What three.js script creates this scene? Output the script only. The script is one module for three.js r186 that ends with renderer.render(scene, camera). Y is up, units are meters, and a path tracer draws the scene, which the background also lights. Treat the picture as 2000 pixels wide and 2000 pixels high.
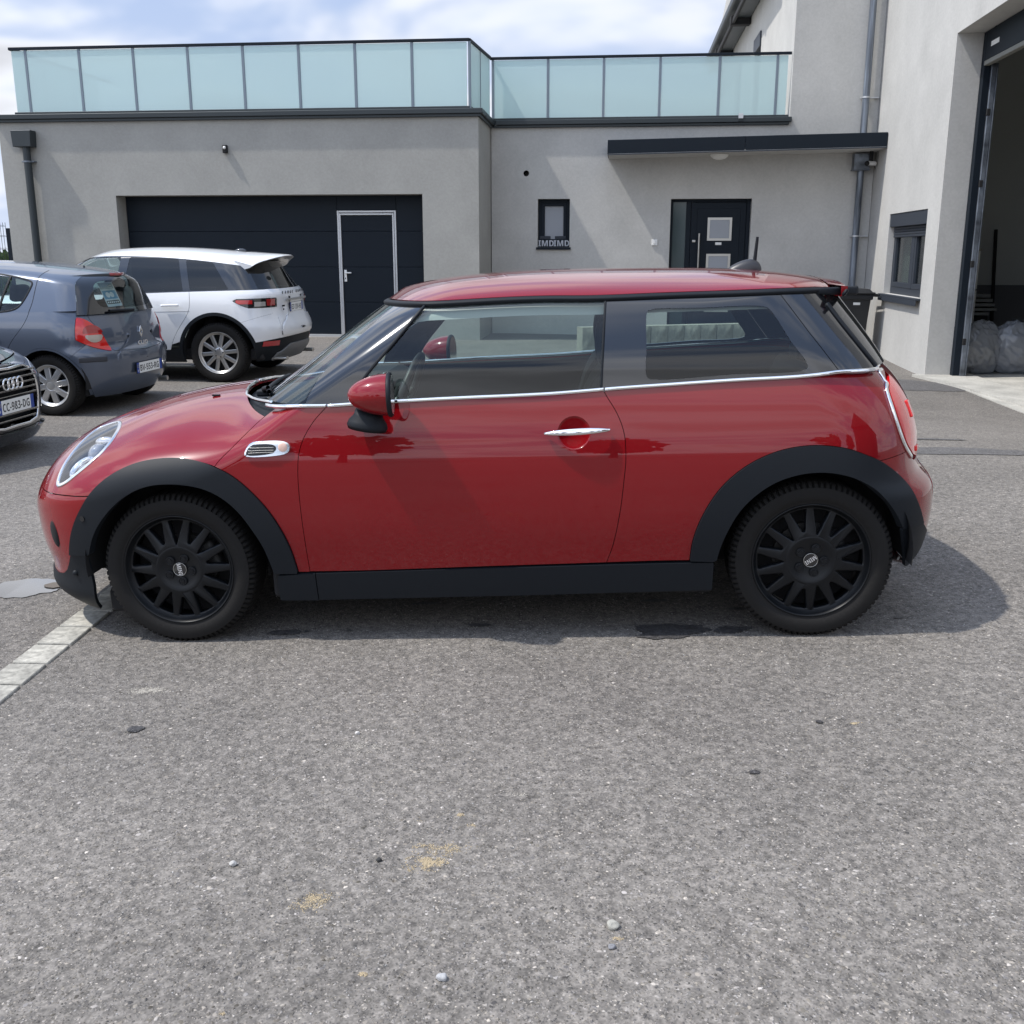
import * as THREE from 'three';
import { mergeGeometries, mergeVertices, toCreasedNormals } from 'three/addons/utils/BufferGeometryUtils.js';
import { RoundedBoxGeometry } from 'three/addons/geometries/RoundedBoxGeometry.js';
import { FontLoader } from 'three/addons/loaders/FontLoader.js';
import { TextGeometry } from 'three/addons/geometries/TextGeometry.js';

// ---------------------------------------------------------------- camera, sky, sun, exposure
const scene = new THREE.Scene();
const CAM_Y = 1.4953, FOC = 2020, PITCH = Math.atan(505 / 2020);
const camera = new THREE.PerspectiveCamera(2 * Math.atan(1000 / FOC) * 180 / Math.PI, 1, 0.05, 900);
camera.position.set(0, CAM_Y, 0);
camera.rotation.x = -PITCH;

const renderer = new THREE.WebGLRenderer({ antialias: true });
renderer.toneMapping = THREE.LinearToneMapping;
renderer.toneMappingExposure = 1.25;
renderer.shadowMap.enabled = true;

function rng(seed) { let s = seed >>> 0; return () => { s = (s + 0x6D2B79F5) | 0; let t = Math.imul(s ^ (s >>> 15), 1 | s); t = (t + Math.imul(t ^ (t >>> 7), 61 | t)) ^ t; return ((t ^ (t >>> 14)) >>> 0) / 4294967296; }; }
const clamp = (v, a = 0, b = 1) => v < a ? a : v > b ? b : v;
const mix = (a, b, t) => a + (b - a) * t;
const sstep = (a, b, v) => { const t = clamp((v - a) / (b - a)); return t * t * (3 - 2 * t); };
// value noise in three dimensions
const NP = (() => { const r = rng(77), p = new Float32Array(4096); for (let i = 0; i < 4096; i++) p[i] = r(); return p; })();
const nh = (x, y, z) => NP[(Math.imul(x, 374761393) ^ Math.imul(y, 668265263) ^ Math.imul(z, 2147483647 ^ 0x5bd1e995)) >>> 7 & 4095];
function vnoise(x, y, z) {
  const xi = Math.floor(x), yi = Math.floor(y), zi = Math.floor(z);
  let fx = x - xi, fy = y - yi, fz = z - zi; fx = fx * fx * (3 - 2 * fx); fy = fy * fy * (3 - 2 * fy); fz = fz * fz * (3 - 2 * fz);
  const L = (a, b, t) => a + (b - a) * t;
  return L(L(L(nh(xi, yi, zi), nh(xi + 1, yi, zi), fx), L(nh(xi, yi + 1, zi), nh(xi + 1, yi + 1, zi), fx), fy),
    L(L(nh(xi, yi, zi + 1), nh(xi + 1, yi, zi + 1), fx), L(nh(xi, yi + 1, zi + 1), nh(xi + 1, yi + 1, zi + 1), fx), fy), fz);
}
function fbm(x, y, z, o = 5, g = 0.5) { let a = 1, s = 0, n = 0; for (let i = 0; i < o; i++) { s += a * vnoise(x, y, z); n += a; a *= g; x = x * 2.03 + 7.1; y = y * 2.03 + 3.7; z = z * 2.03 + 1.9; } return s / n; }

{ // broken bright cloud over pale blue
  const W = 2048, Hh = 1024, d = new Float32Array(W * Hh * 4);
  for (let j = 0; j < Hh; j++) for (let i = 0; i < W; i++) {
    const k = (j * W + i) * 4, el = ((j + 0.5) / Hh - 0.5) * Math.PI, az = ((i + 0.5) / W - 0.5) * 2 * Math.PI;
    const y = Math.sin(el);
    if (y < -0.02) { d[k] = 0.30; d[k + 1] = 0.31; d[k + 2] = 0.32; d[k + 3] = 1; continue; }
    const c = Math.cos(el), x = c * Math.cos(az), z = c * Math.sin(az);
    const s = 1 / (Math.max(y, 0) + 0.16), px = x * s, pz = z * s;
    const wx = fbm(px * 0.9 + 3, pz * 0.9, 4, 3), wz = fbm(px * 0.9 - 9, pz * 0.9 + 5, 8, 3);
    const n = fbm(px * 1.25 + wx * 1.3 + 11.3, pz * 1.6 + wz * 1.3 + 2.1, 1.5, 6, 0.52);
    const n2 = fbm(px * 3.1 + wx * 2 + 1.7, pz * 3.6 + wz * 2, 9.5, 4, 0.55);
    const cov = sstep(0.36, 0.60, n + (n2 - 0.5) * 0.16);
    const thick = sstep(0.50, 0.76, n + (n2 - 0.5) * 0.3);
    const hor = Math.exp(-Math.max(y, 0) * 5);
    const br = mix(0.36, 0.66, hor), bg = mix(0.50, 0.74, hor), bb = mix(0.80, 0.90, hor);
    const sd = clamp(-0.52 * x + 0.85 * y + 0.08 * z, -1, 1), chi = Math.acos(sd), glow = 0.80 + 2.2 * Math.exp(-2.6 * chi) + 0.12 * sd * sd;
    const lit = glow * (1 + 0.55 * sstep(-0.75, 0.85, z));
    const w = mix(0.98, 0.60, thick) * (0.86 + 0.30 * n2) * lit;
    const bl = 0.55 + 0.45 * lit * 0.8; d[k] = mix(br * bl, w * 0.955, cov); d[k + 1] = mix(bg * bl, w * 0.985, cov); d[k + 2] = mix(bb * bl, w * 1.06, cov); d[k + 3] = 1;
  }
  const t = new THREE.DataTexture(d, W, Hh, THREE.RGBAFormat, THREE.FloatType);
  t.mapping = THREE.EquirectangularReflectionMapping; t.magFilter = THREE.LinearFilter; t.minFilter = THREE.LinearFilter; t.wrapS = THREE.RepeatWrapping; t.needsUpdate = true;
  scene.background = t; scene.environment = t; scene.backgroundIntensity = 1.0; scene.environmentIntensity = 1.0;
}
const SUN_TRAVEL = new THREE.Vector3(0.6127, -1, -0.0926).normalize();
const sun = new THREE.DirectionalLight(new THREE.Color(1.0, 0.955, 0.89), 3.3);
sun.position.copy(SUN_TRAVEL).multiplyScalar(-60).add(new THREE.Vector3(0, 0, -8));
sun.target.position.set(0, 0, -8);
sun.castShadow = true; sun.shadow.radius = 2; sun.shadow.mapSize.set(4096, 4096);
Object.assign(sun.shadow.camera, { left: -26, right: 26, top: 26, bottom: -26, near: 1, far: 140 });
scene.add(sun, sun.target);

// ---------------------------------------------------------------- helpers
const taken = new Map();
function numbered(n) { const k = taken.get(n) || 0; taken.set(n, k + 1); return k ? n + '_' + String(k).padStart(3, '0') : n; }
function tag(o, label, category, group) { o.userData.label = label; o.userData.category = category; if (group) o.userData.group = group; return o; }
function struct(o) { o.userData.kind = 'structure'; return o; }
function stuff(o) { o.userData.kind = 'stuff'; return o; }
function mesh(name, geo, mat, parent = scene) {
  const g = Array.isArray(geo) ? (geo.length > 1 ? mergeGeometries(geo.map(x => uniform(x)), false) : geo[0]) : geo;
  const m = new THREE.Mesh(g, mat); m.castShadow = m.receiveShadow = true; m.name = parent === scene ? numbered(name) : name; parent.add(m); return m;
}
function uniform(g) { // same attributes everywhere so that pieces can be joined
  g = g.index ? g.toNonIndexed() : g.clone();
  const n = g.attributes.position.count;
  if (!g.attributes.normal) g.computeVertexNormals();
  if (!g.attributes.uv) g.setAttribute('uv', new THREE.BufferAttribute(new Float32Array(n * 2), 2));
  for (const k of Object.keys(g.attributes)) if (!['position', 'normal', 'uv'].includes(k)) g.deleteAttribute(k);
  g.morphAttributes = {}; g.groups = []; return g;
}
function thing(name, label, category, pos = [0, 0, 0], turn = 0, group) {
  const o = new THREE.Group(); o.name = numbered(name); o.position.set(...pos); o.rotation.y = turn; scene.add(o); return tag(o, label, category, group);
}
function part(name, parent) { const o = new THREE.Group(); o.name = name; parent.add(o); return o; }
function boxUV(g, s = 1) { // uv in metres from position and normal
  const p = g.attributes.position, n = g.attributes.normal, uv = new Float32Array(p.count * 2);
  for (let i = 0; i < p.count; i++) {
    const ax = Math.abs(n.getX(i)), ay = Math.abs(n.getY(i)), az = Math.abs(n.getZ(i));
    let u, v; if (az >= ax && az >= ay) { u = p.getX(i); v = p.getY(i); } else if (ax >= ay) { u = p.getZ(i) + 3.3; v = p.getY(i); } else { u = p.getX(i); v = p.getZ(i) + 1.7; }
    uv[2 * i] = u * s; uv[2 * i + 1] = v * s;
  }
  g.setAttribute('uv', new THREE.BufferAttribute(uv, 2)); return g;
}
const bx = (x0, x1, y0, y1, z0, z1) => { const g = new THREE.BoxGeometry(x1 - x0, y1 - y0, z1 - z0); g.translate((x0 + x1) / 2, (y0 + y1) / 2, (z0 + z1) / 2); return boxUV(g); };
const rbx = (x0, x1, y0, y1, z0, z1, r = 0.01, seg = 2) => { const g = new RoundedBoxGeometry(x1 - x0, y1 - y0, z1 - z0, seg, Math.min(r, (x1 - x0) / 2.01, (y1 - y0) / 2.01, (z1 - z0) / 2.01)); g.translate((x0 + x1) / 2, (y0 + y1) / 2, (z0 + z1) / 2); return boxUV(g); };
function wallWithHoles(outline, holes, z0, z1) { // outline and holes in x,y; thickness from z0 to z1
  const s = new THREE.Shape(outline.map(p => new THREE.Vector2(...p)));
  for (const h of holes) s.holes.push(new THREE.Path(h.map(p => new THREE.Vector2(...p))));
  const g = new THREE.ExtrudeGeometry(s, { depth: z1 - z0, bevelEnabled: false }); g.translate(0, 0, z0); return boxUV(g.toNonIndexed ? uniform(g) : g);
}
const rect = (x0, x1, y0, y1) => [[x0, y0], [x1, y0], [x1, y1], [x0, y1]];
function tube(pts, r, seg = 10, rs = 8, closed = false) { return new THREE.TubeGeometry(new THREE.CatmullRomCurve3(pts.map(p => new THREE.Vector3(...p)), closed, 'centripetal'), pts.length * seg, r, rs, closed); }
function cyl(r0, r1, h, seg = 20, open = false) { return new THREE.CylinderGeometry(r0, r1, h, seg, 1, open); }

// textures
function dataTex(W, H, fn, srgb = true) {
  const d = new Uint8Array(W * H * 4);
  for (let j = 0; j < H; j++) for (let i = 0; i < W; i++) { const c = fn(i, j), k = (j * W + i) * 4; d[k] = c[0]; d[k + 1] = c[1]; d[k + 2] = c[2]; d[k + 3] = 255; }
  const t = new THREE.DataTexture(d, W, H, THREE.RGBAFormat, THREE.UnsignedByteType);
  t.magFilter = THREE.LinearFilter; t.minFilter = THREE.LinearMipmapLinearFilter; t.generateMipmaps = true; t.wrapS = t.wrapT = THREE.RepeatWrapping;
  if (srgb) t.colorSpace = THREE.SRGBColorSpace; t.needsUpdate = true; return t;
}
const lin = (r, g, b) => new THREE.Color().setRGB(r, g, b);
const std = (c, rough = 0.6, extra = {}) => new THREE.MeshStandardMaterial({ color: c, roughness: rough, ...extra });
const phys = (c, rough = 0.4, extra = {}) => new THREE.MeshPhysicalMaterial({ color: c, roughness: rough, ...extra });
function pnoise(W, f, seed, o = 4) { // tileable fractal noise 0..1
  const out = new Float32Array(W * W); let amp = 1, tot = 0;
  for (let k = 0; k < o; k++) {
    const n = Math.max(2, Math.round(f * Math.pow(2, k))), r = rng(seed + k * 31), g = new Float32Array(n * n); for (let i = 0; i < n * n; i++) g[i] = r();
    for (let j = 0; j < W; j++) { const y = j / W * n, y0 = Math.floor(y), ty = y - y0, sy = ty * ty * (3 - 2 * ty), a = (y0 % n) * n, b = ((y0 + 1) % n) * n;
      for (let i = 0; i < W; i++) { const x = i / W * n, x0 = Math.floor(x), tx = x - x0, sx = tx * tx * (3 - 2 * tx), c = x0 % n, e = (x0 + 1) % n;
        out[j * W + i] += amp * mix(mix(g[a + c], g[a + e], sx), mix(g[b + c], g[b + e], sx), sy); } }
    tot += amp; amp *= 0.55;
  }
  for (let i = 0; i < out.length; i++) out[i] /= tot; return out;
}
const b255 = v => clamp(Math.round(v), 0, 255);
// ---------------------------------------------------------------- ground
const GP = [[-4.4, -10, -.085], [-3.4, -12.3, -.04], [-6, -13, -.05], [-9, -18, .06], [-4, -18, .06], [-.5, -18.2, .06], [1, -19.2, .05], [3.5, -19, -.03], [5.9, -19, -.18], [6.3, -15.2, -.215], [5.6, -12, -.215], [2, -13, -.06], [0, -9, -.03], [3, -8, .0], [4.2, -5, .08], [6.5, -4, .06], [8, -9, -.2], [-3.8, -8, -.09], [-3.2, -4.5, -.08], [-6, -5, -.04], [-5, -2, -.04], [-1.2, -1, -.045], [2, -1, .075], [0, 1, 0], [-.1, -6.8, 0], [12, -15, -.25], [-14, -12, -.04]];
const MINI_O = new THREE.Vector3(-0.02988, 0, -4.68226);
function gY(x, z) {
  let s = 0, w = 0;
  for (const [a, b, y] of GP) { const d = ((x - a) ** 2 + (z - b) ** 2) / 4.6, k = Math.exp(-d) + 1e-7 / (1 + d); s += k * y; w += k; }
  const far = s / w;
  const cx = x < -2 ? -2 - 0.5 * Math.tanh((-2 - x) / 0.5) : x > 2.6 ? 2.6 + Math.tanh(x - 2.6) : x;
  const pl = 0.0358 * (cx - MINI_O.x);
  const dx = Math.max(0, Math.abs(x) - 2.4), dz = Math.max(0, -6.1 - z, z + 2.4);
  return mix(pl, far, sstep(0.2, 3.4, Math.hypot(dx, dz)));
}
// height of the ground sheet itself (0.2 m cells, two triangles each)
function gM(x, z) {
  const i = Math.floor((x + 10) / 0.2 + 1e-9), j = Math.floor((z + 24) / 0.2 + 1e-9), x0 = -10 + i * 0.2, z0 = -24 + j * 0.2, u = (x - x0) / 0.2, v = (z - z0) / 0.2;
  const b = gY(x0 + 0.2, z0), c = gY(x0, z0 + 0.2);
  if (u + v <= 1) { const a = gY(x0, z0); return a + (b - a) * u + (c - a) * v; }
  const d = gY(x0 + 0.2, z0 + 0.2); return d + (c - d) * (1 - u) + (b - d) * (1 - v);
}

const TEX = 2048, TILE = 3.2;
const asphaltTex = (() => {
  const W = TEX, r = rng(5), tone = new Float32Array(W * W), hgt = new Float32Array(W * W);
  const n1 = pnoise(W, 10, 3, 4), n2 = pnoise(W, 190, 9, 3), n3 = pnoise(W, 760, 19, 1), warm = new Float32Array(W * W);
  for (let i = 0; i < W * W; i++) { tone[i] = 112 + (n1[i] - 0.5) * 18 + (n2[i] - 0.5) * 70 + (n3[i] - 0.5) * 34; hgt[i] = 60 + (n2[i] - 0.5) * 120; }
  for (let k = 0; k < 190000; k++) {
    const cx = r() * W, cy = r() * W, big = r(), R = big < 0.9 ? 1.0 + r() * 1.5 : 2.2 + r() * 2.6, a = r() * 3.14, el = 0.5 + r() * 0.5, ca = Math.cos(a), sa = Math.sin(a);
    const cuts = [0, 1, 2, 3].map(i => { const b = i * 1.57 + r() * 1.3; return [Math.cos(b), Math.sin(b), 0.45 + 0.5 * r()]; });
    const v = r(), t = v < 0.16 ? 68 + r() * 30 : v < 0.64 ? 98 + r() * 34 : v < 0.955 ? 126 + r() * 36 : 160 + r() * 42, wv = (r() - 0.45) * 14, hh = 90 + r() * 150;
    const q = Math.ceil(R + 1);
    for (let dy = -q; dy <= q; dy++) for (let dx = -q; dx <= q; dx++) {
      const ex = dx + (Math.floor(cx) - cx), ey = dy + (Math.floor(cy) - cy), u = (ex * ca + ey * sa) / R, w = (-ex * sa + ey * ca) / (R * el), dd = u * u + w * w;
      if (dd > 1.25 || cuts.some(([p, q, h]) => u * p + w * q > h)) continue;
      const i = ((Math.floor(cy) + dy + W) % W) * W + (Math.floor(cx) + dx + W) % W, m = clamp((1.25 - dd) * 3);
      tone[i] = mix(tone[i], t, m); hgt[i] = mix(hgt[i], hh * (1 - 0.4 * dd), m); warm[i] = mix(warm[i], wv, m);
    }
  }
  return { map: dataTex(W, W, (i, j) => { const k = j * W + i, t = tone[k], w = warm[k]; return [b255(t * 1.005 + w * 0.5), b255(t * 0.985 + w * 0.25), b255(t * 0.97 - w * 0.35)]; }), bump: dataTex(W, W, (i, j) => { const v = b255(hgt[j * W + i]); return [v, v, v]; }, false) };
})();
const M = {};
M.asphalt = std(lin(1.03, 0.99, 0.925), 0.9, { map: asphaltTex.map, bumpMap: asphaltTex.bump, bumpScale: 0.0045, vertexColors: true });
{
  const line = (a, b, fine, out) => { const v = []; for (let x = a; x <= b + 1e-6; x += fine) v.push(x); let s = fine, lo = a, hi = b; for (let k = 0; k < out; k++) { s *= 1.55; lo -= s; hi += s; v.unshift(lo); v.push(hi); } return v; };
  const xs = line(-10, 12, 0.2, 14), zs = line(-24, 3, 0.2, 14), nx = xs.length, nz = zs.length;
  const pos = [], uv = [], col = [], idx = [];
  for (let j = 0; j < nz; j++) for (let i = 0; i < nx; i++) {
    const x = xs[i], z = zs[j]; pos.push(x, gY(clamp(x, -16, 16), clamp(z, -26, 5)), z); uv.push(x / TILE, -z / TILE);
    const a = fbm(x * 0.5, z * 0.5, 3, 4), b = fbm(x * 1.7 + 4, z * 1.7, 7, 3); let v = 0.86 + 0.30 * (a - 0.5) + 0.26 * (b - 0.5);
    col.push(v * 1.0, v * 0.995, v * 0.985);
  }
  for (let j = 0; j < nz - 1; j++) for (let i = 0; i < nx - 1; i++) { const a = j * nx + i; idx.push(a, a + nx, a + 1, a + 1, a + nx, a + nx + 1); }
  const g = new THREE.BufferGeometry(); g.setAttribute('position', new THREE.Float32BufferAttribute(pos, 3)); g.setAttribute('uv', new THREE.Float32BufferAttribute(uv, 2)); g.setAttribute('color', new THREE.Float32BufferAttribute(col, 3)); g.setIndex(idx); g.computeVertexNormals();
  struct(tag(mesh('asphalt_ground', g, M.asphalt), 'grey worn asphalt yard with light stone chips', 'asphalt'));
}
// a thin patch lying on the ground: irregular outline, follows the ground
function patch(name, cx, cz, rx, rz, seed, mat, lift = 0.004, rough = 0.35, turn = 0, label, category) {
  const n = 72, rings = 10, pos = [], uv = [], idx = [], ca = Math.cos(turn), sa = Math.sin(turn);
  for (let k = 0; k <= rings; k++) for (let i = 0; i < n; i++) {
    const a = i / n * Math.PI * 2, f = 1 + rough * (fbm(Math.cos(a) * 1.3 + seed, Math.sin(a) * 1.3, seed * 1.7, 4) - 0.5) * 2.4 + rough * 0.5 * (vnoise(Math.cos(a) * 6 + seed, Math.sin(a) * 6, 2) - 0.5);
    const rr = k / rings * f, lx = Math.cos(a) * rx * rr, lz = Math.sin(a) * rz * rr, x = cx + lx * ca - lz * sa, z = cz + lx * sa + lz * ca;
    pos.push(x, gM(x, z) + lift, z); uv.push(x / TILE, -z / TILE);
  }
  for (let k = 0; k < rings; k++) for (let i = 0; i < n; i++) { const a = k * n + i, b = k * n + (i + 1) % n; idx.push(a, b, a + n, b, b + n, a + n); }
  const g = new THREE.BufferGeometry(); g.setAttribute('position', new THREE.Float32BufferAttribute(pos, 3)); g.setAttribute('uv', new THREE.Float32BufferAttribute(uv, 2)); g.setIndex(idx); g.computeVertexNormals();
  const nn = g.attributes.normal; for (let i = 0; i < nn.count; i++) if (nn.getY(i) < 0) nn.setXYZ(i, -nn.getX(i), -nn.getY(i), -nn.getZ(i));
  const m = mesh(name, g, mat); struct(m); if (label) tag(m, label, category); return m;
}
// pixel of the photograph -> point on the ground
function camRay(u, v) { const dx = (u - 1000) / FOC, dy = -(v - 1000) / FOC, c = Math.cos(PITCH), s = Math.sin(PITCH); return new THREE.Vector3(dx, dy * c - s, -dy * s - c); }
function gpx(u, v) { const r = camRay(u, v); let y = 0, p; for (let k = 0; k < 12; k++) { const t = (y - CAM_Y) / r.y; p = r.clone().multiplyScalar(t); y = gY(p.x, p.z); } return [p.x, p.z]; }
function spot(name, u, v, rx, rz, seed, mat, lift, rough, label, category) { const [x, z] = gpx(u, v); return patch(name, x, z, rx, rz, seed, mat, lift, rough, 0.04, label, category); }
M.wet = phys(lin(0.30, 0.30, 0.31), 0.55, { map: asphaltTex.map, bumpMap: asphaltTex.bump, bumpScale: 0.003, clearcoat: 0.15, clearcoatRoughness: 0.5 });
M.damp = std(lin(0.58, 0.58, 0.59), 0.8, { map: asphaltTex.map, bumpMap: asphaltTex.bump, bumpScale: 0.003 });
const wets = [[556, 1236, .075, .03], [600, 1234, .012, .012], [682, 1233, .012, .008], [935, 1222, .05, .022], [1312, 1235, .135, .075], [1432, 1231, .075, .036], [1280, 1174, .05, .02], [1440, 1190, .05, .016], [265, 1425, .03, .022], [1756, 1208, .022, .012], [1472, 1509, .016, .012], [1600, 1411, .012, .01], [830, 1180, .06, .02]];
wets.forEach(([u, v, a, b], i) => spot('wet_spot', u, v, a, b, 3.1 + i * 1.7, M.wet, 0.004, 0.45, 'dark wet drip stains on the asphalt', 'wet stain'));
spot('damp_patch', 1860, 881, .62, .20, 21.3, M.damp, 0.004, 0.25, 'dark damp streak on the asphalt behind the red car', 'damp stain');
spot('damp_patch', 1800, 858, .34, .05, 25.3, M.damp, 0.0055, 0.25, 'thin damp streak on the asphalt behind the red car', 'damp stain');
spot('damp_patch', 1770, 752, .72, .62, 22.9, M.damp, 0.004, 0.28, 'dark damp patch on the asphalt by the workshop corner', 'damp stain');
M.puddle = phys(lin(0.075, 0.072, 0.07), 0.03, { ior: 1.4, clearcoat: 1 });
spot('puddle', 40, 1150, .20, .13, 41.9, M.puddle, 0.004, 0.3, 'shallow puddle of water beside the drain setts', 'puddle');
M.mud = std(lin(0.12, 0.1, 0.08), 0.75);
spot('mud_patch', 110, 1145, .055, .045, 43.9, M.mud, 0.008, 0.3, 'brown silt at the edge of the puddle', 'silt');
// sand and loose chips
{
  const r = rng(91), geo = new THREE.IcosahedronGeometry(1, 0), mat = std(lin(1, 1, 1), 0.9);
  const grains = [], add = (u, v, sx, sz, n, tone, size) => { const [x0, z0] = gpx(u, v); for (let i = 0; i < n; i++) { const a = r() * 6.283, q = 0.62 * Math.sqrt(-Math.log(1 - 0.98 * r())), x = x0 + Math.cos(a) * q * sx, z = z0 + Math.sin(a) * q * sz; if (fbm(x * 55, z * 55, u, 2) < 0.28 + 0.42 * r()) continue; grains.push([x, z, size * (0.5 + r()), tone, 0.8 + 0.4 * r()]); } };
  const SAND = [0.40, 0.325, 0.21], PALE = [0.40, 0.37, 0.32];
  add(835, 1685, .055, .040, 1500, SAND, .0013); add(870, 1660, .075, .035, 520, SAND, .0012); add(830, 1655, .03, .018, 280, SAND, .0012);
  add(620, 1755, .045, .03, 480, SAND, .0012); add(600, 1770, .05, .03, 240, SAND, .0012); add(818, 1600, .012, .01, 200, SAND, .0011); add(900, 1592, .012, .009, 160, SAND, .0011); add(922, 1612, .014, .01, 160, SAND, .0011);
  add(710, 1903, .012, .008, 160, SAND, .0011); add(1208, 1834, .012, .009, 140, SAND, .0011); add(1670, 1413, .02, .008, 160, SAND, .0012); add(440, 1980, .012, .008, 120, SAND, .0011);
  add(1012, 1553, .03, .012, 160, PALE, .0012); add(288, 1349, .07, .03, 1300, PALE, .0014); add(700, 1460, .12, .05, 700, PALE, .0012);
  const m4 = new THREE.Matrix4(), q = new THREE.Quaternion(), e = new THREE.Euler(), c = new THREE.Color();
  const im = new THREE.InstancedMesh(geo, mat, grains.length); im.name = 'sand'; im.castShadow = im.receiveShadow = true;
  grains.forEach(([x, z, s, t, b], i) => { q.setFromEuler(e.set(r() * 6, r() * 6, r() * 6)); m4.compose(new THREE.Vector3(x, gM(x, z) + 0.0004, z), q, new THREE.Vector3(s * 1.3, s * 0.7, s * 1.2)); im.setMatrixAt(i, m4); im.setColorAt(i, c.setRGB(t[0] * b, t[1] * b, t[2] * b)); });
  scene.add(stuff(tag(im, 'scattered grains of sand lying on the asphalt', 'sand')));
  // loose chips, too many to count
  const chips = new THREE.InstancedMesh(new THREE.DodecahedronGeometry(1, 0), std(lin(1, 1, 1), 0.85), 2600); chips.name = 'loose_chips'; chips.castShadow = chips.receiveShadow = true;
  for (let i = 0; i < 2600; i++) { const d = 1.3 + Math.pow(r(), 0.7) * 5, a = (r() - 0.5) * 1.1, x = Math.sin(a) * d, z = -Math.cos(a) * d, s = 0.001 + 0.0017 * r() * r(); q.setFromEuler(e.set(r() * 6, r() * 6, r() * 6)); m4.compose(new THREE.Vector3(x, gM(x, z) + s * 0.25, z), q, new THREE.Vector3(s * 1.3, s * 0.8, s)); chips.setMatrixAt(i, m4); const b = 0.2 + 0.3 * r(); chips.setColorAt(i, c.setRGB(b, b * 0.98, b * 0.94)); }
  scene.add(stuff(tag(chips, 'loose pale stone chips on the asphalt', 'gravel')));
}
function pebble(u, v, s, c, seed, label) {
  const g = new THREE.IcosahedronGeometry(1, 3), p = g.attributes.position; for (let i = 0; i < p.count; i++) { const x = p.getX(i), y = p.getY(i), z = p.getZ(i), f = 0.75 + 0.5 * vnoise(x * 1.4 + seed, y * 1.4, z * 1.4); p.setXYZ(i, x * f * s * 1.1, y * f * s * 0.85, z * f * s); } g.computeVertexNormals();
  const [x, z] = gpx(u, v), m = mesh('pebble', g, std(c, 0.85)); m.position.set(x, gY(x, z) + s * 0.55, z); tag(m, label, 'pebble');
}
pebble(1197, 1812, .0125, lin(.34, .33, .29), 1, 'pale angular pebble alone on the asphalt beside a smaller grey one');
pebble(1195, 1852, .0075, lin(.20, .20, .21), 2, 'small grey pebble close to the pale angular one');
pebble(456, 1690, .009, lin(.40, .39, .37), 3, 'rounded white pebble on the asphalt');
pebble(863, 1913, .010, lin(.38, .38, .38), 4, 'flat white pebble on the asphalt near the yard edge');
pebble(740, 1682, .0065, lin(.03, .03, .03), 5, 'small black stone left of the sand stain');
pebble(698, 1434, .007, lin(.5, .48, .45), 6, 'small pale pebble in front of the red car sill');
// drain setts: a line of pale concrete blocks along the low point
{
  const t = thing('drain_setts', 'line of pale concrete setts along the drain in front of the red car', 'kerb stones');
  const tex = pnoise(256, 20, 61, 4), map = dataTex(256, 256, (i, j) => { const v = 150 + (tex[j * 256 + i] - 0.5) * 90; return [b255(v), b255(v * 0.985), b255(v * 0.94)]; });
  const mats = [1.0, 0.9, 1.08, 0.95].map(k => std(lin(1.15 * k, 1.14 * k, 1.10 * k), 0.9, { map, bumpMap: map, bumpScale: 0.002 }));
  const A = gpx(-60, 1365), B = gpx(212, 1155), L = Math.hypot(B[0] - A[0], B[1] - A[1]), dx = (B[0] - A[0]) / L, dz = (B[1] - A[1]) / L, ang = Math.atan2(-dz, dx), r = rng(17);
  const geos = [0, 1, 2].map(k => boxUV(uniform(new RoundedBoxGeometry(0.187 - k * 0.003, 0.08, 0.147 - k * 0.002, 2, 0.007)), 2));
  for (let k = -3; k < 24; k++) {
    const s = k * 0.2035, x = A[0] + dx * s - dz * 0.07, z = A[1] + dz * s + dx * 0.07, y = gY(x, z), slope = (gY(x + dx * 0.1, z + dz * 0.1) - gY(x - dx * 0.1, z - dz * 0.1)) / 0.2;
    const b = mesh('sett', geos[Math.floor(r() * 3)], mats[Math.floor(r() * 4)], t); b.position.set(x, y - 0.029 + r() * 0.004, z); b.rotation.set(0, ang + (r() - 0.5) * 0.02, 0); b.rotateZ(Math.atan(slope));
  }
}
// ---------------------------------------------------------------- buildings (axes: x along the facade, y up, z towards the yard)
const BPOS = [-2.46, 0.0586, -18.1037], BTURN = -5.895 * Math.PI / 180;
const bthing = (n, l, c, g) => thing(n, l, c, BPOS, BTURN, g);
const toWorld = (x, y, z) => { const v = new THREE.Vector3(x, y, z).applyAxisAngle(new THREE.Vector3(0, 1, 0), BTURN); return v.add(new THREE.Vector3(...BPOS)); };
{
  const a = pnoise(1024, 90, 21, 4), b = pnoise(1024, 5, 25, 4), c = pnoise(1024, 260, 28, 2);
  const map = dataTex(1024, 1024, (i, j) => { const k = j * 1024 + i, v = 214 + (a[k] - 0.5) * 16 + (b[k] - 0.5) * 20; return [b255(v), b255(v * 0.997), b255(v * 0.985)]; });
  const bump = dataTex(1024, 1024, (i, j) => { const k = j * 1024 + i, v = b255(128 + (a[k] - 0.5) * 110 + (c[k] - 0.5) * 160); return [v, v, v]; }, false);
  map.repeat.set(0.42, 0.42); bump.repeat.set(0.42, 0.42);
  M.render = std(lin(0.70, 0.695, 0.68), 0.95, { map, bumpMap: bump, bumpScale: 0.0016 });
  M.renderGrey = std(lin(0.495, 0.49, 0.465), 0.95, { map, bumpMap: bump, bumpScale: 0.0016 });
}
M.slate = phys(lin(0.0085, 0.0135, 0.0205), 0.55, { specularIntensity: 0.35 });
M.slateLight = phys(lin(0.036, 0.043, 0.055), 0.5, { specularIntensity: 0.5 });
M.coping = std(lin(0.032, 0.040, 0.044), 0.45, { metalness: 0.3 });
M.alu = std(lin(0.55, 0.56, 0.57), 0.38, { metalness: 0.6 });
M.steel = std(lin(0.5, 0.49, 0.46), 0.3, { metalness: 0.9 });
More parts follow.
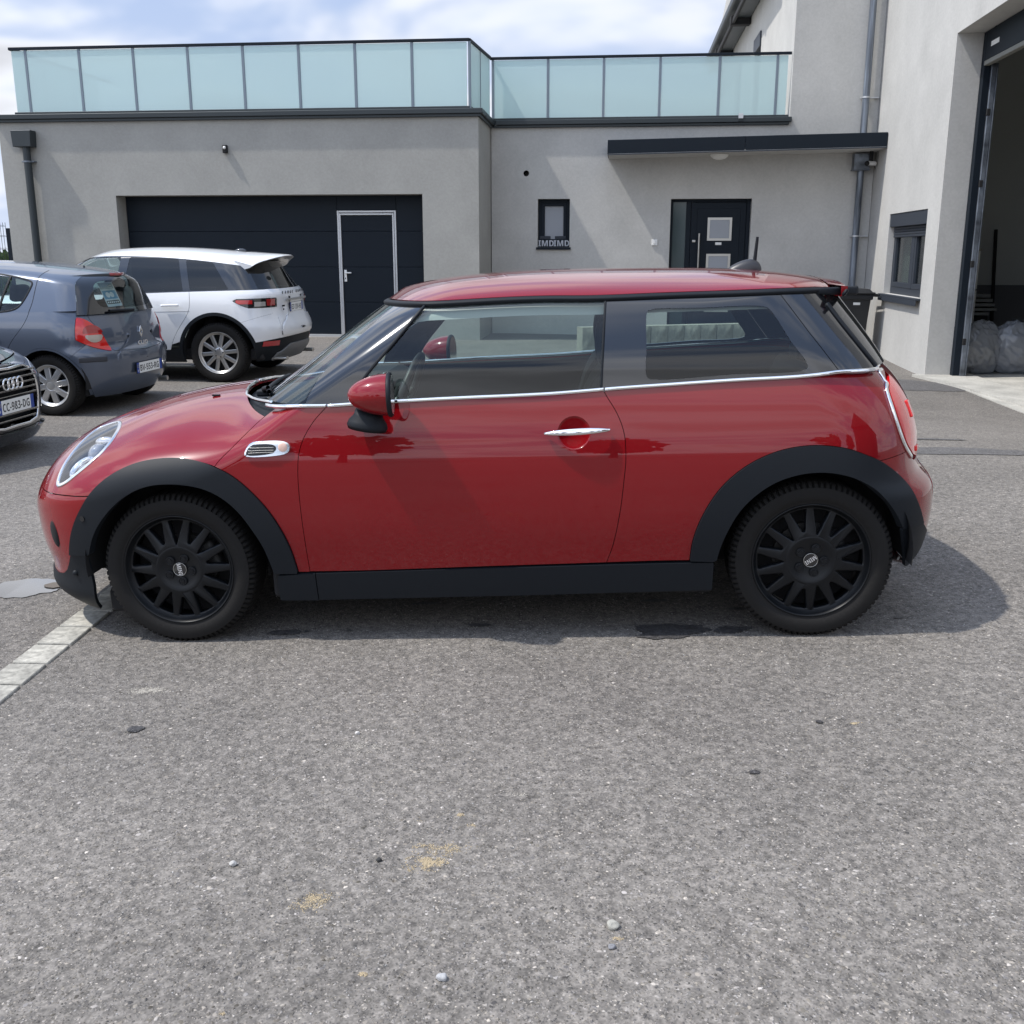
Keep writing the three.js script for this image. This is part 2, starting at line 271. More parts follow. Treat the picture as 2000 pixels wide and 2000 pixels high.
{ const z = pnoise(256, 6, 71, 4); const zm = dataTex(256, 256, (i, j) => { const v = 150 + (z[j * 256 + i] - 0.5) * 150; return [b255(v * 0.96), b255(v), b255(v * 1.05)]; }); M.zinc = std(lin(0.60, 0.62, 0.65), 0.45, { metalness: 0.55, map: zm }); }
M.frost = phys(lin(0.66, 0.80, 0.80), 0.45, { transmission: 0.42, thickness: 0, ior: 1.45 });
M.postGrey = std(lin(0.17, 0.21, 0.25), 0.5);
M.pane = phys(lin(0.55, 0.60, 0.60), 0.03, { transmission: 1, thickness: 0, ior: 1.5 });
M.milk = std(lin(0.30, 0.32, 0.35), 0.25);
M.dark = std(lin(0.012, 0.012, 0.013), 0.9);
M.white = std(lin(0.78, 0.78, 0.76), 0.45);
M.concrete = (() => { const a = pnoise(512, 8, 33, 5), b = pnoise(512, 120, 34, 3), map = dataTex(512, 512, (i, j) => { const k = j * 512 + i, v = 196 + (a[k] - 0.5) * 60 + (b[k] - 0.5) * 34; return [b255(v), b255(v * 0.985), b255(v * 0.94)]; }); map.repeat.set(0.4, 0.4); return std(lin(0.72, 0.72, 0.72), 0.9, { map, bumpMap: map, bumpScale: 0.002 }); })();
const GROUND_B = -0.7;

// ---- garage block
{
  const g = bthing('garage_block', 'grey rendered garage block with dark sectional door and frosted glass terrace rail above', 'building');
  mesh('wall', wallWithHoles([[-6.36, GROUND_B], [-4.37, GROUND_B], [-4.37, 2.40], [0.97, 2.40], [0.97, GROUND_B], [1.92, GROUND_B], [1.92, 3.64], [-6.36, 3.64]], [], -0.36, 0), M.renderGrey, g);
  mesh('side_wall', bx(1.60, 1.918, GROUND_B, 3.638, -9, -0.362), M.renderGrey, g);
  mesh('side_wall', bx(-6.358, -6.0, GROUND_B, 3.638, -9, -0.362), M.renderGrey, g);
  mesh('rear_wall', bx(-6.358, 1.918, GROUND_B, 3.638, -9.3, -9.002), M.renderGrey, g);
  mesh('roof_slab', bx(-6.35, 1.91, 3.40, 3.60, -8.9, -0.37), M.concrete, g);
  mesh('coping', [rbx(-6.44, 2.00, 3.642, 3.725, -0.42, 0.085, 0.012), rbx(-6.40, 1.96, 3.600, 3.641, -0.02, 0.055, 0.006), rbx(1.5, 2.00, 3.642, 3.725, -1.72, -0.421, 0.012), rbx(1.90, 1.962, 3.600, 3.641, -1.72, -0.021, 0.006)], M.coping, g);
  // sectional garage door
  const d = part('garage_door', g), zf = -0.34;
  const ph = 0.597, px0 = -4.36, px1 = 0.96;
  for (let k = 0; k < 4; k++) {
    const y0 = 0.008 + k * 0.6, y1 = y0 + ph;
    const seg = (a, b, lo = y0, hi = y1) => mesh('panel', [rbx(a, b, lo, hi, zf - 0.05, zf, 0.008)], M.slate, d);
    if (k < 3) { seg(px0, -0.592); seg(-0.52, 0.375, y0 + (k ? 0 : 0.05)); seg(0.447, px1); } else { seg(px0, -0.592); mesh('panel', [rbx(-0.59, 0.445, 2.155, 2.395, zf - 0.05, zf, 0.006)], M.slate, d); mesh('panel', [rbx(-0.52, 0.375, y0, 2.065, zf - 0.05, zf, 0.006)], M.slate, d); seg(0.447, px1); }
  }
  mesh('door_frame', [rbx(-0.588, -0.555, 0.02, 2.15, zf - 0.045, zf + 0.012, 0.004), rbx(-0.551, -0.523, 0.05, 2.105, zf - 0.045, zf + 0.022, 0.004), rbx(0.41, 0.443, 0.02, 2.15, zf - 0.045, zf + 0.012, 0.004), rbx(0.378, 0.406, 0.05, 2.105, zf - 0.045, zf + 0.022, 0.004), rbx(-0.554, 0.409, 2.117, 2.15, zf - 0.045, zf + 0.012, 0.004), rbx(-0.522, 0.377, 2.075, 2.105, zf - 0.045, zf + 0.022, 0.004)], M.alu, d);
  mesh('threshold', [rbx(px0, px1, -0.06, 0.006, zf - 0.05, zf + 0.03, 0.005), rbx(px0 - 0.005, px1 + 0.005, -0.3, -0.062, zf - 0.02, zf + 0.16, 0.01)], M.concrete, d);
  mesh('bottom_rail', rbx(px0, px1, 0.008, 0.05, zf + 0.001, zf + 0.012, 0.003), M.alu, d);
  const hd = mesh('door_handle', [rbx(-0.497, -0.452, 0.96, 1.16, zf, zf + 0.014, 0.005), rbx(-0.485, -0.36, 1.10, 1.122, zf + 0.04, zf + 0.058, 0.008), (() => { const c = cyl(0.011, 0.011, 0.05); c.rotateX(Math.PI / 2); c.translate(-0.474, 1.111, zf + 0.03); return c; })()], M.white, d);
  mesh('key_plate', rbx(-0.482, -0.468, 1.0, 1.03, zf + 0.0145, zf + 0.017, 0.001), M.dark, d);
  mesh('door_seal', bx(px0, px1, 2.385, 2.398, zf - 0.05, zf + 0.01), M.dark, d);
  mesh('inner_wall', bx(-4.36, 0.96, -0.3, 2.4, -0.60, -0.52), M.renderGrey, g);
  // drain head and downpipe
  mesh('rain_head', (() => { const s = new THREE.Shape([[-0.17, 0], [0.17, 0], [0.155, -0.25], [-0.155, -0.25]].map(p => new THREE.Vector2(...p))); const e = new THREE.ExtrudeGeometry(s, { depth: 0.18, bevelEnabled: true, bevelSize: 0.006, bevelThickness: 0.006, bevelSegments: 1 }); e.translate(-5.86, 3.45, 0.02); return e; })(), M.coping, g);
  mesh('downpipe', [(() => { const c = cyl(0.062, 0.062, 4.2, 24); c.translate(-5.84, 3.21 - 2.1, 0.10); return c; })(), (() => { const c = cyl(0.055, 0.055, 0.3, 20); c.translate(-5.84, 3.15, 0.10); return c; })()], M.coping, g);
  for (const y of [2.96, 1.2]) mesh('pipe_bracket', [(() => { const c = cyl(0.072, 0.072, 0.028, 20); c.translate(-5.84, y, 0.10); return c; })(), rbx(-5.95, -5.73, y - 0.01, y + 0.012, 0.0, 0.1, 0.004)], M.zinc, g);
  const lamp = part('wall_lamp', g);
  mesh('lamp_body', rbx(-2.40, -2.325, 3.07, 3.20, 0.001, 0.07, 0.01), M.dark, lamp);
  mesh('lens', (() => { const s = new THREE.SphereGeometry(0.026, 14, 10); s.translate(-2.362, 3.155, 0.07); return s; })(), M.white, lamp);
}
function balustrade(name, label, runs) {
  const t = bthing(name, label, 'glass balustrade', 'frosted glass balustrades on the terrace');
  for (const { a, b, y0, y1, posts, panes } of runs) { // a,b: [x,z]
    const L = Math.hypot(b[0] - a[0], b[1] - a[1]), ang = Math.atan2(-(b[1] - a[1]), b[0] - a[0]);
    const put = (m, s, y, off = 0) => { const dx = (b[0] - a[0]) / L, dz = (b[1] - a[1]) / L; m.position.set(a[0] + dx * s - dz * -off, y, a[1] + dz * s - dx * off); m.rotation.y = ang; return m; };
    for (let k = 0; k < panes.length - 1; k++) { const w = panes[k + 1] - panes[k] - 0.048; put(mesh('pane', new RoundedBoxGeometry(w, y1 - y0 - 0.03, 0.014, 1, 0.003), M.frost, t), (panes[k] + panes[k + 1]) / 2, (y0 + y1 - 0.03) / 2); }
    for (const s of posts) put(mesh('post', rbx(-0.022, 0.022, y0, y1 - 0.02, -0.02, 0.02, 0.005), M.postGrey, t), s, 0, 0.008);
    put(mesh('top_rail', rbx(-0.02, L + 0.02, -0.02, 0.025, -0.026, 0.026, 0.006), M.slate, t), 0, y1);
    put(mesh('base_rail', rbx(-0.02, L + 0.02, -0.03, 0.03, -0.025, 0.025, 0.006), M.coping, t), 0, y0 + 0.012);
  }
}
const seq = (n, L, o = 0) => Array.from({ length: n + 1 }, (_, i) => o + i * L);
balustrade('glass_balustrade', 'frosted glass terrace rail above the garage door', [
  { a: [-6.06, -0.10], b: [1.75, -0.10], y0: 3.735, y1: 4.78, posts: seq(8, 0.945, 0.27), panes: [0, 0.27, 1.215, 2.16, 3.105, 4.05, 4.995, 5.94, 6.885, 7.81] },
  { a: [1.765, -0.12], b: [1.90, -1.72], y0: 3.735, y1: 4.78, posts: [0.8], panes: [0, 0.8, 1.6] }, { a: [-6.06, -0.12], b: [-6.06, -3.6], y0: 3.735, y1: 4.78, posts: [1, 2], panes: [0, 1.0, 2.0, 3.0] }]);
balustrade('glass_balustrade', 'frosted glass terrace rail above the entrance door', [
  { a: [1.92, -1.76], b: [7.10, -1.76], y0: 3.735, y1: 4.77, posts: [0.03, 1.01, 1.99, 2.97, 3.99, 4.97], panes: [0.03, 1.01, 1.99, 2.97, 3.99, 4.97, 5.17] }]);

// ---- house block with the entrance
{
  const g = bthing('house_block', 'pale rendered house block with dark front door under a flat canopy', 'building');
  const z0 = -1.65;
  mesh('wall', wallWithHoles([[1.93, GROUND_B], [5.15, GROUND_B], [5.15, 2.38], [6.57, 2.38], [6.57, GROUND_B], [8.615, GROUND_B], [8.615, 9.2], [7.135, 9.2], [7.135, 3.64], [1.93, 3.64]], [rect(2.77, 3.35, 1.54, 2.39), Array.from({ length: 20 }, (_, i) => [2.56 + 0.052 * Math.cos(i / 20 * 6.2832), 2.83 + 0.052 * Math.sin(i / 20 * 6.2832)])], z0 - 0.35, z0), M.render, g);
  mesh('upper_wall', wallWithHoles([[-17.0, 3.5], [-2.002, 3.5], [-2.002, 9.2], [-13, 9.2], [-17.0, 8.2]].map(([z, y]) => [-z, y]), [rect(6.4, 7.5, 3.9, 6.0), rect(10.2, 11.6, 3.9, 6.0)], -0.3, 0).rotateY(Math.PI / 2).translate(7.437, 0, 0), M.render, g);
  mesh('flat_roof', bx(1.94, 7.1, 3.40, 3.60, -16, z0 - 0.36), M.concrete, g);
  mesh('roof_edge', [rbx(7.05, 8.7, 9.2, 9.32, z0 - 0.5, z0 + 0.08, 0.01), bx(7.05, 7.5, 9.2, 9.32, -13, z0 - 0.51)], M.coping, g);
  mesh('coping', [rbx(2.01, 7.16, 3.642, 3.725, z0 - 0.42, z0 + 0.085, 0.012), rbx(1.97, 7.12, 3.600, 3.641, z0 - 0.02, z0 + 0.055, 0.006), rbx(6.25, 6.33, 3.66, 3.76, z0 + 0.086, z0 + 0.10, 0.004)], M.coping, g);
  mesh('overflow_spout', rbx(6.25, 6.33, 3.70, 3.785, z0 + 0.086, z0 + 0.12, 0.004), M.alu, g);
  const vent = mesh('vent_duct', (() => { const c = cyl(0.05, 0.05, 0.3, 20, true); c.rotateX(Math.PI / 2); c.translate(2.56, 2.83, z0 - 0.16); return c; })(), M.dark, g); vent.material = M.dark;
  mesh('vent_back', bx(2.4, 2.7, 2.7, 2.95, z0 - 0.4, z0 - 0.355), M.renderGrey, g);
  // small window with roller guide and cut-out letters
  const w = part('small_window', g), zw = z0 - 0.13;
  mesh('frame', [rbx(2.772, 2.835, 1.56, 2.386, zw - 0.07, zw, 0.005), rbx(3.285, 3.348, 1.56, 2.386, zw - 0.07, zw, 0.005), rbx(2.8355, 3.2845, 2.32, 2.386, zw - 0.07, zw, 0.005), rbx(2.8355, 3.2845, 1.56, 1.62, zw - 0.07, zw, 0.005), rbx(2.836, 2.89, 1.6205, 2.319, zw - 0.06, zw + 0.012, 0.004), rbx(3.23, 3.284, 1.6205, 2.319, zw - 0.06, zw + 0.012, 0.004), rbx(2.8905, 3.2295, 2.27, 2.319, zw - 0.06, zw + 0.012, 0.004), rbx(2.8905, 3.2295, 1.6205, 1.67, zw - 0.06, zw + 0.012, 0.004)], M.slate, w);
  mesh('pane', bx(2.89, 3.23, 1.67, 2.27, zw - 0.04, zw - 0.03), M.milk, w);
  mesh('sill', rbx(2.745, 3.375, 1.505, 1.545, z0 - 0.13, z0 + 0.045, 0.006), M.slate, w);
  mesh('letter_board', rbx(2.775, 3.345, 1.546, 1.69, zw + 0.02, zw + 0.035, 0.004), M.slate, w);
  mesh('letter_board_top', [rbx(2.80, 3.00, 1.692, 1.745, zw + 0.02, zw + 0.035, 0.01), rbx(3.08, 3.28, 1.692, 1.745, zw + 0.02, zw + 0.035, 0.01)], M.slateLight, w);
  const font = await new FontLoader().loadAsync('fonts/droid/droid_sans_bold.typeface.json');
  M.font = font;
  const tx = (s, size, depth = 0.004) => { const q = new TextGeometry(s, { font, size, depth, curveSegments: 4, bevelEnabled: false }); q.computeBoundingBox(); const b = q.boundingBox; q.translate(-(b.min.x + b.max.x) / 2, -(b.min.y + b.max.y) / 2, 0); return q; };
  M.tx = tx;
  for (const cx of [2.918, 3.20]) mesh('lettering', tx('IMD', 0.105).scale(1.02, 1, 1).translate(cx, 1.617, zw + 0.036), std(lin(0.5, 0.52, 0.56), 0.6), w);
  // front door with side light
  const d = part('front_door', g), zd = z0 - 0.14;
  mesh('frame', [rbx(5.152, 5.20, -0.2, 2.378, zd - 0.07, zd, 0.005), rbx(5.435, 5.52, -0.2, 2.3295, zd - 0.07, zd, 0.005), rbx(6.50, 6.568, -0.2, 2.378, zd - 0.07, zd, 0.005), rbx(5.201, 6.499, 2.33, 2.378, zd - 0.07, zd, 0.005), rbx(5.201, 5.434, -0.2, 0.02, zd - 0.07, zd, 0.005)], M.slate, d);
  mesh('side_light', bx(5.195, 5.44, 0.015, 2.335, zd - 0.045, zd - 0.03), phys(lin(0.05, 0.075, 0.08), 0.08, {}), d);
  mesh('leaf', [rbx(5.525, 6.495, -0.02, 2.325, zd - 0.06, zd + 0.01, 0.008)], M.slate, d);
  mesh('leaf_panel', [rbx(5.63, 6.39, 0.15, 2.22, zd + 0.0105, zd + 0.022, 0.006)], M.slate, d);
  for (const [y0, y1] of [[1.66, 2.06], [1.03, 1.43], [0.40, 0.80]]) {
    mesh('trim', wallWithHoles(rect(5.82, 6.25, y0, y1), [rect(5.862, 6.208, y0 + 0.042, y1 - 0.042)], zd + 0.0225, zd + 0.036), M.steel, d);
    mesh('pane', bx(5.864, 6.206, y0 + 0.044, y1 - 0.044, zd + 0.0225, zd + 0.028), M.milk, d);
  }
  mesh('pull_bar', [(() => { const c = cyl(0.017, 0.017, 1.25, 16); c.translate(5.675, 1.16, zd + 0.09); return c; })(), ...[0.65, 1.66].map(y => { const c = cyl(0.012, 0.012, 0.08, 12); c.rotateX(Math.PI / 2); c.translate(5.675, y, zd + 0.052); return c; })], M.steel, d);
  mesh('lock', [rbx(5.555, 5.62, 1.63, 1.675, zd + 0.0105, zd + 0.03, 0.01)], M.steel, d);
  mesh('letter_plate', rbx(5.97, 6.08, 1.585, 1.63, zd + 0.0225, zd + 0.028, 0.002), M.white, d);
  mesh('hall_wall', bx(5.16, 6.56, -0.2, 2.37, z0 - 0.346, z0 - 0.30), M.render, g);
  mesh('intercom', [rbx(4.83, 4.935, 1.575, 1.68, z0 + 0.0005, z0 + 0.022, 0.008), rbx(4.86, 4.905, 1.605, 1.65, z0 + 0.0225, z0 + 0.03, 0.006)], M.white, g);
  // canopy, its fascia falls slightly to the left
  const c = part('canopy', g), zfr = -0.80, L = 8.612 - 4.018, sl = 0.075 / L;
  const cant = (geo) => { geo = uniform(geo); const p = geo.attributes.position; for (let i = 0; i < p.count; i++) p.setY(i, p.getY(i) + (p.getX(i) - 4.018) * sl); return geo; };
  mesh('fascia', [cant(rbx(4.018, 6.3075, 3.072, 3.292, zfr - 0.012, zfr, 0.004)), cant(rbx(6.3115, 8.612, 3.072, 3.292, zfr - 0.012, zfr, 0.004)), cant(rbx(4.018, 4.03, 3.072, 3.292, z0 + 0.002, zfr - 0.0125, 0.004)), cant(rbx(4.018, 8.612, 3.28, 3.30, z0 + 0.002, zfr - 0.013, 0.004))], M.slate, c);
  mesh('soffit', cant(bx(4.032, 8.610, 3.055, 3.09, z0 + 0.002, zfr - 0.0005)), M.render, c);
  mesh('edge_trim', cant(rbx(4.02, 8.612, 3.054, 3.0715, zfr - 0.02, zfr + 0.002, 0.002)), M.slateLight, c);
  mesh('ceiling_lamp', (() => { const s = new THREE.SphereGeometry(0.155, 28, 12, 0, Math.PI * 2, Math.PI / 2, Math.PI / 2); s.scale(1, 0.55, 1); s.translate(5.93, 3.053 + (5.93 - 4.018) * sl, -1.25); return s; })(), std(lin(0.75, 0.74, 0.70), 0.35), c);
  // zinc downpipe, upper and lower length, hopper and camera
  const dp = part('downpipe', g), pc = (x, y0, y1, r = 0.058) => { const q = cyl(r, r, y1 - y0, 24); q.translate(x, (y0 + y1) / 2, z0 + 0.10); return q; };
  mesh('upper_pipe', pc(8.37, 3.36, 9.1), M.zinc, dp); mesh('lower_pipe', pc(8.375, -0.6, 2.86), M.zinc, dp);
  mesh('hopper', [rbx(8.235, 8.50, 2.84, 3.10, z0 + 0.005, z0 + 0.21, 0.008), rbx(8.22, 8.515, 2.825, 2.8395, z0 + 0.002, z0 + 0.22, 0.004)], M.zinc, dp);
  for (const y of [4.0, 1.72]) mesh('bracket', [pc(8.372, y, y + 0.025, 0.068), rbx(8.29, 8.60, y + 0.002, y + 0.022, z0 + 0.01, z0 + 0.06, 0.003)], M.alu, dp);
  const cm = part('camera', g);
  mesh('camera_body', [(() => { const q = cyl(0.035, 0.035, 0.17, 18); q.rotateZ(Math.PI / 2); q.rotateY(0.5); q.translate(8.50, 2.93, z0 + 0.30); return q; })()], M.white, cm);
  mesh('camera_lens', [(() => { const q = new THREE.SphereGeometry(0.042, 16, 12); q.translate(8.42, 2.925, z0 + 0.345); return q; })()], M.dark, cm);
  mesh('camera_mount', rbx(8.47, 8.53, 2.96, 3.13, z0 + 0.24, z0 + 0.30, 0.01), M.dark, cm);
  // awning cassette and shuttered windows on the upper side wall
  const aw = part('awning', g);
  mesh('cassette', [rbx(6.62, 7.13, 6.86, 7.06, -16.0, -3.0, 0.05), rbx(6.80, 7.13, 6.70, 6.85, -16.0, -3.0, 0.03)], M.coping, aw);
  mesh('arm', [rbx(6.70, 6.76, 6.58, 6.70, -15.6, -3.4, 0.02), ...[-12.6, -8.6, -5.6].map(z => rbx(6.66, 7.12, 6.55, 6.76, z - 0.12, z + 0.12, 0.03))], M.dark, aw);
  for (const z of [-6.95, -10.9]) { const q = part('terrace_window', g); mesh('frame', rbx(7.2, 7.28, 3.9, 6.0, z - 0.62, z + 0.62, 0.01), M.slateLight, q); mesh('shutter_box', rbx(7.1, 7.3, 5.72, 6.02, z - 0.56, z + 0.56, 0.01), M.slateLight, q); }
}

// ---- workshop wing with the big roller door
{
  const g = bthing('workshop_wing', 'pale rendered workshop wing with an open tall garage doorway', 'building');
  const X = 8.62, zc = 2.52, top = 4.245, GR = -0.9;
  // wall facing the yard; outline along z
  const wall = wallWithHoles([[-1.95, GR], [zc, GR], [zc, top], [7.6, top], [7.6, GR], [12, GR], [12, 9.4], [-1.95, 9.4]].map(([z, y]) => [-z, y]), [rect(-1.91, 0.25, 0.80, 2.055)], 0, 0.34);
  wall.rotateY(Math.PI / 2).translate(X, 0, 0); mesh('wall', boxUV(uniform(wall)), M.render, g);
  mesh('end_wall', bx(8.963, 16, GR, 9.4, -1.95, -1.652), M.renderGrey, g);
  mesh('front_wall', bx(8.963, 16, GR, 9.4, 11.7, 12), M.render, g);
  mesh('rear_wall', bx(16.002, 16.3, GR, 9.4, -1.95, 12), M.render, g);
  mesh('roof', [bx(8.5, 16.4, 9.402, 9.6, -2.1, 12.1), bx(8.963, 16, 5.4, 5.6, -1.648, 11.698)], M.concrete, g);
  // interior linings
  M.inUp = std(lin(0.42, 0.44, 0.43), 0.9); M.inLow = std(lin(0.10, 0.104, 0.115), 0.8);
  mesh('upper_lining', [bx(8.97, 15.99, 0.9, 5.39, -1.645, -1.60), bx(15.9, 15.995, 0.9, 5.39, -1.6, 11.69)], M.inUp, g);
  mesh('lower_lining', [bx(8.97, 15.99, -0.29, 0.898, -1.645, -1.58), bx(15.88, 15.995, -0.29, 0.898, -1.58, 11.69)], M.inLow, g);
  mesh('floor', bx(X + 0.10, 15.87, -0.6, -0.255, -1.578, 11.69), M.concrete, g);
  // window in the yard wall
  const w = part('yard_window', g), xw = X + 0.10; const wy0 = 0.80, wy1 = 2.055, wz0 = -0.25, wz1 = 1.91;
  mesh('shutter_box', rbx(X + 0.012, X + 0.2, 1.85, wy1 - 0.002, wz0 + 0.002, wz1 - 0.002, 0.006), M.slateLight, w);
  for (let k = 0; k < 4; k++) mesh('slat', rbx(xw - 0.03, xw + 0.02, 1.685 + k * 0.041, 1.723 + k * 0.041, wz0 + 0.05, wz1 - 0.05, 0.008), M.slateLight, w);
  mesh('frame', [rbx(xw, xw + 0.08, wy0, 1.849, wz0 + 0.001, wz0 + 0.085, 0.006), rbx(xw, xw + 0.08, wy0, 1.849, wz1 - 0.085, wz1 - 0.001, 0.006), rbx(xw, xw + 0.08, wy0, wy0 + 0.11, wz0 + 0.086, wz1 - 0.086, 0.006), rbx(xw - 0.012, xw + 0.07, wy0 + 0.111, 1.84, 0.90, 1.03, 0.006), ...[[wz0 + 0.0865, 0.899], [1.031, wz1 - 0.0865]].flatMap(([a, b]) => [rbx(xw - 0.006, xw + 0.07, wy0 + 0.1115, wy0 + 0.19, a, b, 0.006), rbx(xw - 0.006, xw + 0.07, wy0 + 0.191, 1.84, a, a + 0.075, 0.006), rbx(xw - 0.006, xw + 0.07, wy0 + 0.191, 1.84, b - 0.075, b, 0.006)])], M.slateLight, w);
  for (const [a, b] of [[wz0 + 0.16, 0.826], [1.105, wz1 - 0.16]]) mesh('pane', bx(xw + 0.03, xw + 0.036, wy0 + 0.188, 1.80, a, b), M.pane, w);
  mesh('curtain', bx(xw + 0.14, xw + 0.15, wy0, 1.86, wz0, wz1), std(lin(0.50, 0.52, 0.47), 0.9), w);
  mesh('sill', [rbx(X - 0.075, X + 0.1, wy0 - 0.03, wy0 - 0.002, wz0 - 0.05, wz1 + 0.05, 0.006), rbx(X - 0.075, X - 0.06, wy0 - 0.11, wy0 - 0.031, wz0 - 0.05, wz1 + 0.05, 0.005)], M.slateLight, w);
  // doorway: lining, header panel, runner
  const d = part('roller_door', g);
  for (const q of [zc + 0.002, 7.478]) mesh('jamb_post', rbx(X + 0.342, X + 0.43, -0.3, 4.24, q, q + 0.12, 0.006), M.slate, d);
  mesh('runner', [rbx(X + 0.431, X + 0.50, -0.3, 3.85, zc + 0.03, zc + 0.15, 0.01), rbx(X + 0.501, X + 0.515, -0.3, 3.85, zc + 0.10, zc + 0.16, 0.003)], M.zinc, d);
  for (const y of [0.2, 1.25, 2.3, 3.2]) mesh('hinge', rbx(X + 0.425, X + 0.47, y, y + 0.09, zc + 0.121, zc + 0.16, 0.008), M.dark, d);
  mesh('header_panel', rbx(X + 0.342, X + 0.40, 3.88, 4.244, zc + 0.121, 7.46, 0.01), M.slate, d);
  mesh('header_seal', rbx(X + 0.335, X + 0.41, 3.82, 3.879, zc + 0.121, 7.46, 0.01), std(lin(0.20, 0.20, 0.18), 0.7), d);
  mesh('rating_plate', rbx(X + 0.336, X + 0.3415, 4.02, 4.08, zc + 0.33, zc + 0.62, 0.002), M.white, d);
  // concrete apron
  const ap = bthing('concrete_apron', 'pale concrete apron at the open workshop doorway', 'concrete slab'); struct(ap);
  const sh = new THREE.Shape([[8.40, -2.40], [8.66, -2.50], [11.5, -2.50], [11.5, -13], [9.3, -13]].map(p => new THREE.Vector2(...p)));
  const ag = new THREE.ExtrudeGeometry(new THREE.Shape([[8.46, -2.47], [8.66, -2.47], [8.72, -2.2], [9.3, -2.2], [9.3, -8], [8.93, -8], [8.86, -5.3], [8.78, -4.5], [8.68, -3.6]].map(p => new THREE.Vector2(...p))), { depth: 0.4, bevelEnabled: false }); ag.rotateX(-Math.PI / 2); ag.translate(0, -0.630, 0);
  mesh('slab', boxUV(uniform(ag)), M.concrete, ap);
}
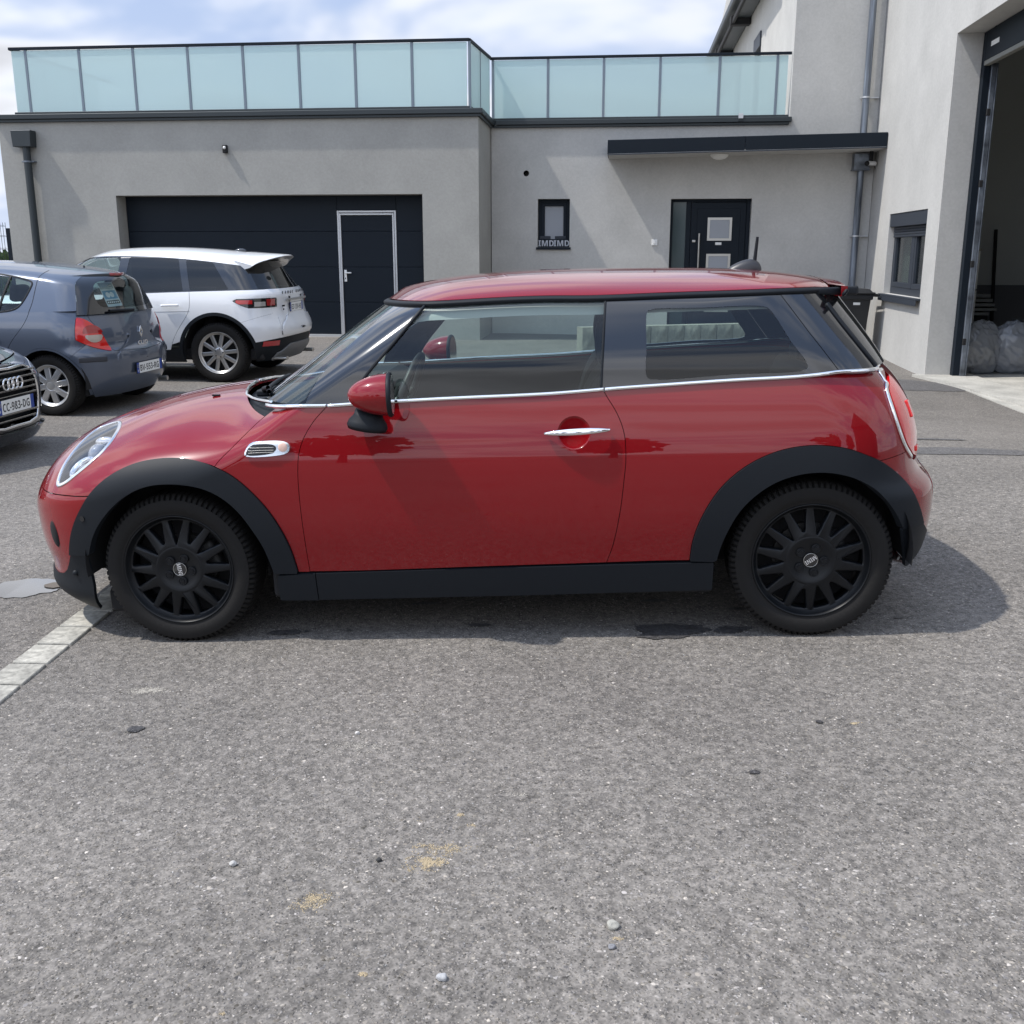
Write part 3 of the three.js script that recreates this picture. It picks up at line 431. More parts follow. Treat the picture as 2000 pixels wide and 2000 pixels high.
// ---- things in the workshop
{
  const P = (x, z) => { const v = toWorld(x, 0, z); return v; };
  const f = bthing('fridge', 'white upright fridge freezer just inside the workshop doorway', 'fridge'); const F = [9.50, 10.10, -0.25, 1.52, 0.25, 0.85];
  mesh('cabinet', rbx(9.50, 10.02, -0.25, 1.48, -0.60, -0.051, 0.015), M.white, f); mesh('upper_door', rbx(9.5, 10.02, 0.875, 1.475, -0.05, 0.0, 0.012), M.white, f); mesh('lower_door', rbx(9.5, 10.02, -0.2, 0.86, -0.05, 0.0, 0.012), M.white, f); mesh('top_cover', rbx(9.48, 10.04, 1.481, 1.51, -0.62, 0.01, 0.006), std(lin(0.35, 0.33, 0.28), 0.6), f);
  const wrapTex = phys(lin(0.62, 0.66, 0.72), 0.16, { transmission: 0.68, thickness: 0, clearcoat: 0.5, clearcoatRoughness: 0.25, side: THREE.DoubleSide });
  const wrapped = (x, z, turn, seed, label, lean) => {
    const t = thing('wrapped_tyre', label, 'tyre', toWorld(x, -0.252, z).toArray(), turn, 'plastic wrapped tyres in the workshop');
    const R = 0.325;
    const ty = new THREE.TorusGeometry(R - 0.09, 0.09, 16, 44); ty.scale(1, 1, 1.25); ty.rotateX(lean); ty.translate(0, R + 0.012, 0); mesh('tyre', ty, std(lin(0.02, 0.02, 0.022), 0.85), t);
    const g = new THREE.SphereGeometry(1, 90, 60), p = g.attributes.position;
    for (let i = 0; i < p.count; i++) { let x0 = p.getX(i), y0 = p.getY(i), z0 = p.getZ(i); const n = fbm(x0 * 2.4 + seed, y0 * 2.4, z0 * 2.4 + seed, 4), cr = 1 - Math.abs(2 * fbm(x0 * 3.2 - seed, y0 * 3.2 + 4, z0 * 3.2, 3) - 1); const cr2 = 1 - Math.abs(2 * vnoise(x0 * 6 + y0 * 3 + seed, y0 * 5, z0 * 5) - 1); const k = 0.84 + 0.24 * n + 0.10 * cr + 0.05 * cr2 * cr2; const flare = y0 < -0.4 ? 1 + 0.35 * (-0.4 - y0) : 1; p.setXYZ(i, x0 * k * 0.345 * flare, Math.max(-R - 0.005, y0 * k * 0.385), z0 * k * 0.21 * flare); }
    g.computeVertexNormals(); g.translate(0, R + 0.012, 0); mesh('plastic_wrap', g, wrapTex, t);
  };
  wrapped(9.50, 2.02, 0.30, 3.3, 'tyre in crumpled clear plastic, loose end trailing, next to the door runner', 0.1);
  wrapped(9.99, 1.95, -0.25, 8.7, 'tyre in crumpled clear plastic beside the metal table leg', -0.12);
  const bt = thing('bare_tyre', 'bare black tyre leaning inside the doorway by the runner', 'tyre', toWorld(9.22, -0.252, 1.75).toArray(), 1.1); { const ty = new THREE.TorusGeometry(0.235, 0.09, 16, 44); ty.translate(0, 0.325, 0); mesh('tyre', ty, std(lin(0.015, 0.015, 0.016), 0.8), bt); const d = cyl(0.2, 0.2, 0.1, 30); d.rotateX(Math.PI / 2); d.translate(0, 0.325, 0); mesh('rim', d, M.dark, bt); }
  const hose = bthing('hanging_hose', 'cable sleeve wrapped in clear film hanging from the workshop ceiling', 'hose');
  mesh('cable', tube([[10.03, 5.39, -0.45], [10.03, 4.6, -0.45], [10.02, 3.86, -0.45]], 0.012), M.dark, hose);
  { const pts = []; for (let i = 0; i <= 30; i++) { const t = i / 30; pts.push([10.02 - 0.16 * Math.pow(t, 2.2), 3.88 - 1.22 * t, -0.45 + 0.03 * Math.sin(t * 9)]); } const tg = tube(pts, 0.042, 4, 12), p = tg.attributes.position; for (let i = 0; i < p.count; i++) { const n = vnoise(p.getX(i) * 30, p.getY(i) * 22, p.getZ(i) * 30) - 0.5; p.setX(i, p.getX(i) + n * 0.018); } tg.computeVertexNormals(); mesh('sleeve', tg, phys(lin(0.45, 0.46, 0.46), 0.25, { clearcoat: 0.6 }), hose); }
  const pole = bthing('leaning_pole', 'black pole leaning on the workshop wall', 'pole'); { const q = cyl(0.03, 0.03, 2.1, 12); q.rotateZ(0.06); q.translate(10.75, 0.79, -1.42); mesh('shaft', q, M.dark, pole); }
  const st = bthing('sheet_stack', 'stack of pale boards on a dark stand beside the fridge', 'stack'); for (let k = 0; k < 5; k++) mesh('board', rbx(10.12 + 0.03 * (k % 2), 10.50 + 0.04 * ((k * 3) % 4), 0.42 + k * 0.075, 0.47 + k * 0.075, -1.25, -0.75, 0.005), std(lin(0.22, 0.23, 0.23), 0.7), st); mesh('stand', rbx(10.12, 10.48, -0.252, 0.419, -1.25, -0.75, 0.01), M.dark, st);
  const tb = bthing('work_table', 'grey metal work table deep in the workshop', 'table'); mesh('table_top', rbx(10.55, 12.0, 0.38, 0.42, 0.2, 0.9, 0.006), M.zinc, tb); for (const [x, z] of [[10.6, 0.25], [10.6, 0.85], [11.95, 0.25], [11.95, 0.85]]) mesh('leg', rbx(x - 0.02, x + 0.02, -0.252, 0.379, z - 0.02, z + 0.02, 0.004), M.zinc, tb);
  const jug = bthing('plastic_jug', 'yellowish plastic jug standing on the metal work table', 'jug'); mesh('body', rbx(10.86, 11.02, 0.421, 0.68, 0.45, 0.60, 0.035, 4), std(lin(0.40, 0.42, 0.22), 0.5), jug); { const q = cyl(0.03, 0.03, 0.05, 14); q.translate(10.94, 0.704, 0.525); mesh('cap', q, M.white, jug); } mesh('label', bx(10.88, 11.0, 0.46, 0.56, 0.601, 0.603), std(lin(0.5, 0.48, 0.08), 0.6), jug);
}
// ---- wheelie bins at the inner corner
function bin(name, x, z, turn, body, lid, label, bw, h) {
  const p = toWorld(x, 0, z); p.y = gY(p.x, p.z); const t = thing(name, label, 'wheelie bin', p.toArray(), turn, 'wheelie bins by the workshop wall');
  const taper = (w0, d0, w1, d1, y0, y1) => { const g = new RoundedBoxGeometry(1, 1, 1, 4, 0.06), q = g.attributes.position; for (let i = 0; i < q.count; i++) { const s = q.getY(i) + 0.5; q.setXYZ(i, q.getX(i) * mix(w0, w1, s), mix(y0, y1, s), q.getZ(i) * mix(d0, d1, s)); } g.computeVertexNormals(); return boxUV(uniform(g)); };
  mesh('body', [taper(bw * 0.78, 0.42, bw, 0.56, 0.05, h), rbx(-bw / 2 - 0.02, bw / 2 + 0.02, h - 0.09, h - 0.005, -0.30, 0.30, 0.02)], body, t);
  const lg = [taper(bw + 0.07, 0.66, bw - 0.06, 0.50, h + 0.002, h + 0.085), rbx(-bw / 2 - 0.035, bw / 2 + 0.035, h, h + 0.035, -0.33, 0.345, 0.015)]; mesh('lid', lg, lid, t);
  mesh('handle', [(() => { const c = cyl(0.016, 0.016, bw + 0.02, 12); c.rotateZ(Math.PI / 2); c.translate(0, h - 0.01, -0.39); return c; })(), rbx(-bw / 2 + 0.02, -bw / 2 + 0.06, h - 0.04, h + 0.01, -0.39, -0.29, 0.01), rbx(bw / 2 - 0.06, bw / 2 - 0.02, h - 0.04, h + 0.01, -0.39, -0.29, 0.01)], lid, t);
  for (const s of [-1, 1]) { const w = part('wheel', t); const ty = new THREE.TorusGeometry(0.075, 0.028, 12, 28); ty.rotateY(Math.PI / 2); ty.translate(s * (bw / 2 + 0.0), 0.1, -0.26); mesh('tyre', ty, M.dark, w); const hb = cyl(0.06, 0.06, 0.03, 20); hb.rotateZ(Math.PI / 2); hb.translate(s * (bw / 2), 0.1, -0.26); mesh('hub', hb, M.slateLight, w); }
  { const c = cyl(0.012, 0.012, bw, 10); c.rotateZ(Math.PI / 2); c.translate(0, 0.1, -0.26); mesh('axle', c, M.steel, t); }
  return t;
}
M.binBlack = std(lin(0.012, 0.013, 0.015), 0.5); M.binBrown = std(lin(0.12, 0.055, 0.032), 0.55);
const binA = bin('black_wheelie_bin', 8.10, -0.30, BTURN - Math.PI / 2 + 0.05, M.binBlack, M.binBlack, 'black wheelie bin with white sticker standing against the workshop wall', 0.55, 1.0);
mesh('sticker', rbx(0.262, 0.273, 0.83, 0.87, -0.10, 0.01, 0.001), M.white, binA);
mesh('emblem', [rbx(0.246, 0.2575, 0.60, 0.62, 0.13, 0.19, 0.001), rbx(0.244, 0.2555, 0.57, 0.585, 0.12, 0.2, 0.001), (() => { const c = new THREE.ConeGeometry(0.028, 0.13, 3); c.scale(0.15, 1, 1); c.translate(0.252, 0.70, 0.165); return c; })()], M.white, binA);
bin('brown_wheelie_bin', 7.56, -1.12, BTURN - Math.PI / 2, M.binBrown, M.binBrown, 'brown wheelie bin behind the black one near the downpipe', 0.55, 1.0);

// low wall of split-faced blocks beside the entrance path
{
  const A = gpx(1131, 702), Bp = gpx(1452, 702), t = thing('block_wall', 'low wall of pale split faced stone blocks before the entrance', 'garden wall', [A[0], gY(A[0], A[1]) - 0.05, A[1]], Math.atan2(-(Bp[1] - A[1]), Bp[0] - A[0]));
  const L = Math.hypot(Bp[0] - A[0], Bp[1] - A[1]), r = rng(3), n = Math.round(L / 0.268), bw = L / n;
  const variants = [0, 1, 2, 3].map(k => { const g = new THREE.BoxGeometry(bw - 0.008, 0.56, 0.22, 12, 14, 2), p = g.attributes.position; for (let i = 0; i < p.count; i++) if (p.getZ(i) > 0.1) { const e = Math.min(1, (bw / 2 - Math.abs(p.getX(i))) * 12, (0.28 - Math.abs(p.getY(i))) * 12); p.setZ(i, p.getZ(i) + 0.05 * e * fbm(p.getX(i) * 14 + k * 9, p.getY(i) * 14, k, 3)); } g.computeVertexNormals(); return boxUV(g); });
  const mats = [0.9, 1.0, 1.08].map(k => std(lin(0.50 * k, 0.50 * k, 0.47 * k), 0.95, { map: M.concrete.map, bumpMap: M.concrete.map, bumpScale: 0.01 }));
  for (let i = 0; i < n; i++) { const b = mesh('block', variants[Math.floor(r() * 4)], mats[Math.floor(r() * 3)], t); b.position.set((i + 0.5) * bw, 0.24, (r() - 0.5) * 0.01); }
}
// mesh fence with posts, hedge and field behind the garage corner
{
  const F = toWorld(-6.75, 0, -0.6), t = thing('mesh_fence', 'dark wire mesh fence running off from the garage corner', 'fence', F.toArray(), BTURN);
  for (let k = 0; k < 4; k++) mesh('post', rbx(-0.03 - 2.5 * k, 0.06 - 2.5 * k, -0.6, 1.88, -0.045, 0.045, 0.006), M.slate, t);
  for (let k = 0; k < 3; k++) { const g = []; for (let i = 0; i < 50; i++) { const x = -0.05 - 2.5 * k - i * 0.05; g.push(bx(x - 0.003, x + 0.003, -0.3, 1.98, -0.003, 0.003)); } for (const y of [0.1, 0.5, 0.7, 1.1, 1.5, 1.72, 1.9]) for (const zz of [0.012, 0.03]) g.push(bx(-2.5 * k - 2.5, -2.5 * k - 0.05, y - 0.003 + zz, y + 0.003 + zz, zz - 0.004, zz)); const m = mesh('wire_panel', g, M.slateLight, t); }
  // hedge
  const r = rng(12), im = new THREE.InstancedMesh(new THREE.PlaneGeometry(0.16, 0.1), std(lin(0.06, 0.10, 0.03), 0.8, { side: THREE.DoubleSide }), 9000), m4 = new THREE.Matrix4(), q = new THREE.Quaternion(), e = new THREE.Euler(), c = new THREE.Color();
  for (let i = 0; i < 9000; i++) { const x = -34 + r() * 24, z = -34 - r() * 3 - (-10 - x) * 0.1, y = r() * (1.15 + 0.5 * fbm(x * 0.7, 1, 2, 3)); q.setFromEuler(e.set(r() * 6, r() * 6, r() * 6)); m4.compose(new THREE.Vector3(x, y + 0.05, z), q, new THREE.Vector3(1.6, 1.6, 1.6)); im.setMatrixAt(i, m4); const b = 0.6 + 0.8 * r(); im.setColorAt(i, c.setRGB(b, b, b * 0.9)); }
  im.name = 'far_hedge'; im.castShadow = im.receiveShadow = true; scene.add(stuff(tag(im, 'green hedge seen through the wire fence', 'hedge')));
}
// ---------------------------------------------------------------- car body engine: half-width z = H(x, y), panels cut from it by outlines
function spline(pts) { // natural cubic spline
  const n = pts.length, x = pts.map(p => p[0]), y = pts.map(p => p[1]), h = [], al = [], l = [1], mu = [0], z = [0], c = new Array(n).fill(0), b = [], d = [];
  for (let i = 0; i < n - 1; i++) h[i] = x[i + 1] - x[i];
  for (let i = 1; i < n - 1; i++) al[i] = 3 * ((y[i + 1] - y[i]) / h[i] - (y[i] - y[i - 1]) / h[i - 1]);
  for (let i = 1; i < n - 1; i++) { l[i] = 2 * (x[i + 1] - x[i - 1]) - h[i - 1] * mu[i - 1]; mu[i] = h[i] / l[i]; z[i] = (al[i] - h[i - 1] * z[i - 1]) / l[i]; }
  for (let j = n - 2; j >= 0; j--) { c[j] = (z[j] || 0) - (mu[j] || 0) * c[j + 1]; b[j] = (y[j + 1] - y[j]) / h[j] - h[j] * (c[j + 1] + 2 * c[j]) / 3; d[j] = (c[j + 1] - c[j]) / (3 * h[j]); }
  const e0 = b[0], hn = h[n - 2], e1 = b[n - 2] + 2 * c[n - 2] * hn + 3 * d[n - 2] * hn * hn;
  return t => { if (t <= x[0]) return y[0] + e0 * (t - x[0]); if (t >= x[n - 1]) return y[n - 1] + e1 * (t - x[n - 1]); let i = 0; while (i < n - 2 && t > x[i + 1]) i++; const q = t - x[i]; return y[i] + q * (b[i] + q * (c[i] + q * d[i])); };
}
const cap = (q, n) => q <= 0 ? 1 : q >= 1 ? 0 : Math.pow(1 - Math.pow(q, n), 1 / n);
// spec: side(y), top(x), topStart(x), front(y), rear(y), frontDepth, rearDepth, bottom, exponents
function halfWidth(s) {
  return (x, y) => {
    const T = s.top(x), t0 = s.topStart(x, T);
    return s.side(y, x) * cap((y - t0) / (T - t0), s.nt || 2) * cap((s.front(y) + s.fd - x) / s.fd, s.nf || 2.3) * cap((x - s.rear(y) + s.rd) / s.rd, s.nr || 2.5);
  };
}
function shell(Hf, x0, x1, yLo, yMax, nx, ny, spec) {
  if (spec) { x0 = 1e9; x1 = -1e9; for (let k = 0; k <= 400; k++) { const y = mix(yLo, yMax, k / 400); x0 = Math.min(x0, spec.front(y)); x1 = Math.max(x1, spec.rear(y)); } }
  // grid over the side view, closely spaced where the surface turns away
  const P = new Float32Array((nx + 1) * (ny + 1) * 3), N = new Float32Array((nx + 1) * (ny + 1) * 3), id = (i, j) => (i * (ny + 1) + j) * 3, bad = new Uint8Array(nx + 1);
  for (let i = 0; i <= nx; i++) {
    const x = mix(x0, x1, 0.5 - 0.5 * Math.cos(Math.PI * clamp(i / nx, 0.0008, 0.9992)));
    let ym = null; for (let k = 0; k <= 60; k++) { const y = mix(yLo, yMax, k / 60); if (Hf(x, y) > 1e-6) { ym = y; break; } }
    if (ym === null) { bad[i] = 1; ym = (yLo + yMax) / 2; }
    const find = (a, b) => { for (let k = 0; k < 40; k++) { const m = (a + b) / 2; if (Hf(x, m) > 1e-7) a = m; else b = m; } return a; };
    let yb = ym; if (ym > yLo + 1e-6) yb = find(ym, Math.max(yLo, ym - (yMax - yLo) / 60 - 1e-4));
    let yt = yMax; if (!(Hf(x, yMax) > 1e-7)) { let last = ym; for (let k = 60; k >= 0; k--) { const y = mix(yLo, yMax, k / 60); if (Hf(x, y) > 1e-6) { last = y; break; } } yt = find(last, Math.min(yMax, last + (yMax - yLo) / 60 + 1e-4)); }
    const closedTop = !(Hf(x, yMax) > 1e-7);
    for (let j = 0; j <= ny; j++) { const t = j / ny, s = 0.5 - 0.5 * Math.cos(Math.PI * t), y = mix(yb, yt, mix(t, s, 0.94)); const k = id(i, j); P[k] = x; P[k + 1] = y; P[k + 2] = (j === ny && closedTop) ? 0 : Math.max(0, Hf(x, y)); }
  }
  const a = new THREE.Vector3(), b = new THREE.Vector3();
  for (let i = 0; i <= nx; i++) for (let j = 0; j <= ny; j++) {
    const i0 = id(Math.max(0, i - 1), j), i1 = id(Math.min(nx, i + 1), j), j0 = id(i, Math.max(0, j - 1)), j1 = id(i, Math.min(ny, j + 1)), k = id(i, j);
    a.set(P[i1] - P[i0], P[i1 + 1] - P[i0 + 1], P[i1 + 2] - P[i0 + 2]); b.set(P[j1] - P[j0], P[j1 + 1] - P[j0 + 1], P[j1 + 2] - P[j0 + 2]); a.cross(b);
    if (P[k + 2] === 0) a.z = 0; if (a.lengthSq() < 1e-18) a.set(i < nx / 2 ? -1 : 1, 0.05, 0); a.normalize(); N[k] = a.x; N[k + 1] = a.y; N[k + 2] = a.z;
  }
  return { P, N, nx, ny, H: Hf, bad };
}
// region helpers: value below zero inside. Points are [x, y] pairs.
function sdPoly(pts) {
  const n = pts.length; let x0 = 1e9, x1 = -1e9, y0 = 1e9, y1 = -1e9; for (const p of pts) { x0 = Math.min(x0, p[0]); x1 = Math.max(x1, p[0]); y0 = Math.min(y0, p[1]); y1 = Math.max(y1, p[1]); }
  return (x, y) => {
    const ox = Math.max(x0 - x, x - x1), oy = Math.max(y0 - y, y - y1); if (ox > 0.08 || oy > 0.08) return Math.max(ox, oy);
    let d = 1e9, inside = false;
    for (let i = 0, j = n - 1; i < n; j = i++) {
      const ax = pts[j][0], ay = pts[j][1], ex = pts[i][0] - ax, ey = pts[i][1] - ay, px = x - ax, py = y - ay, t = clamp((px * ex + py * ey) / (ex * ex + ey * ey + 1e-12)), qx = px - ex * t, qy = py - ey * t; d = Math.min(d, qx * qx + qy * qy);
      if ((pts[i][1] > y) !== (ay > y) && x < (ax - pts[i][0]) * (y - pts[i][1]) / (ay - pts[i][1]) + pts[i][0]) inside = !inside;
    }
    return inside ? -Math.sqrt(d) : Math.sqrt(d);
  };
}
function smoothLoop(pts, per = 6, closed = true) { const c = new THREE.CatmullRomCurve3(pts.map(p => new THREE.Vector3(p[0], p[1], 0)), closed, 'centripetal'); return c.getPoints(pts.length * per).map(v => [v.x, v.y]); }
// a panel: part of the shell where every region value is below zero; thickness gives it folded edges
function cut(sh, regions, { off = 0, thick = 0.014, sides = [1, -1], split = false, minZ = -1 } = {}) {
  const { P, N, nx, ny, bad } = sh, nv = (nx + 1) * (ny + 1);
  const f = regions.map(r => { const v = new Float32Array(nv); for (let i = 0; i < nv; i++) v[i] = r(P[3 * i], P[3 * i + 1], P[3 * i + 2]); return v; });
  const tris = [];
  const vtx = i => [P[3 * i], P[3 * i + 1], P[3 * i + 2], N[3 * i], N[3 * i + 1], N[3 * i + 2], ...f.map(v => v[i])];
  const R = regions.length;
  for (let i = 0; i < nx; i++) for (let j = 0; j < ny; j++) {
    const q = [i * (ny + 1) + j, (i + 1) * (ny + 1) + j, (i + 1) * (ny + 1) + j + 1, i * (ny + 1) + j + 1];
    let skip = bad[i] || bad[i + 1]; for (let k = 0; k < R && !skip; k++) skip = f[k][q[0]] > 0 && f[k][q[1]] > 0 && f[k][q[2]] > 0 && f[k][q[3]] > 0;
    if (skip) continue;
    for (const t of [[q[0], q[1], q[2]], [q[0], q[2], q[3]]]) {
      let poly = t.map(vtx);
      for (let k = 0; k < R && poly.length; k++) {
        const o = [], c = 6 + k; let any = false; for (const v of poly) if (v[c] > 0) { any = true; break; }
        if (!any) continue;
        for (let m = 0; m < poly.length; m++) { const A = poly[m], B = poly[(m + 1) % poly.length]; if (A[c] <= 0) o.push(A); if ((A[c] <= 0) !== (B[c] <= 0)) { const s = A[c] / (A[c] - B[c]); o.push(A.map((v, w) => v + (B[w] - v) * s)); } }
        poly = o;
      }
      for (let m = 1; m < poly.length - 1; m++) tris.push(poly[0], poly[m], poly[m + 1]);
    }
  }
  const build = side => {
    const pos = [], nor = [], uv = [], edges = new Map(), key = v => Math.round(v[0] * 2e4) + ',' + Math.round(v[1] * 2e4) + ',' + Math.round(v[2] * 2e4);
    const put = (v, inn, nn) => { const n = nn || [v[3], v[4], v[5]], L = Math.hypot(v[3], v[4], v[5]) || 1, o = (off - inn) / L; pos.push(v[0] + v[3] * o, v[1] + v[4] * o, (v[2] + v[5] * o) * side); const l = Math.hypot(...n) || 1; nor.push(n[0] / l, n[1] / l, n[2] / l * side); uv.push(v[0], v[1]); };
    for (let t = 0; t < tris.length; t += 3) {
      const T = [tris[t], tris[t + 1], tris[t + 2]], K = T.map(key); if (K[0] === K[1] || K[1] === K[2] || K[0] === K[2]) continue;
      const o = side > 0 ? [0, 1, 2] : [0, 2, 1]; for (const k of o) put(T[k], 0);
      if (thick > 0) for (let e = 0; e < 3; e++) { const a = K[e], b = K[(e + 1) % 3], w = b + '|' + a; if (edges.has(w)) edges.delete(w); else edges.set(a + '|' + b, [T[e], T[(e + 1) % 3]]); }
    }
    if (thick > 0) for (const [A, B] of edges.values()) {
      if (A[2] < 1e-5 && B[2] < 1e-5) continue;
      const dx = B[0] - A[0], dy = B[1] - A[1], dz = B[2] - A[2], n = [dy * A[5] - dz * A[4], dz * A[3] - dx * A[5], dx * A[4] - dy * A[3]];
      const q = side > 0 ? [[A, 0], [A, thick], [B, thick], [A, 0], [B, thick], [B, 0]] : [[A, 0], [B, thick], [A, thick], [A, 0], [B, 0], [B, thick]];
      for (const [v, i] of q) put(v, i, n);
    }
    const g = new THREE.BufferGeometry(); g.setAttribute('position', new THREE.Float32BufferAttribute(pos, 3)); g.setAttribute('normal', new THREE.Float32BufferAttribute(nor, 3)); g.setAttribute('uv', new THREE.Float32BufferAttribute(uv, 2)); return g;
  };
  if (split) return sides.map(build);
  const gs = sides.map(build).filter(g => g.attributes.position.count); return gs.length > 1 ? mergeGeometries(gs) : gs[0] || new THREE.BufferGeometry();
}
const inv = f => (x, y, z) => -f(x, y, z), shrink = (f, d) => (x, y, z) => f(x, y, z) + d, any = (...fs) => (x, y, z) => { let m = 1e9; for (const f of fs) m = Math.min(m, f(x, y, z)); return m; }, all = (...fs) => (x, y, z) => { let m = -1e9; for (const f of fs) m = Math.max(m, f(x, y, z)); return m; };
// flat strip with rounded section along a 3D line; out gives the outward direction at each point
function strip(pts, outs, w, t) {
  const pos = [], nor = [], idx = [], K = 10, n = pts.length, up = new THREE.Vector3(), tan = new THREE.Vector3(), o = new THREE.Vector3();
  for (let i = 0; i < n; i++) {
    tan.copy(pts[Math.min(n - 1, i + 1)]).sub(pts[Math.max(0, i - 1)]).normalize(); o.copy(outs[i]).addScaledVector(tan, -outs[i].dot(tan)).normalize(); up.crossVectors(o, tan);
    const wi = typeof w === 'function' ? w(i / (n - 1)) : w;
    for (let k = 0; k < K; k++) { const a = k / K * 2 * Math.PI, cu = Math.cos(a), so = Math.sin(a), sc = Math.sign(cu) * Math.pow(Math.abs(cu), 0.6), ss = Math.sign(so) * Math.pow(Math.abs(so), 0.8); pos.push(pts[i].x + up.x * sc * wi / 2 + o.x * ss * t / 2, pts[i].y + up.y * sc * wi / 2 + o.y * ss * t / 2, pts[i].z + up.z * sc * wi / 2 + o.z * ss * t / 2); }
  }
  for (let i = 0; i < n - 1; i++) for (let k = 0; k < K; k++) { const a = i * K + k, b = i * K + (k + 1) % K; idx.push(a, a + K, b, b, a + K, b + K); }
  for (const i of [0, n - 1]) for (let k = 1; k < K - 1; k++) idx.push(i * K, i * K + (i ? k + 1 : k), i * K + (i ? k : k + 1));
  const g = new THREE.BufferGeometry(); g.setAttribute('position', new THREE.Float32BufferAttribute(pos, 3)); g.setIndex(idx); g.computeVertexNormals(); return g;
}
const mirrorZ = g => { g = uniform(g); const p = g.attributes.position, n = g.attributes.normal; for (let i = 0; i < p.count; i++) { p.setZ(i, -p.getZ(i)); n.setZ(i, -n.getZ(i)); } for (let i = 0; i < p.count; i += 3) for (const a of Object.values(g.attributes)) for (let c = 0; c < a.itemSize; c++) { const t = a.array[(i + 1) * a.itemSize + c]; a.array[(i + 1) * a.itemSize + c] = a.array[(i + 2) * a.itemSize + c]; a.array[(i + 2) * a.itemSize + c] = t; } return g; };
function normalAt(Hf, x, y) { const e = 0.004, hx = (Hf(x + e, y) - Hf(x - e, y)) / (2 * e), hy = (Hf(x, y + e) - Hf(x, y - e)) / (2 * e); return new THREE.Vector3(-hx, -hy, 1).normalize(); }
const onShell = (Hf, x, y, off = 0) => { const n = normalAt(Hf, x, y); return new THREE.Vector3(x, y, Hf(x, y)).addScaledVector(n, off); };
function stripOn(Hf, line, w, t, off = 0, per = 8) { const c = smoothLoop(line, per, false); const pts = [], outs = []; for (const [x, y] of c) { pts.push(onShell(Hf, x, y, off)); outs.push(normalAt(Hf, x, y)); } return strip(pts, outs, w, t); }

// ---- wheels. Axis along z, outer face towards +z; origin at the hub
function tyreGeo(R, rimR, width, lugs) {
  const prof = [], hw = width / 2; // [radius, z, lugDepth]
  const push = (r, z, l = 0) => prof.push([r, z, l]);
  push(rimR - 0.006, -hw * 0.80); push(rimR + 0.012, -hw * 0.94); push(mix(rimR, R, 0.45), -hw); push(mix(rimR, R, 0.8), -hw * 0.93); push(R - 0.012, -hw * 0.84); push(R, -hw * 0.7); push(R, 0);
  push(R, hw * 0.62, 0.4); push(R - 0.001, hw * 0.70, 1); push(R - 0.006, hw * 0.79, 1); push(R - 0.013, hw * 0.86, 1); push(R - 0.020, hw * 0.905, 0.5); push(R - 0.024, hw * 0.925); push(mix(rimR, R, 0.75), hw * 0.965); push(mix(rimR, R, 0.62), hw * 0.99); push(mix(rimR, R, 0.45), hw); push(mix(rimR, R, 0.25), hw * 0.985); push(rimR + 0.014, hw * 0.93); push(rimR + 0.010, hw * 0.905); push(rimR + 0.004, hw * 0.90); push(rimR - 0.006, hw * 0.80);
  const seg = lugs * 6, n = prof.length, pos = [], idx = [];
  for (let i = 0; i <= seg; i++) { const a = i / seg * 2 * Math.PI, g = (i % 6) < 2 ? 1 : 0; for (const [r, z, l] of prof) { const sk = a + l * 0.02 * z, rr = r - (l > 0 ? g * 0.0085 * l : 0), zz = z - (l > 0 ? g * 0.005 * l : 0); pos.push(Math.cos(sk) * rr, Math.sin(sk) * rr, zz); } }
  for (let i = 0; i < seg; i++) for (let j = 0; j < n - 1; j++) { const a = i * n + j, b = a + n; idx.push(a, b, a + 1, b, b + 1, a + 1); }
  const g = new THREE.BufferGeometry(); g.setAttribute('position', new THREE.Float32BufferAttribute(pos, 3)); g.setIndex(idx); return toCreasedNormals(g, 0.6);
}
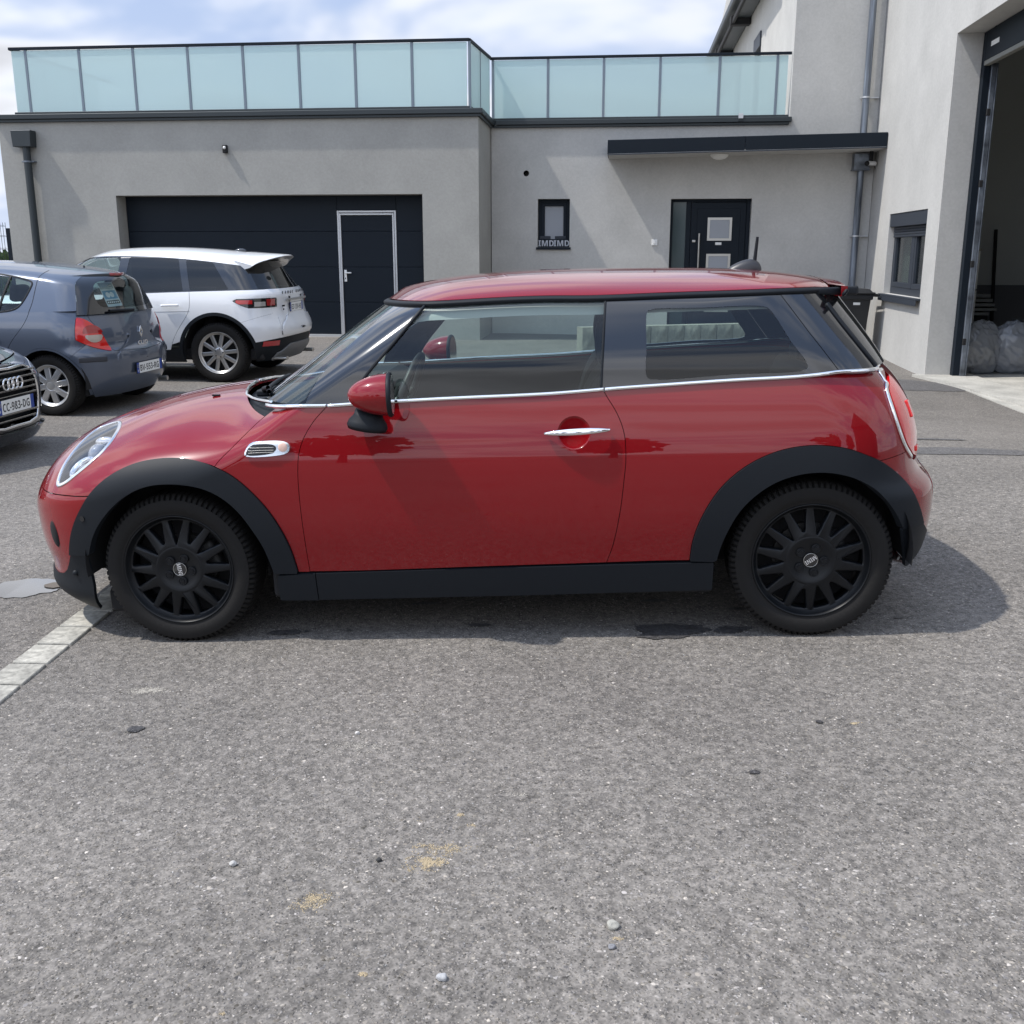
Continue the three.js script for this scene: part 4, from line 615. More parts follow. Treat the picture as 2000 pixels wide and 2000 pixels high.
// a spoked disc: r0 hub, r1 rim; n openings; dish(r) bends it along z
function spokeDisc(r0, r1, n, wHub, wRim, thick, dish, opt = {}) {
  const s = new THREE.Shape(); s.absarc(0, 0, r1, 0, Math.PI * 2, false); if (opt.bore) { const b = new THREE.Path(); b.absarc(0, 0, opt.bore, 0, Math.PI * 2, true); s.holes.push(b); }
  for (let k = 0; k < n; k++) {
    const c = (k + 0.5) / n * 2 * Math.PI, ri = r0 + (opt.alt && k % 2 ? opt.alt : 0), ro = r1 - (opt.lip || 0.012), pts = [], half = Math.PI / n;
    const ai = half - wHub / 2 / ri, ao = half - wRim / 2 / ro, steps = 9, mid = r => half - mix(wHub, wRim, (r - ri) / (ro - ri)) / 2 / r;
    for (let i = 0; i <= steps; i++) { const t = i / steps, r = ri + (ro - ri) * (0.12 + 0.84 * t); pts.push([c + mid(r), r]); }
    for (let i = 0; i <= 6; i++) { const t = i / 6; pts.push([c + ao * (1 - 2 * t) * 0.86, ro]); }
    for (let i = steps; i >= 0; i--) { const t = i / steps, r = ri + (ro - ri) * (0.12 + 0.84 * t); pts.push([c - mid(r), r]); }
    for (let i = 1; i < 8; i++) { const t = i / 8, q = Math.PI * t; pts.push([c - mid(ri + (ro - ri) * 0.12) * Math.cos(q), ri + (ro - ri) * 0.12 * (1 - Math.sin(q))]); }
    s.holes.push(new THREE.Path(pts.map(([a, r]) => new THREE.Vector2(Math.cos(a) * r, Math.sin(a) * r)).reverse()));
  }
  const bv = opt.bevel ?? 0.004; let g = new THREE.ExtrudeGeometry(s, { depth: thick, bevelEnabled: true, bevelSize: bv, bevelThickness: bv * 1.2, bevelSegments: 3, curveSegments: 120 });
  g = uniform(g); const p = g.attributes.position; for (let i = 0; i < p.count; i++) p.setZ(i, p.getZ(i) - thick + dish(Math.hypot(p.getX(i), p.getY(i)))); g.deleteAttribute('normal'); g = toCreasedNormals(g, 0.7); return g;
}
const lathe = (pts, seg = 64) => { const g = new THREE.LatheGeometry(pts.map(p => new THREE.Vector2(Math.max(p[0], 1e-5), p[1])), seg); g.rotateX(Math.PI / 2); return g; };
function boxPlate(text, w, h, band) { // number plate print
  const cv = document.createElement('canvas'); cv.width = 1024; cv.height = 220; const c = cv.getContext('2d');
  c.fillStyle = '#e4e4e0'; c.fillRect(0, 0, 1024, 220); c.fillStyle = '#1d3f8f'; c.fillRect(0, 0, 96, 220); c.fillRect(928, 0, 96, 220);
  c.fillStyle = '#e8e8e8'; c.font = 'bold 62px sans-serif'; c.textAlign = 'center'; c.fillText('F', 48, 192); c.fillStyle = '#d8c23a'; for (let k = 0; k < 12; k++) { const a = k / 12 * 6.283; c.beginPath(); c.arc(48 + 28 * Math.cos(a), 70 + 28 * Math.sin(a), 5, 0, 7); c.fill(); }
  c.fillStyle = '#111214'; c.font = 'bold 178px sans-serif'; c.textBaseline = 'middle'; c.save(); c.translate(512, 118); const tw = c.measureText(text).width; c.scale(Math.min(1, 790 / tw), 1.0); c.fillText(text, 0, 0); c.restore();
  const t = new THREE.CanvasTexture(cv); t.colorSpace = THREE.SRGBColorSpace; return t;
}
// ---------------------------------------------------------------- the red hatchback (own axes: x to the tail, y up, z to the yard side)
const ME = new THREE.Vector3(0.99702943, 0.03578916, 0.06820148), MY = new THREE.Vector3(-0.03570572, 0.99935936, -0.00244244), MZ = new THREE.Vector3(-0.06824521, 0, 0.99766858);
function mp(u, v, z) { const r = camRay(u, v), c = new THREE.Vector3(0, CAM_Y, 0).sub(MINI_O), t = (z - c.dot(MZ)) / r.dot(MZ), p = r.multiplyScalar(t).add(c); return [p.dot(ME), p.dot(MY)]; }
const Z2 = (x, y) => [50 + x / 3.22, 700 + y / 3.22], Z3 = (x, y) => [500 + x / 3.22, 500 + y / 3.22], Z4 = (x, y) => [1000 + x / 3.22, 500 + y / 3.22], Z5 = (x, y) => [1300 + x / 3.22, 500 + y / 3.22], Z6 = (x, y) => [1300 + x / 3.22, 800 + y / 3.22], FF = (x, y) => [x * 2000 / 1932, y * 2000 / 1932];
const miniL = {
  side: spline([[0.05, .75], [.15, .785], [.3, .815], [.45, .836], [.58, .843], [.70, .841], [.80, .831], [.90, .812], [1.0, .784], [1.1, .748], [1.2, .71]]),
  top: spline([[-2.12, .40], [-2.06, .615], [-1.98, .715], [-1.88, .778], [-1.75, .835], [-1.6, .884], [-1.45, .922], [-1.3, .947], [-1.1, .965], [-.92, .985], [-.75, 1.06], [-.5, 1.22], [-.2, 1.36], [.3, 1.42], [1.2, 1.42], [1.9, 1.42]]),
  topStart: (x, T) => T - mix(0.30, 0.16, sstep(-1.2, -0.7, x)) * mix(0.75, 1, sstep(-2.0, -1.5, x)),
  front: spline([[0.03, -1.86], [.10, -1.94], [.17, -2.03], [.25, -2.03], [.35, -2.045], [.45, -2.055], [.55, -2.055], [.65, -2.035], [.75, -2.0], [.9, -1.93], [1.1, -1.83]]),
  rear: spline([[0.05, 1.62], [.18, 1.72], [.25, 1.785], [.33, 1.815], [.44, 1.832], [.52, 1.832], [.565, 1.818], [.60, 1.782], [.64, 1.762], [.72, 1.755], [.85, 1.728], [.95, 1.675], [1.03, 1.60], [1.10, 1.51], [1.2, 1.42]]),
  fd: .68, rd: .46, nt: 2.1, nf: 2.35, nr: 2.6
};
const HL = halfWidth(miniL);
const miniU = {
  side: spline([[.85, .815], [.95, .797], [1.03, .780], [1.1, .762], [1.2, .722], [1.3, .672], [1.36, .636], [1.42, .60]]),
  top: spline([[-1.2, .90], [-.95, 1.02], [-.7, 1.185], [-.5, 1.318], [-.386, 1.362], [-.265, 1.387], [-.075, 1.405], [.277, 1.414], [.624, 1.407], [1.036, 1.390], [1.309, 1.358], [1.479, 1.322], [1.7, 1.26]]),
  topStart: (x, T) => T - mix(0.115, 0.055, sstep(0.8, 1.34, x)),
  front: spline([[.85, -1.13], [.97, -.968], [1.062, -.826], [1.154, -.694], [1.242, -.566], [1.297, -.486], [1.36, -.40], [1.42, -.33]]),
  rear: spline([[.85, 1.70], [1.0, 1.635], [1.1, 1.575], [1.2, 1.505], [1.3, 1.432], [1.42, 1.35]]),
  fd: .33, rd: .43, nt: 2.2, nf: 2.2, nr: 2.7
};
const HU = halfWidth(miniU);
function onH(Hf, [u, v]) { let z = .75, p; for (let k = 0; k < 40; k++) { p = mp(u, v, z); const h = Hf(p[0], p[1]); z = mix(z, h, 0.5); } return mp(u, v, z); }
const L_ = a => a.map(p => onH(HL, p)), U_ = a => a.map(p => onH(HU, p));
const mini = new THREE.Group(); mini.name = numbered('red_hatchback'); scene.add(mini); tag(mini, 'shiny red three door hatchback with black wheels and black wheel arch trim', 'car');
mini.position.copy(MINI_O); mini.quaternion.setFromRotationMatrix(new THREE.Matrix4().makeBasis(ME, MY, MZ));
M.red = phys(lin(0.200, 0.0028, 0.0060), 0.25, { clearcoat: 1, clearcoatRoughness: 0.01, ior: 1.5, specularIntensity: 0.15 });
M.trimBlack = phys(lin(0.0090, 0.0115, 0.0150), 0.55, { specularIntensity: 0.45 });
M.gloss = phys(lin(0.006, 0.0065, 0.008), 0.12, { clearcoat: 1, clearcoatRoughness: 0.02 });
M.chrome = std(lin(0.86, 0.87, 0.88), 0.07, { metalness: 1 });
M.glass = phys(lin(0.74, 0.84, 0.82), 0.0, { transmission: 1, thickness: 0, ior: 1.52, clearcoat: 0.35, clearcoatRoughness: 0.0 });
M.glassDark = phys(lin(0.10, 0.11, 0.12), 0.0, { transmission: 0.9, thickness: 0, ior: 1.52 });
M.inner = std(lin(0.014, 0.0145, 0.016), 0.8);
M.seat = std(lin(0.018, 0.018, 0.02), 0.85);
M.headliner = std(lin(0.42, 0.42, 0.40), 0.95);
M.wheelBlack = phys(lin(0.0055, 0.0065, 0.008), 0.36, { specularIntensity: 0.6 });
M.rubber = phys(lin(0.0135, 0.0128, 0.0122), 0.75, { specularIntensity: 0.4 });
{
  const GAP = 0.0026;
  const shL = shell(HL, -2.06, 1.833, 0.06, 1.12, 380, 170, miniL), shU = shell(HU, -1.06, 1.70, 0.90, 1.42, 300, 120);
  // outlines read from the photograph, laid on the surface
  const splitLn = smoothLoop(L_([Z2(1600, 292), Z2(1480, 385), Z2(1380, 480), Z2(1290, 570), Z2(1215, 645), Z2(1185, 684)]), 6, false);
  const doorF = smoothLoop(L_([Z2(1905, 292), Z2(1850, 350), Z2(1805, 405), Z2(1745, 510), Z2(1717, 610), Z2(1712, 720), Z2(1722, 880), Z2(1742, 1050), Z2(1765, 1200), Z2(1791, 1352)]), 6, false);
  const doorR = smoothLoop(L_([Z4(577, 848), Z4(600, 890), Z4(650, 970), Z4(690, 1060), Z4(711, 1150), Z4(716, 1288), FF(1178, 900), FF(1170, 965), FF(1156, 1030), FF(1144, 1062)]), 6, false);
  const belt = L_([Z3(160, 946), Z3(300, 950), Z3(445, 948), Z3(600, 938), Z3(865, 921), Z3(1400, 894), Z3(1932, 867), Z4(300, 866), Z4(570, 846), Z4(1000, 814), Z4(1500, 781), Z4(1932, 750), Z5(1080, 733), Z5(1200, 724), Z5(1270, 716), Z5(1330, 703)]);
  const arF = L_([Z2(285, 1235), Z2(288, 1150), Z2(305, 1060), Z2(345, 960), Z2(400, 868), Z2(480, 785), Z2(580, 717), Z2(700, 665), Z2(830, 638), Z2(960, 632), Z2(1090, 650), Z2(1190, 682), Z2(1300, 740), Z2(1420, 840), Z2(1530, 960), Z2(1610, 1080), Z2(1670, 1200), Z2(1720, 1350)]);
  const arFi = L_([Z2(410, 1235), Z2(425, 1150), Z2(455, 1070), Z2(510, 985), Z2(590, 900), Z2(680, 840), Z2(780, 805), Z2(900, 793), Z2(1020, 800), Z2(1130, 825), Z2(1240, 880), Z2(1340, 965), Z2(1430, 1080), Z2(1500, 1190), Z2(1568, 1350)]);
  const arR = L_([Z5(150, 1915), Z5(168, 1800), Z5(205, 1690), Z5(270, 1565), Z5(350, 1455), Z5(450, 1362), Z5(560, 1290), Z5(700, 1230), Z5(850, 1197), Z5(1000, 1192), Z5(1150, 1213), Z5(1270, 1255), Z5(1350, 1290), Z5(1440, 1360), Z5(1520, 1450), Z5(1580, 1560), Z5(1612, 1680)]);
  const arRi = L_([Z5(318, 1920), Z5(345, 1830), Z5(400, 1710), Z5(470, 1600), Z5(560, 1510), Z5(680, 1430), Z5(820, 1380), Z5(950, 1362), Z5(1080, 1370), Z5(1200, 1405), Z5(1310, 1470), Z5(1400, 1560), Z5(1450, 1640), Z5(1482, 1715)]);
  const sm = a => smoothLoop(a, 5, false), ARF = sm(arF), ARFi = sm(arFi), ARR = sm(arR), ARRi = sm(arRi);
  const down = a => [...a, [a[a.length - 1][0], -0.4], [a[0][0], -0.4]];
  const pArchF = sdPoly(down(ARF)), pArchFi = sdPoly(down(ARFi)), pArchR = sdPoly(down(ARR)), pArchRi = sdPoly(down(ARRi));
  const lipPts = [...L_([Z2(287, 1232), Z2(410, 1232), Z2(425, 1350), Z2(442, 1506)]), [-1.70, -0.2], [-2.6, -0.2], [-2.6, 0.215], ...L_([Z2(215, 1347), Z2(245, 1350), Z2(268, 1325), Z2(280, 1280)])];
  const lip = sdPoly(lipPts);
  const rearLow = sdPoly([...L_([Z6(1482, 748), Z6(1612, 710), Z6(1635, 825)]), [1.75, 0.26], [2.3, 0.26], [2.3, -0.2], ...L_([Z6(1498, 978)])]);
  const bumpYs = spline([[-2.2, .675], ...L_([Z2(135, 838), Z2(250, 862), Z2(330, 868), Z2(405, 866)]).sort((a, b) => a[0] - b[0]), [-1.4, .66]]);
  const bumpY = x => bumpYs(Math.min(x, -1.5)) - (x > -1.5 ? 4 * (x + 1.5) : 0);
  const rbl = L_([Z6(1350, 322), Z6(1515, 262)]), rbumpY = x => rbl[0][1] + (x - rbl[0][0]) * (rbl[1][1] - rbl[0][1]) / (rbl[1][0] - rbl[0][0]);
  const beltY = spline([[-1.2, .955], ...belt.filter((p, i) => i === 0 || p[0] > belt[i - 1][0] + 0.02)]);
  const sillTop = spline([[-1.0, .302], ...L_([FF(585, 1079), FF(900, 1070), FF(1144, 1062), FF(1302, 1058)]), [1.2, .30]]);
  const frontOf = sdPoly([[splitLn[0][0] + 0.2, 1.6], [splitLn[0][0] + 0.03, splitLn[0][1] + 0.03], ...splitLn, [splitLn.at(-1)[0] - 0.1, splitLn.at(-1)[1] - 0.2], [-1.4, -0.6], [-3, -0.6], [-3, 1.6]]);
  const behindDoorF = sdPoly([[doorF[0][0] + 0.06, 1.6], [doorF[0][0] + 0.01, doorF[0][1] + 0.02], ...doorF, [doorF.at(-1)[0] + 0.02, -0.6], [3, -0.6], [3, 1.6]]);
  const frontDoorR = sdPoly([[doorR[0][0] - 0.02, 1.6], [doorR[0][0] - 0.005, doorR[0][1] + 0.02], ...doorR, [doorR.at(-1)[0] - 0.02, -0.6], [-3, -0.6], [-3, 1.6]]);
  const cowlX = z => -1.105 + 0.245 * Math.pow(z / 0.72, 2);
  const topOf = (Hf, x, z) => { let y = 1.45; for (let k = 0; k < 300; k++) { y -= 0.002; if (Hf(x, y) > Math.abs(z)) break; } return y; };
  const lampPts = smoothLoop(L_([Z5(1387, 800), Z5(1384, 835), Z5(1420, 955), Z5(1460, 1080), Z5(1500, 1190), Z5(1540, 1262)]), 6, false);
  const tailLamp = all(sdPoly([[lampPts[0][0] + 0.02, lampPts[0][1] + 0.035], ...lampPts, [lampPts.at(-1)[0] + 0.03, lampPts.at(-1)[1] - 0.02], [2.2, lampPts.at(-1)[1] + 0.01], [2.2, lampPts[0][1] + 0.045]]), (x, y, z) => 0.545 - z);
  const headPts = smoothLoop(L_([Z2(205, 795), Z2(215, 740), Z2(245, 672), Z2(295, 598), Z2(365, 518), Z2(440, 455), Z2(520, 418), Z2(575, 403), Z2(594, 408), Z2(582, 452), Z2(540, 522), Z2(480, 592), Z2(410, 655), Z2(330, 722), Z2(260, 777), Z2(222, 797)]), 5, true);
  const head = sdPoly(headPts);
  const hatch = all((x, y, z) => 1.45 - x, (x, y, z) => z - 0.535, (x, y) => 0.585 - y);
  const yLess = f => (x, y) => y - f(x), yMore = f => (x, y) => f(x) - y, G = GAP / 2;
  const grille = all((x, y, z) => x + 1.75, sdPolyZ([[0, .60], [.26, .60], [.33, .5], [.28, .36], [0, .335]]));
  function sdPolyZ(pts) { const f = sdPoly([...pts, ...pts.slice().reverse().map(([z, y]) => [-z, y])]); return (x, y, z) => f(z, y); }
  // ---- red panels
  const bon = mesh('bonnet', cut(shL, [shrink(frontOf, G), shrink(yMore(bumpY), G * 1.5), inv(shrink(pArchF, -G)), inv(shrink(head, -0.002)), (x, y, z) => x - cowlX(z)]), M.red, mini);
  const bmp = mesh('front_bumper', cut(shL, [shrink(frontOf, G), shrink(yLess(bumpY), G * 1.5), inv(shrink(pArchF, -G)), inv(shrink(lip, -G)), inv(grille), (x) => x + 1.3]), M.red, mini);
  mesh('grille', cut(shL, [grille], { off: -0.03, thick: 0 }), M.trimBlack, bmp);
  const grB = mesh('grille_surround', tube([[0, .605, 0], [0, .605, .16], [0, .602, .26], [0, .5, .335], [0, .36, .28], [0, .333, 0], [0, .36, -.28], [0, .5, -.335], [0, .602, -.26], [0, .605, -.16]].map(([, y, z]) => { let x = -1.6; for (let k = 0; k < 90; k++) { x -= 0.005; if (HL(x, y) < Math.abs(z) + 0.004) break; } return [x + 0.001, y, z]; }), 0.008, 8, 8, true), M.chrome, bmp);
  // fog lamp recess on each front corner
  for (const s of [1, -1]) { const [fx, fy] = onH(HL, Z2(186, 1105)), n = normalAt(HL, fx, fy), q = new THREE.SphereGeometry(0.05, 24, 16); q.scale(0.55, 1.15, 0.25); q.lookAt(n); q.translate(fx, fy, HL(fx, fy) - 0.004); mesh('air_slot', s > 0 ? q : mirrorZ(q), M.dark, bmp); }
  const lipM = mesh('front_lip', cut(shL, [lip, x => x - L_([Z2(436, 1450)])[0][0], (x, y) => 0.114 - y], { off: 0.004 }), M.trimBlack, mini);
  { const [a, b] = cut(shL, [shrink(inv(frontOf), G), shrink(inv(behindDoorF), G), yLess(beltY), inv(shrink(pArchF, -G)), yMore(x => sillTop(x) + 0.001), x => x + 0.3], { split: true }); mesh('front_wing', a, M.red, mini); mesh('front_wing', b, M.red, mini); }
  const [hx, hy] = onH(HL, Z4(390, 1113)), handleR = 0.0335 * 2;
  const hole = (x, y) => 0.0625 - Math.hypot(x - hx, y - hy);
  const doorGeo = cut(shL, [shrink(behindDoorF, G), shrink(frontDoorR, G), yLess(beltY), yMore(x => sillTop(x) + 0.003), hole], { split: true });
  const doors = doorGeo.map(g => mesh('door', g, M.red, mini));
  const shHandle = shell((x, y) => { const d = Math.hypot(x - hx, y - hy) / 0.0625; return HL(x, y) - 0.020 * Math.pow(clamp(1 - d * d), 0.75); }, hx - 0.0630, hx + 0.0630, hy - 0.063, hy + 0.063, 60, 60);
  cut(shHandle, [(x, y) => Math.hypot(x - hx, y - hy) - 0.0625], { split: true, thick: 0 }).forEach((g, i) => mesh('handle_recess', g, M.red, doors[i]));
  { // chrome bar handle
    const pts = [], outs = []; const [ax, ay] = onH(HL, Z4(207, 1118)), [bx2, by] = onH(HL, Z4(612, 1094)); for (let i = 0; i <= 24; i++) { const t = i / 24, x = mix(ax, bx2, t), y = mix(ay, by, t), n = normalAt(HL, x, y); pts.push(new THREE.Vector3(x, y, HL(x, y)).addScaledVector(n, 0.006 + 0.030 * Math.pow(Math.sin(Math.PI * clamp(t, 0.02, 0.98)), 0.45))); outs.push(n); }
    const w = t => 0.026 * Math.pow(Math.sin(Math.PI * clamp(t, 0.03, 0.97)), 0.35); const g = strip(pts, outs, w, 0.017); mesh('handle', g, M.chrome, doors[0]); mesh('handle', mirrorZ(g), M.chrome, doors[1]);
  }
  const qg = cut(shL, [shrink(inv(frontDoorR), G), yLess(beltY), yMore(x => sillTop(x) + 0.003), inv(shrink(pArchR, -G)), inv(shrink(tailLamp, -0.003)), inv(shrink(hatch, -G)), (x, y) => x > 1.1 ? rbumpY(x) + G - y : -1], { split: true });
  qg.forEach(g => mesh('rear_quarter', g, M.red, mini));
  const gate = mesh('tailgate', cut(shL, [shrink(hatch, G), yLess(x => 1.06), x => -x]), M.red, mini);
  const rb = mesh('rear_bumper', cut(shL, [x => 1.1 - x, (x, y) => y - rbumpY(x) + G, inv(shrink(pArchR, -G)), inv(shrink(rearLow, -G)), inv(shrink(hatch, -G)), inv(shrink(tailLamp, -0.003))]), M.red, mini);
  mesh('rear_skirt', cut(shL, [rearLow, inv(pArchRi), x => 1.1 - x], { off: 0.004 }), M.trimBlack, mini);
  // ---- black arch trims and sills
  for (const [o, i, n] of [[ARF, ARFi, 'front_arch_trim'], [ARR, ARRi, 'rear_arch_trim']]) {
    const pol = sdPoly([...o, ...i.slice().reverse()]); cut(shL, [shrink(pol, 0.0012)], { off: 0.011, thick: 0.035, split: true }).forEach(g => mesh(n, g, M.trimBlack, mini));
  }
  const sill = sdPoly([...L_([FF(524, 1085), FF(575, 1081.5), FF(1144, 1064.5), FF(1347, 1060), FF(1343, 1112), FF(1000, 1122), FF(600, 1131), FF(530, 1131.5)])]);
  const sillCut = onH(HL, FF(598, 1100))[0];
  cut(shL, [shrink(sill, 0.001), x => sillCut + 0.0015 - x], { off: 0.006, thick: 0.03, split: true }).forEach(g => mesh('sill_trim', g, M.trimBlack, mini));
  cut(shL, [shrink(sill, 0.001), x => x - sillCut + 0.0015], { off: 0.008, thick: 0.03, split: true }).forEach(g => mesh('sill_end_cap', g, M.trimBlack, mini));
  // ---- cowl, chrome waist line
  mesh('cowl', cut(shL, [(x, y, z) => cowlX(z) + 0.004 - x, x => x + 0.72, (x, y, z) => z - 0.70], { off: -0.035, thick: 0.01 }), M.trimBlack, mini);
  const beltPts = []; for (let i = 0; i <= 90; i++) { const x = mix(-0.86, 1.57, i / 90); beltPts.push([x, beltY(x) + 0.004]); }
  const waist = part('chrome_waist', mini);
  const cutX = [-0.86, doorF[0][0] - 0.004, doorR[0][0] + 0.002, 1.50];
  for (const s of [1, -1]) {
    for (let k = 0; k < 3; k++) { const a = cutX[k] + 0.003, b = cutX[k + 1] - 0.003, pts = [], outs = []; for (let i = 0; i <= 40; i++) { const x = mix(a, b, i / 40), y = beltY(x) + 0.004, n = normalAt(HL, x, y); n.y *= 0.3; n.normalize(); pts.push(new THREE.Vector3(x, y, Math.max(HL(x, beltY(x)), HU(x, y)))); outs.push(n); } const g = strip(pts, outs, 0.0155, 0.020); mesh('strip', s > 0 ? g : mirrorZ(g), M.chrome, waist); }
    // front end sweeps round the cowl, rear end round the tail
    const fr = []; const xs = cutX[0]; const z0 = HL(xs, beltY(xs)); for (let i = 0; i <= 30; i++) { const t = i / 30, z = mix(z0, 0.02, t), x = cowlX(z) + mix(xs - cowlX(z0), 0, Math.min(1, t * 2.2)); let y = 1.1; for (let k = 0; k < 200; k++) { y -= 0.0025; if (HL(x, y) > z) break; } fr.push(new THREE.Vector3(x, mix(beltY(xs) + 0.004, topOf(HL, x, z) + 0.003, Math.min(1, t * 2.5)), z)); }
    const gf = strip(fr, fr.map(() => new THREE.Vector3(-0.3, 0.8, 0.5).normalize()), t => 0.0155 * (1 - 0.6 * t), 0.014); mesh('cowl_strip', s > 0 ? gf : mirrorZ(gf), M.chrome, waist);
    const re = []; for (let i = 0; i <= 30; i++) { const t = i / 30, x0 = cutX[3] + 0.002, za = HL(x0, beltY(x0)), z = mix(za, 0.0, t); let x = 1.4; const y = beltY(1.5) + 0.004 + 0.012 * t; for (let k = 0; k < 200; k++) { x += 0.002; if (x > x0 && HL(x, y) < z + 0.003) break; } re.push(new THREE.Vector3(x, y, z)); }
    const gr = strip(re, re.map((p, i) => new THREE.Vector3(mix(0.25, 1, i / 30), 0.1, mix(1, 0, i / 30))), 0.016, 0.016); mesh('rear_strip', s > 0 ? gr : mirrorZ(gr), M.chrome, waist);
  }
  // ---- greenhouse
  const railPx = [Z3(835, 275), Z3(900, 290), Z3(1060, 297), Z3(1400, 281), Z3(1932, 262), Z4(400, 262), Z4(900, 246), Z4(1400, 229), Z4(1860, 210), Z5(1085, 188)];
  const rail = U_(railPx), railYs = spline([[-0.62, rail[0][1] - 0.03], ...rail.filter((p, i) => i === 0 || p[0] > rail[i - 1][0] + 0.02)]);
  const railY = x => x > 1.28 ? railYs(1.28) - (x - 1.28) * 0.10 : railYs(x);
  const roof = mesh('roof', cut(shU, [yMore(x => railY(x) + 0.004), x => x - 1.36], { off: 0.006 }), M.red, mini);
  mesh('headliner', cut(shU, [yMore(x => railY(x) - 0.05), x => x - 1.30, x => -0.38 - x], { off: -0.03, thick: 0 }), M.headliner, mini);
  { const pts = []; for (let i = 0; i <= 80; i++) { const x = mix(rail[0][0] + 0.004, rail.at(-1)[0] - 0.03, i / 80); pts.push([x, railY(x) - 0.006]); } const g = stripOn(HU, pts, 0.024, 0.022, 0.002, 1); mesh('roof_rail', g, M.trimBlack, mini); mesh('roof_rail', mirrorZ(g), M.trimBlack, mini); }
  { // trim over the windscreen header
    const pts = []; for (let i = 0; i <= 60; i++) { const z = mix(-0.54, 0.54, i / 60); const y = railY(rail[0][0]) - 0.002; let x = 0; for (let k = 0; k < 400; k++) { x -= 0.002; if (HU(x, y) < Math.abs(z) + 0.003) break; } pts.push(new THREE.Vector3(x, y, z)); } mesh('header_trim', strip(pts, pts.map(() => new THREE.Vector3(-0.7, 0.7, 0)), 0.016, 0.012), M.trimBlack, mini); }
  const upY = yLess(x => railY(x) - 0.008);
  const apR = U_([Z3(1090, 280), Z3(1060, 318), Z3(880, 530), Z3(690, 755), Z3(590, 915), Z3(560, 960)]), apF = U_([Z3(905, 280), Z3(850, 330), Z3(700, 460), Z3(520, 625), Z3(400, 760), Z3(330, 880), Z3(300, 960)]);
  const leftOf = line => sdPoly([[line[0][0] + 0.15, 2], ...line, [line.at(-1)[0] - 0.1, 0], [-4, 0], [-4, 2]]), rightOf = line => inv(leftOf(line));
  const baseY = yMore(x => x < -0.85 ? 0.90 : beltY(x) - 0.004);
  mesh('windscreen', cut(shU, [leftOf(apF), upY, (x, y) => 0.962 - y], { thick: 0 }), M.glass, mini);
  cut(shU, [rightOf(apF), shrink(leftOf(apR), 0.004), upY, baseY], { split: true, thick: 0.01 }).forEach(g => mesh('front_pillar', g, M.gloss, mini));
  const bpx = U_([Z4(588, 260), Z4(575, 500), Z4(560, 860)]), bX = y => mix(bpx[2][0], bpx[0][0], clamp((y - bpx[2][1]) / (bpx[0][1] - bpx[2][1]), -0.5, 1.5));
  const dgl = cut(shU, [shrink(rightOf(apR), 0.006), (x, y) => x - bX(y) + 0.005, upY, baseY], { split: true, thick: 0, off: -0.004 }); dgl.forEach((g, i) => mesh('window', g, M.glass, doors[i]));
  { const g = stripOn(HU, apR.slice(1, 5), 0.012, 0.012, 0.001); for (const q of [g, mirrorZ(g)]) mesh('pillar_seal', q, M.trimBlack, mini); }
  { const ln = U_([Z4(588, 285), Z4(575, 500), Z4(562, 830)]), g = stripOn(HU, ln, 0.009, 0.01, 0.0); for (const q of [g, mirrorZ(g)]) mesh('window_seal', q, M.trimBlack, mini); }
  const cpl = U_([Z5(690, 200), Z5(722, 245), Z5(900, 480), Z5(1085, 718), Z5(1110, 760)]), hpl = U_([Z5(1000, 200), Z5(1012, 300), Z5(1120, 440), Z5(1240, 590), Z5(1320, 690), Z5(1350, 740)]);
  const clear = sdPoly(smoothLoop(U_([Z4(850, 352), Z4(866, 338), Z4(1200, 325), Z4(1545, 313), Z4(1605, 324), Z4(1650, 372), Z4(1750, 530), Z4(1862, 690), Z4(1850, 714), Z4(1400, 745), Z4(875, 776), Z4(848, 762), Z4(846, 560)]), 5));
  cut(shU, [(x, y) => bX(y) + 0.004 - x, leftOf(cpl), upY, baseY, inv(clear)], { split: true, thick: 0.006 }).forEach(g => mesh('quarter_window_border', g, M.gloss, mini));
  cut(shU, [clear], { split: true, thick: 0, off: -0.001 }).forEach(g => mesh('quarter_window', g, M.glass, mini));
  cut(shU, [shrink(rightOf(cpl), 0.002), shrink(leftOf(hpl), 0.001), upY, baseY], { split: true, thick: 0.01, off: 0.001 }).forEach(g => mesh('rear_pillar', g, M.gloss, mini));
  mesh('rear_window', cut(shU, [shrink(rightOf(hpl), 0.003), upY, yMore(x => 1.03)], { thick: 0, off: -0.002 }), M.glassDark, mini);
  { const g = stripOn(HU, hpl.slice(1, 5), 0.022, 0.012, 0.003); for (const q of [g, mirrorZ(g)]) mesh('hatch_seal', q, M.trimBlack, mini); }
  // ---- roof spoiler: thick lip running back from the roof
  { const shp = (z) => { const zz = Math.abs(z) / 0.62; return [1.365, mix(1.462, 1.385, Math.pow(zz, 2.4))]; }; const nz = 40, ns = 14, pos = [], idx = []; const topS = (x, z) => Math.max(1.322, topOf(HU, Math.min(x, 1.36), Math.min(Math.abs(z) * 0.985, 0.585)));
    for (let i = 0; i <= nz; i++) { const z = mix(-0.60, 0.60, i / nz), [x0, x1] = shp(z), edge = Math.pow(Math.abs(z) / 0.60, 4); const yTop = x => { const y = topS(x, z); return y + 0.008 - Math.max(0, x - 1.36) * mix(0.20, 0.12, edge); };
      for (let k = 0; k <= ns; k++) { const t = k / ns; let x, y; if (t < 0.6) { x = mix(x0, x1, t / 0.6); y = yTop(x); } else { const q = (t - 0.6) / 0.4; x = mix(x1, x0, q); y = yTop(x) - mix(0.016, 0.04, q); } pos.push(x, y, z); } }
